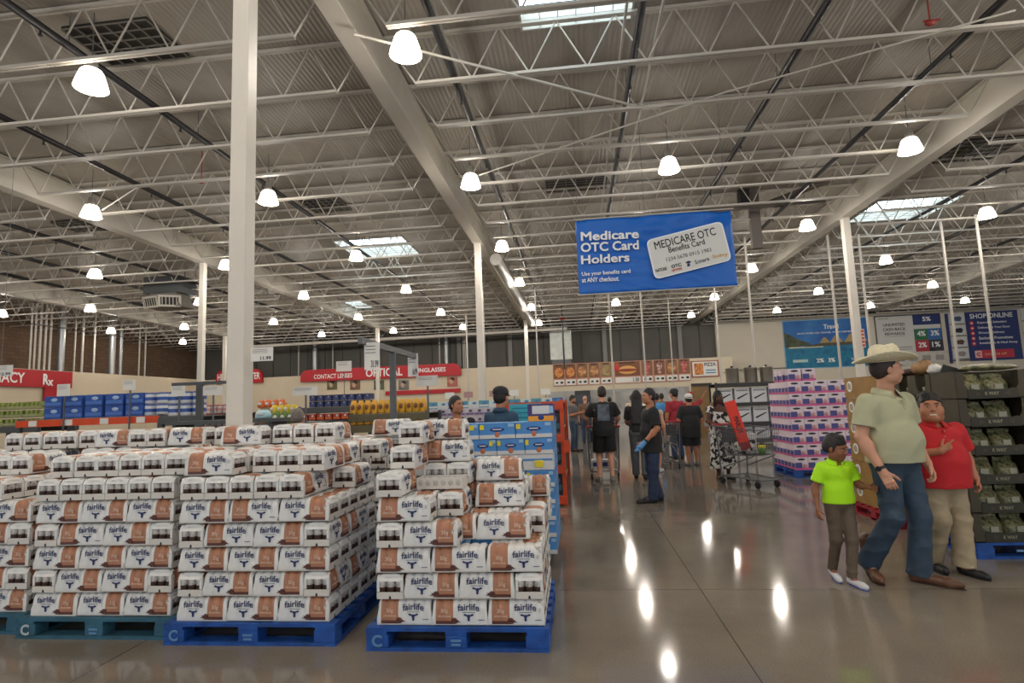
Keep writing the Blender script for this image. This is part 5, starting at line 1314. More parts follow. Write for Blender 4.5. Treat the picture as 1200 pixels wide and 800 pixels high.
# ================================================================== PEOPLE
SK = {'fair': (202,150,124), 'tan': (178,122,92), 'brown': (140,92,66), 'dark': (84,54,42)}
def skin(k): return mat('skin_'+k, SK[k], .5, spec=.35, noise=.05, nscale=12)
V = Vector
class Field:
    """signed distance field on a grid, meshed by surface nets"""
    def __init__(s, lo, hi, vox):
        s.vox = vox; s.lo = np.array(lo, float); s.n = np.ceil((np.array(hi)-s.lo)/vox).astype(int)+1
        s.F = np.full(s.n, 1.0, np.float32)
    def region(s, lo, hi):
        a = np.maximum(0, np.floor((np.array(lo)-s.lo)/s.vox).astype(int)); b = np.minimum(s.n, np.ceil((np.array(hi)-s.lo)/s.vox).astype(int)+1)
        if np.any(b <= a): return None
        ax = [(s.lo[i]+s.vox*np.arange(a[i], b[i])).astype(np.float32) for i in range(3)]
        return tuple(slice(a[i], b[i]) for i in range(3)), np.meshgrid(*ax, indexing='ij', sparse=True)
    def blend(s, sl, d, k, cut=None, g=None):
        if cut:
            for p, nrm in cut: d = np.maximum(d, (g[0]-p[0])*nrm[0]+(g[1]-p[1])*nrm[1]+(g[2]-p[2])*nrm[2])
        f = s.F[sl]
        if k > 0:
            h = np.maximum(k-np.abs(f-d), 0)/k; s.F[sl] = np.minimum(f, d)-h*h*k*.25
        else: s.F[sl] = np.minimum(f, d)
    def cone(s, a, b, ra, rb, k=.02, cut=None, sq=(1,1,1)):
        a = np.array(a, float); b = np.array(b, float); m_ = max(ra, rb)*max(1, 1/min(sq))+k+s.vox*2
        r = s.region(np.minimum(a, b)-m_, np.maximum(a, b)+m_)
        if r is None: return
        sl, g = r; ab = b-a; L = max(1e-9, float(ab@ab))
        t = np.clip(((g[0]-a[0])*ab[0]+(g[1]-a[1])*ab[1]+(g[2]-a[2])*ab[2])/L, 0, 1)
        d = np.sqrt(((g[0]-a[0]-t*ab[0])/sq[0])**2+((g[1]-a[1]-t*ab[1])/sq[1])**2+((g[2]-a[2]-t*ab[2])/sq[2])**2)-(ra+(rb-ra)*t)
        s.blend(sl, d.astype(np.float32), k, cut, g)
    def ell(s, c, r, k=.02, rot=None, cut=None, sub=False):
        c = np.array(c, float); r = np.array(r, float); m_ = float(r.max())+k+s.vox*2
        q = s.region(c-m_, c+m_)
        if q is None: return
        sl, g = q; P = [g[0]-c[0], g[1]-c[1], g[2]-c[2]]
        if rot is not None:
            R_ = np.array(rot); P = [R_[0][i]*P[0]+R_[1][i]*P[1]+R_[2][i]*P[2] for i in range(3)]
        k0 = np.sqrt((P[0]/r[0])**2+(P[1]/r[1])**2+(P[2]/r[2])**2); k1 = np.sqrt((P[0]/r[0]**2)**2+(P[1]/r[1]**2)**2+(P[2]/r[2]**2)**2)+1e-9
        d = (k0*(k0-1)/k1).astype(np.float32)
        if sub:
            f = s.F[sl]; h = np.maximum(k-np.abs(-d-f), 0)/k; s.F[sl] = np.maximum(f, -d)+h*h*k*.25
        else: s.blend(sl, d, k, cut, g)
    def cutplane(s, p, nrm, lo=None, hi=None):
        r = s.region(lo if lo is not None else s.lo, hi if hi is not None else s.lo+s.n*s.vox)
        if r is None: return
        sl, g = r; s.F[sl] = np.maximum(s.F[sl], ((g[0]-p[0])*nrm[0]+(g[1]-p[1])*nrm[1]+(g[2]-p[2])*nrm[2]).astype(np.float32))
    def wrinkle(s, amp, fx, fy, fz, seed=0):
        x, y, z = [(s.lo[i]+s.vox*np.arange(s.n[i])).astype(np.float32) for i in range(3)]
        X, Y, Z = x[:, None, None], y[None, :, None], z[None, None, :]
        bend = 1.5*np.sin(.45*fx*X+.3*fz*.25*Z+seed)+.7*np.sin(.9*fx*X-.5*fy*Y+2.1*seed)
        ph = fz*.8*Z+bend+.35*fy*Y
        mod = .45+.55*np.sin(.16*fz*Z+.42*fx*X+1.7*seed)*np.cos(.33*fy*Y-.1*fz*Z+seed)
        rid = 1-np.abs(np.sin(ph*.5))*1.6
        s.F -= (amp*1.5*mod*rid).astype(np.float32)
    def mesh(s, name, mt):
        F = s.F; I = F < 0
        c = I[:-1, :-1, :-1].astype(np.int8)
        tot = np.zeros(c.shape, np.int8)
        for i in (0, 1):
            for j in (0, 1):
                for k in (0, 1): tot += I[i:F.shape[0]-1+i, j:F.shape[1]-1+j, k:F.shape[2]-1+k]
        act = (tot > 0) & (tot < 8); idx = np.argwhere(act)
        if len(idx) == 0: return bpy.data.meshes.new(name)
        vid = np.full(c.shape, -1, np.int32); vid[act] = np.arange(len(idx))
        offs = np.array([(i, j, k) for i in (0, 1) for j in (0, 1) for k in (0, 1)])
        cv = np.stack([F[idx[:, 0]+o[0], idx[:, 1]+o[1], idx[:, 2]+o[2]] for o in offs], 1)
        acc = np.zeros((len(idx), 3)); cnt = np.zeros(len(idx))
        for a in range(8):
            for b in range(a+1, 8):
                if np.abs(offs[a]-offs[b]).sum() != 1: continue
                fa, fb = cv[:, a], cv[:, b]; m_ = (fa < 0) != (fb < 0); t = np.where(m_, fa/np.where(m_, fa-fb, 1), 0)
                acc += m_[:, None]*(offs[a]+(offs[b]-offs[a])*t[:, None]); cnt += m_
        vs = s.lo+s.vox*(idx+acc/cnt[:, None])
        quads = []
        for ax in range(3):
            A, B = [(1, 2), (2, 0), (0, 1)][ax]
            sl0 = [slice(1, -1)]*3; sl0[ax] = slice(0, -1); sl1 = [slice(1, -1)]*3; sl1[ax] = slice(1, None)
            e0, e1 = I[tuple(sl0)], I[tuple(sl1)]
            for sgn in (0, 1):
                e = np.argwhere((e0 & ~e1) if sgn == 0 else (~e0 & e1))
                if not len(e): continue
                p = e.copy(); p += 1; p[:, ax] -= 1
                def at(da, db):
                    q = p.copy(); q[:, A] -= da; q[:, B] -= db; return vid[q[:, 0], q[:, 1], q[:, 2]]
                q = [at(1, 1), at(0, 1), at(0, 0), at(1, 0)]
                quads.append(np.stack(q if sgn == 0 else q[::-1], 1))
        q = np.concatenate(quads); q = q[(q >= 0).all(1)]
        me = bpy.data.meshes.new(name); me.vertices.add(len(vs)); me.vertices.foreach_set('co', vs.astype(np.float32).reshape(-1))
        me.loops.add(len(q)*4); me.loops.foreach_set('vertex_index', q.reshape(-1).astype(np.int32))
        me.polygons.add(len(q)); me.polygons.foreach_set('loop_start', np.arange(0, len(q)*4, 4, dtype=np.int32))
        me.polygons.foreach_set('use_smooth', np.ones(len(q), bool)); me.update(calc_edges=True); me.validate()
        me.materials.append(mt)
        return me

def person(label, x, y, rz, h, pose=None, sk='tan', vox=.0065, head=None, body=None, shirt=None, pants=None, shoes=None, hair=None, extra=None, skirt=None, name='person', z=0):
    """Joints are given for a 1.75 m adult facing -y (own left = +x), then scaled to h."""
    S = h/1.75; pose = pose or {}; head = head or {}; body = body or {}
    hs = head.get('scale', 1.0)
    P = dict(pelvis=(0,0,.95), waist=(0,0,1.08), chest=(0,.0,1.28), neck=(0,.015,1.47), head=(0,-.015,1.625),
             shL=(.185,.01,1.41), elL=(.235,.02,1.12), wrL=(.25,-.05,.88), shR=(-.185,.01,1.41), elR=(-.235,.02,1.12), wrR=(-.25,-.05,.88),
             hipL=(.092,0,.91), knL=(.1,-.02,.5), anL=(.1,.02,.085), toL=(.115,-.16,.03), hipR=(-.092,0,.91), knR=(-.1,-.02,.5), anR=(-.1,.02,.085), toR=(-.115,-.16,.03))
    P.update(pose); J = {k: np.array(v, float)*S for k, v in P.items() if isinstance(v, (tuple, list)) and len(v) == 3}
    w_ = body.get('width', 1.0); belly = body.get('belly', 0.0); lim = body.get('limb', 1.0)*S; leg = body.get('leg', 1.0)*S
    root = thing(name, label, 'person', (x, y, z), rz)
    allp = np.array(list(J.values())); lo = allp.min(0)-.2*S; hi = allp.max(0)+.24*S; lo[2] = -.02
    hi[2] = J['head'][2]+.2*S
    yaw, pit = head.get('yaw', 0), head.get('pitch', 0)
    HR = np.array(Matrix.Rotation(yaw, 3, 'Z') @ Matrix.Rotation(-pit, 3, 'X') @ Matrix.Rotation(head.get('tilt', 0), 3, 'Y'))
    k_ = S*hs; hc = J['head']
    def H(a, b, c): return hc+HR @ (np.array((a, b, c))*k_)
    # ---------- torso primitives shared by skin and clothes
    def torso(f, e, kk=.05, cut=None):
        pv, wa, ch = J['pelvis'], J['waist'], J['chest']
        f.ell(pv+np.array((0,.01,0))*S, np.array((.165*w_,.115+.03*belly,.12))*S+e, kk*S, cut=cut)
        f.ell(wa+np.array((0,-.035*belly,0))*S, np.array((.148*w_+.02*belly,.105+.075*belly,.15))*S+e, kk*S, cut=cut)
        f.ell(ch+np.array((0,.005-.01*belly,0))*S, np.array((.168*w_,.112+.025*belly,.17))*S+e, kk*S, cut=cut)
        f.cone(J['shL']*.84+J['chest']*.16+np.array((0,0,-.03*S)), J['shR']*.84+J['chest']*.16+np.array((0,0,-.03*S)), .058*S*w_**.5+e, .058*S*w_**.5+e, kk*S, cut=cut)
        f.cone(J['neck']-np.array((0,0,.055*S)), J['chest']+np.array((0,0,.05*S)), .062*S+e, .125*S+e, kk*S, cut=cut, sq=(1,.8,1))
    # ---------- body
    f = Field(lo, hi, vox)
    torso(f, -.006*S)
    f.cone(J['neck']-np.array((0,0,.03*S)), H(0,.015,-.05), .058*S*w_**.4, .054*k_*w_**.4, .03*S)
    for s in 'LR':
        f.cone(J['sh'+s]-np.array((0,0,.025*S)), J['el'+s], .05*lim, .041*lim, .03*S); f.cone(J['el'+s], J['wr'+s], .042*lim, .027*lim, .015*S)
        ft = J['el'+s]*.7+J['wr'+s]*.3; f.ell(ft, np.array((.044,.044,.06))*lim*.93, .03*S)
        f.cone(J['hip'+s], J['kn'+s], .088*leg, .055*leg, .04*S); f.cone(J['kn'+s], J['an'+s], .054*leg, .036*leg, .03*S)
        cf = J['kn'+s]*.66+J['an'+s]*.34; bk = J['an'+s]-J['to'+s]; bk[2] = 0; bk /= np.linalg.norm(bk)+1e-9
        f.ell(cf+bk*.016*S, np.array((.05,.052,.1))*leg, .03*S)
        f.cone(J['an'+s]-np.array((0,0,.03*S)), J['to'+s], .035*S, .024*S, .02*S)
        # hand: palm, four fingers of different length, thumb
        wr, el = J['wr'+s], J['el'+s]; d = wr-el; d /= np.linalg.norm(d)
        hd = pose.get('hand'+s, {}); d2 = np.array(hd.get('dir', d), float); d2 /= np.linalg.norm(d2)
        pn = np.array(hd.get('palm', (-1 if s == 'L' else 1, .25, 0)), float); pn -= d2*(pn @ d2); pn /= np.linalg.norm(pn)
        sd = np.cross(d2, pn); sd /= np.linalg.norm(sd)
        fw = np.array(hd.get('thumb', (0,-1,.2)), float)
        if sd @ fw < 0: sd = -sd
        hk = S*body.get('hand', 1.0)
        f.cone(wr, wr+d2*.03*hk, .027*lim, .026*hk, .015*S)
        for u in (-.026, -.009, .009, .026): f.cone(wr+d2*.025*hk+sd*u*.75*hk, wr+d2*.09*hk+sd*u*hk, .0145*hk, .0125*hk, .012*hk)
        curl = hd.get('curl', .45)
        for i, (u, ln) in enumerate(((.028,.074), (.0095,.082), (-.0095,.076), (-.028,.06))):
            p = wr+d2*.09*hk+sd*u*hk; a = curl*(.6+.14*i)
            if hd.get('point') and i == 0: a = .05
            for j, (fr, r0, r1) in enumerate(((.42,.0098,.009), (.32,.009,.0082), (.26,.0082,.0068))):
                dd = d2*math.cos(a)+pn*math.sin(a)+sd*(u*1.2); dd /= np.linalg.norm(dd); q = p+dd*ln*fr*hk
                f.cone(p, q, max(r0*hk, vox*.95), max(r1*hk, vox*.85), .004*hk); p = q; a += curl*(1.0+.1*i) if not (hd.get('point') and i == 0) else .08
        p = wr+d2*.03*hk+sd*.024*hk; dd = d2*.62+sd*.62+pn*.48; dd /= np.linalg.norm(dd)
        for ln, r0, r1 in ((.04,.015,.0115), (.03,.0112,.0098), (.024,.0098,.0078)):
            q = p+dd*ln*hk; f.cone(p, q, max(r0*hk, vox*.95), max(r1*hk, vox*.85), .008*hk); p = q; dd = dd*.82+d2*.3*(.4+curl)+pn*.1; dd /= np.linalg.norm(dd)
    # head with face
    ck = head.get('cheek', 0)
    f.ell(H(0,.018,.03), np.array((.077,.094,.088))*k_, .02*k_, HR)
    f.ell(H(0,-.028,-.03), np.array((.063+.008*ck,.064,.083+.004*ck))*k_, .03*k_, HR)
    f.ell(H(0,-.058,-.088), np.array((.03+.008*ck,.026,.022))*k_, .03*k_, HR)
    for sx in (-1, 1):
        f.ell(H(sx*(.038+.006*ck),-.058,-.034), np.array((.024+.01*ck,.024,.026+.006*ck))*k_, .02*k_, HR)
        f.ell(H(sx*.05,-.012,-.07), np.array((.016+.012*ck,.034,.026+.01*ck))*k_, .03*k_, HR)
    f.ell(H(0,-.074,.03), np.array((.05,.014,.011))*k_, .02*k_, HR)
    for sx in (-1, 1): f.ell(H(sx*.031,-.093,.008), np.array((.018,.014,.011))*k_, .012*k_, HR, sub=True)
    f.cone(H(0,-.082,.014), H(0,-.101,-.026), .0085*k_, .0125*k_, .012*k_)
    for sx in (-1, 1): f.ell(H(sx*.013,-.09,-.03), np.array((.0085,.011,.008))*k_, .008*k_, HR)
    if not head.get('smile'):
        f.ell(H(0,-.086,-.057), np.array((.022,.012,.007))*k_, .008*k_, HR); f.ell(H(0,-.085,-.069), np.array((.018,.012,.0075))*k_, .008*k_, HR)
    else:
        f.ell(H(0,-.084,-.052), np.array((.027,.01,.006))*k_, .008*k_, HR); f.ell(H(0,-.08,-.074), np.array((.022,.011,.007))*k_, .008*k_, HR)
    for sx in (-1, 1): f.ell(H(sx*.079,.008,-.008), np.array((.009,.02,.032))*k_, .01*k_, HR)
    put('body', f.mesh('body', skin(sk)), root)
    # ---------- face parts
    HM = Matrix([list(r) for r in HR])
    def rotated(o): o.rotation_euler = HM.to_euler(); return o
    for sx in (-1, 1):
        e = MB().ball((0,0,0), (.0115*k_,.0095*k_,.0058*k_ if not head.get('smile') else .0045*k_), 12).ball((0,-.0075*k_,0), (.0055*k_,.0035*k_,.0052*k_), 10, 1).build('eye', [mat('eye_white', (186,176,168), .4), mat('iris_dark', (36,26,22), .2)], root, H(sx*.031,-.0785,.007), fix=False); rotated(e)
        b_ = MB().ball((0,0,0), (.019*k_,.006*k_,.0042*k_), 10).build('eyebrow', mat('brow_dark', (40,30,26), .8), root, H(sx*.032,-.0865,.029), fix=False); rotated(b_)
    if head.get('smile'):
        rotated(MB().ball((0,0,0), (.027*k_,.009*k_,.0095*k_), 12).build('teeth', mat('teeth_white', (226,220,208), .3), root, H(0,-.0835,-.0625), fix=False))
    else:
        rotated(MB().ball((0,0,0), (.021*k_,.0035*k_,.0018*k_), 10).build('mouth_line', mat('lip_dark', (110,62,54), .5), root, H(0,-.0955,-.063), fix=False))
    if head.get('beard'):
        g = Field(hc-.2*k_, hc+.2*k_, vox)
        g.ell(H(0,-.035,-.068), np.array((.068,.062,.056))*k_, .01, HR); g.cutplane(H(0,-.02,-.045), HR @ np.array((0,.35,1.0))/1.06)
        put('beard', g.mesh('beard', mat('beard_dark', (46,36,30), .85)), root)
    # ---------- hair
    hr = hair or {}
    if hr.get('style', 'short') != 'none':
        HMt = mat('hair_%d_%d_%d' % hr.get('col', (26,22,22)), hr.get('col', (26,22,22)), .55, noise=.4, nscale=60, bump=.5, bscale=90)
        g = Field(hc-np.array((.2,.2,.55 if hr.get('style') == 'long' else .2))*k_, hc+.22*k_, vox)
        t_ = hr.get('thick', .014)
        g.ell(H(0,.028,.040), np.array((.077+.35*t_, .093+.4*t_, .088+.8*t_))*k_, .01, HR)
        g.ell(H(0,.045,-.012), np.array((.073+.3*t_, .072+.5*t_, .07))*k_, .03, HR)
        for sx in (-1, 1): g.ell(H(sx*(.069+.25*t_), .012, .012), np.array((.010,.026,.038))*k_, .012*k_, HR)
        nn = HR @ np.array((0,-.25,-.97)); g.cutplane(H(0,.02,hr.get('low', -.06)), nn)
        if hr.get('style') == 'fringe':
            for i in range(-3, 4): g.cone(H(i*.017,-.015,.116), H(i*.019,-.071+.005*abs(i),.066-.004*abs(i)), .013*k_, .007*k_, .014*k_)
        if hr.get('style') == 'long':
            L_ = hr.get('length', .4)
            for i in range(-3, 4): g.cone(H(i*.022,.06,.02), hc+np.array((i*.03*k_, J['chest'][1]-hc[1]+.13*S, -L_*S)), .04*k_, .028*k_, .03*k_)
        if hr.get('style') == 'braids':
            for sx in (-1, 1):
                for i in range(3): g.cone(H(sx*.078,.01+.025*i,.02), hc+np.array((sx*.1*k_+i*.01, .02+.03*i, -.27*S)), .02*k_, .014*k_, .012*k_)
        g.wrinkle(.0028*k_, 95/k_, 80/k_, 40/k_, 1.3)
        put('hair', g.mesh('hair', HMt), root)
    # ---------- trousers / shorts
    if pants:
        g = Field(lo, hi*np.array((1,1,0))+np.array((0,0,J['waist'][2]+.2*S)), vox); e = pants.get('ease', .012)*S; end = pants.get('end', .06)*S
        wst = J['pelvis'][2]+.09*S
        g.ell(J['pelvis']+np.array((0,.01,0))*S, np.array((.165*w_,.115+.03*belly,.125))*S+e*.6, .04*S)
        g.cone(J['pelvis'], J['waist'], .14*S*w_**.7+e*.4, .14*S*w_**.7+e*.4, .03*S, sq=(1,.8,1))
        for s in 'LR':
            hp, kn, an = J['hip'+s], J['kn'+s], J['an'+s]
            flare = pants.get('flare', .072)*S*body.get('leg', 1.0)
            if end > .3*S:   # shorts
                t = (hp[2]-end)/max(1e-6, hp[2]-kn[2]); c = hp+(kn-hp)*min(1.0, t); dr = (kn-hp)/np.linalg.norm(kn-hp)
                g.cone(hp, c+dr*.05*S, .092*leg+e, .085*leg+e*1.6, .03*S, cut=[(c, dr)])
            else:
                g.cone(hp, kn, .09*leg+e, .062*leg+e, .035*S)
                dr = (an-kn)/np.linalg.norm(an-kn); c = an+dr*(pants.get('over', .02)*S)
                g.cone(kn, an+dr*.06*S, .06*leg+e, flare, .03*S, cut=[(c, dr)])
        g.cutplane((0,0,wst), (0,0,1))
        g.wrinkle(pants.get('fold', .0022)*S, 30/S, 34/S, 62/S, zlib.crc32(label.encode()) % 7)
        put(pants.get('name', 'trousers'), g.mesh('trousers', pants['mat']), root)
        if pants.get('belt'): pass
    if skirt:
        g = Field(lo, hi, vox); z0 = skirt['end']*S
        g.cone(J['waist'], (J['pelvis'][0], J['pelvis'][1], z0-.05*S), .15*S*w_, skirt.get('flare', .2)*S, .03*S, cut=[((0,0,z0), (0,0,-1))], sq=(1,.75,1))
        g.cutplane((0,0,J['waist'][2]+.1*S), (0,0,1)); g.wrinkle(.006*S, 34/S, 30/S, 4/S, 2)
        put('skirt', g.mesh('skirt', skirt['mat']), root)
    # ---------- shirt
    if shirt:
        g = Field(lo, hi, vox); e = shirt.get('ease', .012)*S; hem = shirt.get('hem', .88)*S
        torso(g, e)
        if shirt.get('hem', .88) < .95:
            g.cone(J['waist']+np.array((0,-.03*belly,0))*S, np.array((J['pelvis'][0], J['pelvis'][1]-.012*belly*S, hem-.03*S)), (.15*w_+.02*belly)*S+e, (.158*w_+.012*belly)*S+e, .04*S, sq=(1.05,.76+.16*belly,1))
        for s in 'LR':
            sh, el, wr = J['sh'+s], J['el'+s], J['wr'+s]; sl_ = shirt.get('sleeve', .6)
            if sl_ > 1:
                dr = (wr-el)/np.linalg.norm(wr-el); c = el+(wr-el)*(sl_-1)
                g.cone(sh-np.array((0,0,.025*S)), el, .056*lim+e, .05*lim+e, .03*S); g.cone(el, c+dr*.03*S, .05*lim+e, .04*lim+e, .015*S, cut=[(c, dr)])
            elif sl_ > 0:
                dr = (el-sh)/np.linalg.norm(el-sh); c = sh+(el-sh)*sl_
                g.cone(sh-np.array((0,0,.025*S)), c+dr*.05*S, .056*lim+e, (.057+shirt.get('cuff', .004))*lim+e, .035*S, cut=[(c, dr)])
        g.cutplane((0,0,hem), (0,0,-1))
        nz = J['neck'][2]-.012*S-shirt.get('low', 0)*S
        g.cutplane((J['neck'][0],J['neck'][1],nz), (0,-.42,.91), (J['neck'][0]-.12*S, -9, nz-.14*S), (J['neck'][0]+.12*S, 9, 9))
        g.wrinkle(shirt.get('fold', .0022)*S, 26/S, 24/S, 40/S, (zlib.crc32(label.encode()) % 9)+.4)
        put(shirt.get('name', 'shirt'), g.mesh('shirt', shirt['mat']), root)
        if shirt.get('collar'):
            cm_ = MB(); n = J['neck']; r = .066*S*w_**.4
            for ring in range(1):
                vs = []; m2 = 25
                for i in range(m2):
                    a = -PI/2+.28+(2*PI-.56)*i/(m2-1)      # opening at the front (-y)
                    rr = r*(1+.12*abs(math.sin(a))); fr_ = max(0, -math.sin(a))
                    vs += [(n[0]+rr*math.cos(a)*.97, n[1]+rr*math.sin(a), n[2]+(.022-.03*fr_)*S), (n[0]+rr*1.08*math.cos(a), n[1]+rr*1.1*math.sin(a), n[2]+(.028-.034*fr_)*S), (n[0]+rr*(1.5+.15*fr_)*math.cos(a), n[1]+rr*(1.32+.2*fr_)*math.sin(a)-.006*S, n[2]-(.022+.045*fr_)*S)]
                cm_.add(vs, [(i*3+j, (i+1)*3+j, (i+1)*3+j+1, i*3+j+1) for i in range(m2-1) for j in range(2)], smooth=True)
            co = cm_.build('collar', shirt.get('collar_mat', shirt['mat']), root, fix=False); so = co.modifiers.new('thickness', 'SOLIDIFY'); so.thickness = .005*S; so.offset = 0
            fy = J['chest'][1]-(.112+.025*belly)*S-e-.006*S
            pk = MB(); pk.prism([(-.014*S, J['neck'][2]-.17*S), (.014*S, J['neck'][2]-.17*S), (.014*S, J['neck'][2]-.06*S), (-.014*S, J['neck'][2]-.06*S)], -.003, .003)
            o = pk.build('placket', shirt.get('collar_mat', shirt['mat']), root, (J['neck'][0], fy+.012*S, 0))
            for i in range(2): MB().ball((0,0,0), .005*S, 8).build('button', CWH, root, (J['neck'][0], fy+.006*S, J['neck'][2]-(.09+.05*i)*S))
    # ---------- shoes
    if shoes:
        for s in 'LR':
            an, to = J['an'+s], J['to'+s]; d = to-an; d[2] = 0; d /= np.linalg.norm(d); lift = min(an[2]-.085*S, to[2]-.03*S) if shoes.get('lift', True) else 0
            hz = to[2]-.03*S; hl = an[2]-.085*S
            g = Field(np.minimum(an, to)-.14*S, np.maximum(an, to)+.3*S, min(vox, .0055))
            heel = np.array((an[0], an[1], hl+.03*S))-d*.035*S; ball_ = np.array((to[0], to[1], hz+.03*S)); tip = ball_+d*.062*S*shoes.get('tip', 1)
            if shoes.get('kind') == 'boot':
                g.cone(heel+np.array((0,0,.012*S)), ball_, .036*S, .04*S, .02*S); g.cone(ball_, tip+np.array((0,0,.002)), .038*S, .022*S, .02*S); g.cone(an, an+np.array((0,0,.16*S)), .048*S, .056*S, .03*S); g.cone(heel, an, .036*S, .045*S, .03*S)
            else:
                g.cone(heel, ball_, .038*S, .041*S, .02*S); g.cone(ball_, tip-d*.012*S, .04*S, .035*S, .02*S); g.cone(heel+np.array((0,0,.03*S)), an, .036*S, .04*S, .02*S)
            tn = (tip-heel); tn = np.array((d[0], d[1], (ball_[2]-heel[2])/max(1e-6, np.linalg.norm((ball_-heel)[:2])))); up = np.array((-d[0]*tn[2], -d[1]*tn[2], 1)); up /= np.linalg.norm(up)
            base = heel-up*.027*S
            g.cutplane(base, -up)
            sh_ = put('boot' if shoes.get('kind') == 'boot' else 'shoe', g.mesh('shoe', shoes['mat']), root)
            so = MB(); pts = []
            R_ = V((d[1], -d[0], 0)); D_ = V(tuple(tn)).normalized(); U_ = V(tuple(up))
            Lf = float(np.linalg.norm(tip-heel))+.06*S
            for i in range(16):
                a = 2*PI*i/16; u = math.cos(a); v = math.sin(a); wd = (.040+.006*u)*S
                pts.append(V(tuple(base))+D_*(Lf/2-.034*S+u*Lf/2)+R_*(v*wd))
            vs = [p+U_*.006*S for p in pts]+[p-U_*.010*S for p in pts]
            so.add(vs, [tuple(range(16)), tuple(reversed(range(16, 32)))]+[(i, (i+1) % 16, (i+1) % 16+16, i+16) for i in range(16)])
            so.build('sole', shoes.get('sole', mat('sole_dark', (36,32,30), .7)), sh_)
    if extra: extra(root, J, H, HM, S, k_)
    return root

def cap(col, back=False, brim=True):
    def f(root, J, H, HM, S, k):
        m_ = mat('cap_%d_%d_%d' % col, col, .7)
        g = MB(); g.lathe([(.098,0),(.1,.03),(.092,.065),(.07,.09),(.035,.105),(0,.108)], 20, sy=1.14)
        o = g.build('cap', m_, root, H(0,.02,.045)); o.scale = (k, k, k); o.rotation_euler = (HM @ Matrix.Rotation(.08, 3, 'X')).to_euler()
        b = MB(); vs = []; n = 13
        for i in range(n): a = PI+PI*i/(n-1); vs += [(.09*math.cos(a), .1*math.sin(a), .004), (.09*math.cos(a), .1*math.sin(a)-.075*abs(math.sin(a))**.7, -.004)]
        b.add(vs, [(i*2, i*2+1, i*2+3, i*2+2) for i in range(n-1)], smooth=True)
        o2 = b.build('cap_brim', m_, root, H(0,.02,.045), fix=False); o2.scale = (k, k, k); o2.rotation_euler = (HM @ Matrix.Rotation(PI if back else 0, 3, 'Z') @ Matrix.Rotation(.1, 3, 'X')).to_euler()
        so = o2.modifiers.new('thickness', 'SOLIDIFY'); so.thickness = .004
    return f
def straw_hat(root, J, H, HM, S, k):
    m_ = mat('straw', (228,218,186), .7, noise=.1, nscale=60, bump=.4, bscale=160)
    g = MB(); n = 48; rows = []
    for (r, z, kind) in ((.105,.0,0), (.13,.0,1), (.165,.004,1), (.195,.012,1), (.205,.018,1)):
        rows.append([((r*.98 if kind else r*.9)*math.cos(2*PI*i/n)*(.98), (r*1.12)*math.sin(2*PI*i/n), z+(.30*max(0, r-.12)*(abs(math.cos(2*PI*i/n))**1.6)*2.0-.10*max(0, r-.12)*abs(math.sin(2*PI*i/n))*1.6 if kind else 0)) for i in range(n)])
    vs = sum(rows, []); g.add(vs, [(j*n+i, j*n+(i+1) % n, (j+1)*n+(i+1) % n, (j+1)*n+i) for j in range(4) for i in range(n)], smooth=True)
    o = g.build('hat_brim', m_, root, H(0,.015,.062), fix=False); so = o.modifiers.new('thickness', 'SOLIDIFY'); so.thickness = .004
    c = MB(); rows = []
    for (r, z) in ((.105,-.004), (.102,.03), (.097,.07), (.088,.098), (.074,.112), (.05,.112), (.02,.108)):
        row = []
        for i in range(n):
            a = 2*PI*i/n; ca, sa = math.cos(a), math.sin(a); up = max(0, z-.05)/.06
            pinch = 1-.16*up*max(0, -sa)*abs(ca)
            dent = -.028*max(0, 1-abs(r*ca)/.05)*max(0, up-.5)*2 if r < .09 else 0
            row.append((r*.9*ca*pinch, r*1.12*sa, z+dent+.012*up*abs(sa)))
        rows.append(row)
    vs = sum(rows, [])+[(0,0,.08)]; q = len(vs)-1
    c.add(vs, [(j*n+i, j*n+(i+1) % n, (j+1)*n+(i+1) % n, (j+1)*n+i) for j in range(6) for i in range(n)]+[(6*n+i, 6*n+(i+1) % n, q) for i in range(n)], smooth=True)
    o2 = c.build('hat_crown', m_, root, H(0,.015,.062), fix=False)
    b = MB().lathe([(.106,.004),(.107,.012),(.105,.022)], 40, sx=.91, sy=1.13).build('hat_band', mat('straw_band', (176,158,112), .7), root, H(0,.015,.062))
    for q in (o, o2, b): q.scale = (k, k, k*(1.15 if q is o2 else 1)); q.rotation_euler = (HM @ Matrix.Rotation(-.06, 3, 'X')).to_euler()

# ---- materials for clothes
DEN = mat('denim', (50,68,86), .75, noise=.2, nscale=7, bump=.25, bscale=140)
DEN2 = mat('denim_dark', (40,54,84), .75, noise=.18, nscale=16)
KHA = mat('khaki', (164,148,120), .75, noise=.1, nscale=14)
BRT = mat('brown_trouser', (92,78,64), .75, noise=.12, nscale=14)
SAGE = mat('sage_knit', (178,178,146), .8, noise=.03, nscale=5, bump=.15, bscale=220)
LIME = mat('lime_knit', (178,240,20), .7, noise=.03, nscale=5, bump=.12, bscale=220)
REDK = mat('red_knit', (192,26,34), .75, noise=.03, nscale=5, bump=.12, bscale=220)
BLK = mat('black_cloth', (30,30,33), .8, noise=.15, nscale=18)
LEA = mat('brown_leather', (96,62,42), .45, noise=.2, nscale=16); LEAS = mat('leather_sole', (60,42,32), .6)
BSH = mat('black_shoe', (28,28,32), .5); WSH = mat('white_shoe', (206,206,210), .5); BLS = mat('blue_sole', (52,66,150), .5)

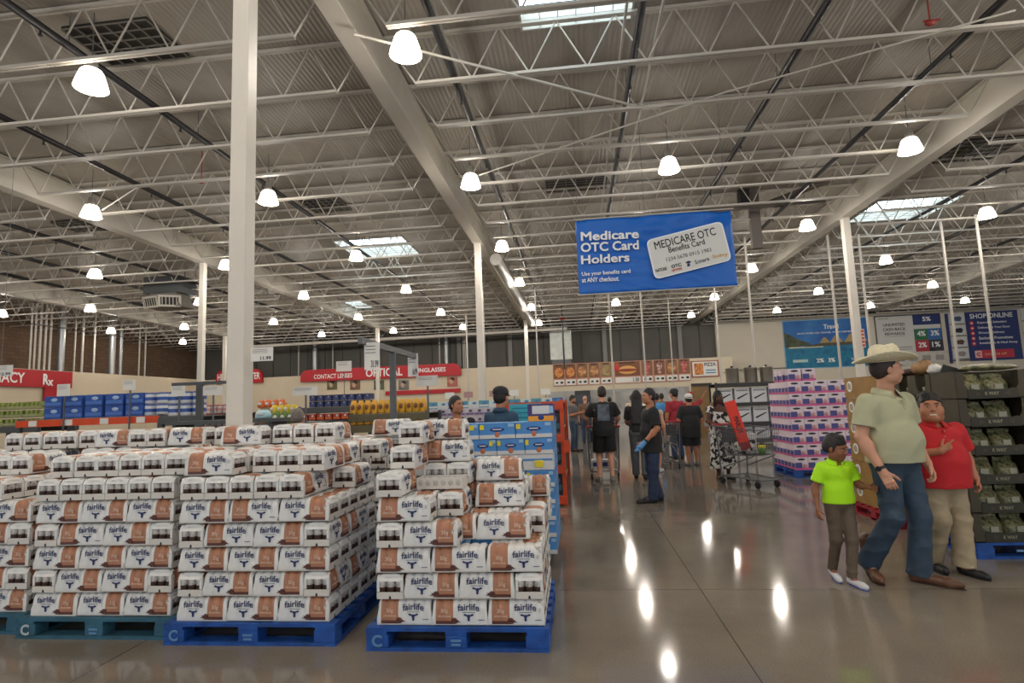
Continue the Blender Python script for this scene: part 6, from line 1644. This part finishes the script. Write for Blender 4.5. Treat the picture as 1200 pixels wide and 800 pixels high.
def watch(root, J, H, HM, S, k):
    wr, el = J['wrR'], J['elR']; d = (wr-el)/np.linalg.norm(wr-el); p = wr-d*.02*S
    MB().tube(p-d*.012*S, p+d*.012*S, .034*S, n=18).build('wrist_watch', mat('watch_black', (20,20,22), .4), root)
    q = MB(); q.tube((0,0,0), (0,0,.012*S), .02*S, n=16).build('watch_face', mat('watch_glass', (34,36,44), .15), root, V(tuple(p))+V((-.034*S,-.012*S,0))).rotation_euler = (0, -PI/2+.2, .3)
def both(*fs):
    def f(*a):
        for q in fs: q(*a)
    return f
# foreground trio
person('man in straw cowboy hat, sage polo and jeans, walking with his head turned', 2.60, 5.18, .42, 1.86,
  dict(head=(.0,-.03,1.64), hipL=(.095,0,.92), knL=(.105,-.08,.50), anL=(.10,-.03,.09), toL=(.17,-.20,.03),
       hipR=(-.095,0,.92), knR=(-.10,-.02,.50), anR=(-.11,.22,.125), toR=(-.19,.085,.035),
       shL=(.205,.02,1.41), elL=(.27,.04,1.13), wrL=(.285,-.05,.89), shR=(-.205,.01,1.41), elR=(-.275,.03,1.12), wrR=(-.25,-.10,.87),
       handR=dict(palm=(.6,.6,0), thumb=(.5,-1,0), curl=.5), handL=dict(palm=(-.8,.5,0), thumb=(-.3,-1,0), curl=.5)),
  'fair', .0055, dict(yaw=.95, pitch=-.02), dict(width=1.18, belly=.75, limb=1.1, leg=1.05),
  dict(mat=SAGE, sleeve=.72, hem=.92, collar=True, fold=.004, cuff=.012), dict(mat=DEN, flare=.082, ease=.012, over=.03, end=.03, fold=.0055), dict(kind='boot', mat=LEA, sole=LEAS, tip=1.2),
  dict(col=(44,34,30), low=-.075), both(straw_hat, watch))
person('young boy in lime polo and brown trousers walking beside the man in hat', 2.15, 5.22, .12, 1.21,
  dict(head=(.01,-.035,1.585), neck=(0,.01,1.435), hipL=(.085,0,.90), knL=(.055,-.1,.50), anL=(-.0,-.12,.095), toL=(.02,-.28,.035), hipR=(-.085,0,.90), knR=(-.08,.0,.50), anR=(-.07,.16,.13), toR=(-.1,.0,.04),
       shL=(.17,.01,1.38), elL=(.25,.0,1.13), wrL=(.3,-.14,1.12), shR=(-.17,.01,1.38), elR=(-.25,.05,1.11), wrR=(-.28,-.02,.88)),
  'brown', .005, dict(yaw=.55, pitch=-.25, scale=1.27), dict(width=.98, limb=.92, leg=.86, hand=.95, belly=.2),
  dict(mat=LIME, sleeve=.72, hem=.93, collar=True, ease=.016, cuff=.014, fold=.0045), dict(mat=BRT, flare=.062, ease=.016, over=.02, end=.03, fold=.0045), dict(mat=WSH, sole=BLS),
  dict(col=(22,20,24), style='fringe', thick=.019, front=.066, low=-.045))
person('smiling boy in red polo and khaki trousers, pointing, before the olive display', 3.12, 5.50, .05, 1.52,
  dict(head=(-.02,-.02,1.60), hipL=(.1,0,.90), knL=(.11,-.07,.49), anL=(.07,-.1,.09), toL=(.11,-.26,.03), hipR=(-.1,0,.90), knR=(-.1,-.1,.52), anR=(-.1,.1,.1), toR=(-.12,-.07,.035),
       shL=(.215,.01,1.40), elL=(.31,.06,1.13), wrL=(.31,-.05,.90), shR=(-.215,.01,1.40), elR=(-.29,-.05,1.14), wrR=(-.12,-.25,1.20),
       handR=dict(dir=(.8,-.25,.5), palm=(.3,.9,.3), thumb=(0,0,1), curl=.9, point=True)),
  'tan', .0055, dict(yaw=-.45, pitch=.2, scale=1.24, smile=True, cheek=1.0), dict(width=1.4, belly=1.0, limb=1.2, leg=1.12, hand=.95),
  dict(mat=REDK, sleeve=.78, hem=.83, collar=True, ease=.018, cuff=.014, fold=.0045), dict(mat=KHA, flare=.088, ease=.02, over=.02, end=.03, fold=.006), dict(mat=BSH),
  dict(col=(26,22,22), style='fringe', thick=.014, front=.07, low=-.035))
# middle distance
def gloves(root, J, H, HM, S, k):
    m_ = mat('nitrile_blue', (86,150,206), .4)
    wr, el = J['wrL'], J['elL']; d = (wr-el)/np.linalg.norm(wr-el)
    g = Field(np.minimum(wr, wr+d*.2*S)-.08*S, np.maximum(wr, wr+d*.2*S)+.08*S, .006)
    g.cone(wr-d*.02*S, wr+d*.09*S, .034*S, .043*S, .02, sq=(1,1,1))
    for i in range(4): g.cone(wr+d*.08*S+np.array((0,(i-1.5)*.02,0))*S, wr+d*.17*S+np.array((.01,(i-1.5)*.021,0))*S, .0135*S, .011*S, .006)
    g.cone(wr+d*.03*S+np.array((0,-.03,0))*S, wr+d*.09*S+np.array((.0,-.06,0))*S, .016*S, .012*S, .01)
    put('glove', g.mesh('glove', m_), root)
    MB().tube(wr-d*.05*S, wr-d*.02*S, .038*S, n=14).build('cuff_band', BLK, root)
person('man in black shirt and dark jeans wearing a blue glove, turned to the left', 1.12, 9.2, -1.45, 1.74,
  dict(elL=(.25,.03,1.13), wrL=(.24,-.17,.93), elR=(-.25,.03,1.13), wrR=(-.22,-.1,.9), anL=(.07,-.05,.085), toL=(.08,-.23,.03), anR=(-.08,.08,.085), toR=(-.1,-.09,.03)),
  'tan', .0075, dict(yaw=.25), dict(width=1.12, belly=.3, limb=1.05), dict(mat=BLK, sleeve=.85, hem=.76, ease=.018), dict(mat=DEN2, ease=.016, flare=.08, over=.03), dict(mat=BSH), dict(col=(24,22,24), thick=.018), gloves)
BTEE = mat('back_print_grey', (96,104,116), .8, noise=.5, nscale=9)
def backprint(root, J, H, HM, S, k): MB().prism([(-.12,1.12*S),(.12,1.12*S),(.11,1.42*S),(-.11,1.42*S)], .143*S, .148*S).build('back_print', BTEE, root)
person('man seen from behind in a black printed tee and black shorts pushing a cart', .49, 11.5, PI+.05, 1.86,
  dict(elL=(.29,-.1,1.17), wrL=(.28,-.34,1.06), elR=(-.29,-.1,1.17), wrR=(-.28,-.34,1.06), knL=(.1,-.1,.5), anL=(.11,.0,.085), toL=(.14,-.17,.03), knR=(-.1,.0,.5), anR=(-.1,.14,.1), toR=(-.11,-.03,.03)),
  'fair', .0075, {}, dict(width=1.1, limb=1.05), dict(mat=BLK, sleeve=.75, hem=.84, ease=.018, cuff=.01), dict(mat=mat('black_shorts', (20,20,22), .8), end=.56, name='shorts', ease=.02), dict(mat=mat('mixed_shoe', (120,116,112), .6, noise=.6, nscale=30), sole=WSH), dict(col=(40,34,32)), backprint)
def phone(root, J, H, HM, S, k): MB().rbox((0,0,0), (.075,.012,.15), .004).build('phone', BSH, root, V(tuple(J['wrR']))+V((.02,-.1,.05)))
person('bearded man in grey shirt and jeans looking at his phone by the end rack', -.15, 18.9, 1.15, 1.8,
  dict(elR=(-.24,-.03,1.14), wrR=(-.1,-.3,1.2), elL=(.24,-.03,1.14), wrL=(.08,-.3,1.2), handR=dict(palm=(1,0,.3)), handL=dict(palm=(-1,0,.3))),
  'tan', .009, dict(pitch=-.35, beard=True), {}, dict(mat=mat('grey_tee', (92,92,94), .8), sleeve=.8, hem=.86), dict(mat=DEN, ease=.012), dict(mat=BSH), dict(col=(36,30,28)), None)
person('shopper with long black hair and grey trousers just left of the gloved man', 1.2, 11.9, PI-.15, 1.76,
  dict(elL=(.23,-.06,1.13), wrL=(.18,-.25,1.04), knL=(.1,-.12,.5), anL=(.1,-.1,.085), toL=(.11,-.27,.03), anR=(-.09,.12,.1), toR=(-.1,-.06,.03)),
  'brown', .009, {}, dict(limb=.95), dict(mat=mat('black_top', (34,32,34), .8), sleeve=.8, hem=.92), dict(mat=mat('grey_trouser', (92,94,98), .8, noise=.1, nscale=14), ease=.018), dict(mat=BSH), dict(col=(28,24,24), style='long', length=.52, thick=.02))
WHT = mat('white_tee', (206,204,200), .8); SKYB = mat('sky_tee', (72,140,200), .8); CRIM = mat('crimson_tee', (150,36,48), .8); GRY = mat('pale_grey_tee', (150,152,150), .8); CRM = mat('cream_top', (196,178,158), .8)
person('woman in cream sleeveless top behind the gloved man', 1.62, 12.9, PI-.3, 1.62, dict(elL=(.24,-.02,1.1), wrL=(.22,-.16,.9)), 'fair', .009, {}, dict(width=.98), dict(mat=CRM, sleeve=.25, hem=.82), dict(mat=GRY, end=.5, name='shorts', ease=.02), dict(mat=WSH), dict(col=(84,58,44), style='long', length=.25))
person('man in white polo and sunglasses in the crowd', 1.98, 16.6, PI-1.1, 1.78, {}, 'tan', .01, dict(yaw=.2), {}, dict(mat=WHT, sleeve=.8, hem=.86), dict(mat=KHA, ease=.014), dict(mat=BSH), dict(col=(30,26,26)),
  lambda root, J, H, HM, S, k: setattr(MB().box((-.034,0,0), (.052,.008,.03)).box((.034,0,0), (.052,.008,.03)).box((0,0,.008), (.03,.006,.006)).build('sunglasses', BSH, root, H(0,-.1,.008)), 'rotation_euler', HM.to_euler()))
person('man in a white shirt far ahead near the food counter', .88, 21.5, PI, 1.8, {}, 'brown', .011, {}, {}, dict(mat=WHT, sleeve=.9, hem=.84), dict(mat=DEN2, ease=.014), dict(mat=BSH), dict(col=(24,22,22)))
person('bald man far ahead beyond the man in black shorts', -.05+.35, 22.5, PI, 1.82, {}, 'fair', .011, {}, {}, dict(mat=mat('brown_tee', (110,84,70), .8), sleeve=.8, hem=.86), dict(mat=DEN2, ease=.014), dict(mat=BSH), dict(style='none'))
person('person in a sky blue tee in the crowd beyond the gloved man', 2.5, 18.6, PI, 1.76, {}, 'brown', .011, {}, {}, dict(mat=SKYB, sleeve=.8, hem=.86), dict(mat=DEN2, ease=.014), dict(mat=BSH), dict(col=(24,22,22)))
person('man in crimson tee with a dark patterned cap in the crowd', 2.55, 15.6, PI+.4, 1.82, {}, 'tan', .01, dict(yaw=.3), dict(width=1.1), dict(mat=CRIM, sleeve=.8, hem=.86), dict(mat=DEN2, ease=.014), dict(mat=BSH), dict(col=(30,26,26)), cap((44,46,52)))
person('person in red cap and crimson shirt raising an arm by the dark rack', 3.35, 17.6, PI+.2, 1.74, dict(elR=(-.38,-.1,1.52), wrR=(-.55,-.2,1.72)), 'brown', .01, {}, dict(width=1.05), dict(mat=CRIM, sleeve=.8, hem=.86), dict(mat=DEN2, ease=.014), dict(mat=BSH), dict(col=(30,26,26)), cap((150,36,44)))
person('man in a white cap, long black tee and shorts seen from behind', 2.62, 14.0, PI+.1, 1.66, dict(elL=(.27,-.02,1.12), wrL=(.27,-.16,.92), elR=(-.27,-.02,1.12), wrR=(-.27,-.16,.92)), 'tan', .009, {}, dict(width=1.3, belly=.4, limb=1.15, leg=1.15), dict(mat=BLK, sleeve=.85, hem=.68, ease=.026), dict(mat=mat('black_shorts2', (30,30,34), .8), end=.5, name='shorts', ease=.026), dict(mat=mat('grey_shoe', (110,106,104), .6)), dict(col=(40,32,28)), cap((214,212,206), back=True))
person('girl in a pale grey tee and denim shorts seen from behind near the cart', 3.08, 13.6, PI+.35, 1.44, dict(elL=(.23,-.04,1.12), wrL=(.14,-.2,1.05), anL=(.06,.0,.085), toL=(.09,-.16,.03)), 'fair', .009, dict(scale=1.1), dict(width=.95, limb=.9, leg=.9), dict(mat=GRY, sleeve=1.0, hem=.93), dict(mat=mat('denim_pale', (142,150,158), .8), end=.66, name='shorts', ease=.018), dict(mat=WSH), dict(col=(118,84,56), style='long', length=.24, thick=.018))
for i, (px, Y, hh, m_, hc_, lab) in enumerate([(715, 24, 1.74, BLK, (26,24,24), 'dark haired person in black far ahead left of the man in a white shirt'), (741, 24.5, 1.78, CRM, (60,46,38), 'far person in a cream shirt between the long-haired shopper and the counter'), (792, 21.5, 1.76, CRIM, (30,26,24), 'far person in crimson beyond the man with sunglasses'), (655, 26, 1.72, CRIM, (34,28,26), 'far shopper with dark hair past the orange end rack'), (776, 23, 1.8, mat('olive_tee', (96,96,74), .8), (40,34,30), 'far person in an olive tee behind the crowd')]):
    person(lab, at_y(px, 480, Y).x, Y, PI+random.uniform(-.6, .6), hh, {}, ('tan','fair','brown','tan','brown')[i], .012, {}, {}, dict(mat=m_, sleeve=.8, hem=.86), dict(mat=DEN2, ease=.014), dict(mat=BSH), dict(col=hc_))
# two shoppers behind the blue cartons, and one far left
p = at_y(541, 487, 8.0)
person('dark haired man in black looking right behind the blue cartons', p.x, 7.7, .0, 1.71, {}, 'tan', .0075, dict(yaw=1.0), {}, dict(mat=BLK, sleeve=.85, hem=.86), dict(mat=DEN2, ease=.014), dict(mat=BSH), dict(col=(26,22,22)))
p = at_y(590, 487, 7.7)
person('man in a dark cap and steel blue shirt seen from behind the blue cartons', p.x, 7.5, PI-.5, 1.79, {}, 'tan', .0075, dict(yaw=.0), dict(width=1.25), dict(mat=mat('steel_blue_shirt', (48,76,100), .8, noise=.1, nscale=12), sleeve=1.5, hem=.84, collar=True), dict(mat=DEN2, ease=.014), dict(mat=BSH), dict(col=(30,26,24)), cap((30,30,36)))
p = at_y(349, 482, 10.0)
person('grey haired shopper in black behind the middle stack near the produce', at_y(349, 482, 7.3).x, 7.3, PI, 1.62, {}, 'tan', .01, {}, {}, dict(mat=BLK, sleeve=.9, hem=.86), dict(mat=DEN2, ease=.014), dict(mat=BSH), dict(col=(120,110,104)))
# woman behind the cart
PAT = ramp_mat('bw_dress', [(.42,(28,28,30)),(.47,(36,36,38)),(.5,(206,202,196)),(.62,(214,210,204))], 14, 'noise', .8, 2)
WX, WY = 2.74, 11.62
person('woman in a black and white patterned dress standing behind the shopping cart', WX, WY, .12, 1.68, dict(elL=(.27,-.06,1.16), wrL=(.2,-.28,1.14), elR=(-.27,-.06,1.16), wrR=(-.18,-.3,1.06)), 'dark', .0075, dict(pitch=-.15, yaw=.2), dict(width=1.25, belly=.3, limb=1.15),
  dict(mat=PAT, sleeve=.4, hem=.9, low=.07, name='dress_top'), None, dict(mat=BSH), dict(col=(22,20,22), style='braids', thick=.02), None, dict(mat=PAT, end=.22, flare=.27))

# ================================================================== SHOPPING CARTS
WIRE = mat('cart_wire', (112,114,116), .35, metal=.7); RUB = mat('rubber_black', (26,26,28), .7); CRED = mat('cart_red', (176,40,44), .5)
def cart(x, y, rz, lab):
    """front towards -y"""
    t = thing('shopping_cart', lab, 'shopping cart', (x, y, 0), rz)
    zt0, zt1, zb = .98, 1.04, .52
    T = [(-.27,-.48,zt0), (.27,-.48,zt0), (.32,.46,zt1), (-.32,.46,zt1)]; B = [(-.22,-.4,zb+.03), (.22,-.4,zb+.03), (.26,.34,zb), (-.26,.34,zb)]
    lerp = lambda a, b, u: tuple(a[i]+(b[i]-a[i])*u for i in range(3))
    g = MB()
    for q in (T, B):
        for i in range(4): g.tube(q[i], q[(i+1) % 4], .009 if q is T else .007, n=6)
    for i in range(4):
        a, b, c, d = T[i], T[(i+1) % 4], B[i], B[(i+1) % 4]; n = 12 if i % 2 == 0 else 18
        for k in range(n+1): g.tube(lerp(a, b, k/n), lerp(c, d, k/n), .0032, n=4, caps=False)
        for k in range(1, 6): g.tube(lerp(a, c, k/6), lerp(b, d, k/6), .0036, n=4, caps=False)
    for k in range(1, 12): g.tube(lerp(B[0], B[1], k/12), lerp(B[3], B[2], k/12), .0032, n=4, caps=False)
    for k in range(1, 7): g.tube(lerp(B[0], B[3], k/7), lerp(B[1], B[2], k/7), .0032, n=4, caps=False)
    g.build('basket', WIRE, t)
    f = MB()
    for sx in (-1, 1): f.path([(sx*.32,.46,1.04), (sx*.3,.42,.5), (sx*.29,.42,.2), (sx*.27,.4,.15), (sx*.2,-.46,.14)], .014, 8); f.tube((sx*.26,.34,.52), (sx*.29,.42,.4), .01, n=6); f.tube((sx*.22,-.38,.54), (sx*.27,.38,.3), .01, n=6)
    f.tube((-.2,-.46,.14), (.2,-.46,.14), .014); f.tube((-.27,.4,.15), (.27,.4,.15), .012)
    f.build('frame', WIRE, t)
    r = MB()
    for k in range(9): r.tube((-.24+.06*k*1.0, .4, .16), (-.2+.05*k, -.44, .155), .004, n=4)
    r.build('lower_rack', WIRE, t)
    h_ = MB().tube((-.34,.53,1.06), (.34,.53,1.06), .018, n=10).build('handle', CRED, t)
    for sx in (-1, 1): MB().tube((sx*.32,.46,1.04), (sx*.34,.53,1.06), .012, n=8).build('handle_arm', WIRE, t)
    s_ = MB(); s_.box((0,.36,.86), (.5,.02,.24)).build('child_seat_back', mat('seat_grey', (70,72,76), .5), t); MB().box((0,.4,.76), (.5,.14,.015)).build('child_seat', MATS['seat_grey'], t)
    for sx in (-1, 1):
        for yy in (-.43, .38):
            MB().box((sx*(.2 if yy < 0 else .27), yy+.02, .125), (.035,.06,.03)).tube((sx*(.2 if yy < 0 else .27)-.02, yy+.01, .12), (sx*(.2 if yy < 0 else .27)-.02, yy+.03, .06), .006, n=5).build('caster_fork', WIRE, t)
            MB().tube((sx*(.2 if yy < 0 else .27)-.014, yy+.03, .06), (sx*(.2 if yy < 0 else .27)+.014, yy+.03, .06), .06, n=18).build('wheel', RUB, t)
    return t
CX, CY, CR = 2.98, 10.72, .42
cart(CX, CY, CR, 'wire shopping cart in front of the woman in the patterned dress, holding a red box')
ca, sa = math.cos(CR), math.sin(CR)
def inc(x, y): return (CX+x*ca-y*sa, CY+x*sa+y*ca)
a = at_y(852, 470, 10.75); b = at_y(876, 526, 10.5)
t = thing('red_box', 'long bright red-orange box standing slanted in the shopping cart', 'box', ((a.x+b.x)/2, 10.6, (a.z+b.z)/2))
L_ = math.hypot(b.x-a.x, a.z-b.z); ang = math.atan2(b.x-a.x, a.z-b.z)
M3 = Matrix.Rotation(-ang, 3, 'Y')
MB().box((0,0,0), (.17,.11,L_), rot=M3).build('carton', mat('box_red', (232,62,44), .5), t)
MB().box(M3 @ V((0,0,-L_/2+.06)), (.172,.112,.13), rot=M3).build('end_cap', mat('box_dark_red', (150,36,40), .5), t)
txt = fit('MARLEY', INK, t, -.15, .15, -.045, .045, -.06, .02, roty=PI/2-ang)
x, y = inc(.12, -.2); t = thing('yellow_jar', 'small green and yellow tub lying in the shopping cart', 'tub', (x, y, .56)); MB().lathe([(0,0),(.06,0),(.065,.11),(0,.11)], 16).build('tub', mat('jar_green', (90,140,70), .5), t); MB().lathe([(.067,.1),(.067,.14),(0,.145)], 16).build('lid', CYE, t)
x, y = inc(-.05, .05); t = thing('patterned_bag', 'black and white patterned bundle inside the shopping cart', 'bag', (x, y, .55)); MB().ball((0,0,.12), (.18,.2,.13), 14).build('cloth_bag', PAT, t); MB().path([(-.08,0,.22), (-.05,0,.32), (.05,0,.32), (.08,0,.22)], .012).build('strap', BLK, t)
x, y = inc(.15, .12); t = thing('white_bag', 'white and black packet resting on the cart rim side', 'packet', (x, y, .58)); MB().rbox((0,0,.16), (.2,.1,.3), .02).build('packet', CWH, t); MB().box((0,-.052,.17), (.14,.004,.06)).build('print', INK, t)
cart(.47, 12.42, PI+.05, 'wire shopping cart pushed by the man in black shorts')
t = thing('tray_pack', 'white tray pack lying low on the cart of the man in black shorts', 'pack', (.42, 12.45, .175)); MB().rbox((0,0,.09), (.36,.3,.17), .01).build('carton', CWH, t); MB().box((0,-.152,.09), (.3,.004,.08)).build('label_band', CNV, t)
t = thing('grocery_bag', 'white and yellow groceries in the cart of the man in black shorts', 'groceries', (.55, 12.35, .55)); MB().ball((0,0,.26), (.17,.2,.26), 14).build('bag', PAPER, t); MB().ball((.1,-.05,.44), (.09,.09,.09), 12).build('yellow_packet', CYE, t)
cart(1.95, 13.9, PI, 'wire shopping cart half hidden beyond the gloved man among the crowd')
t = thing('white_sack', 'white sack in the cart beyond the gloved man', 'bag', (1.95, 13.9, .55)); MB().ball((0,0,.2), (.18,.26,.22), 14).build('sack', PAPER, t); MB().box((0,.2,.22), (.16,.02,.1)).build('red_print', CRED, t)
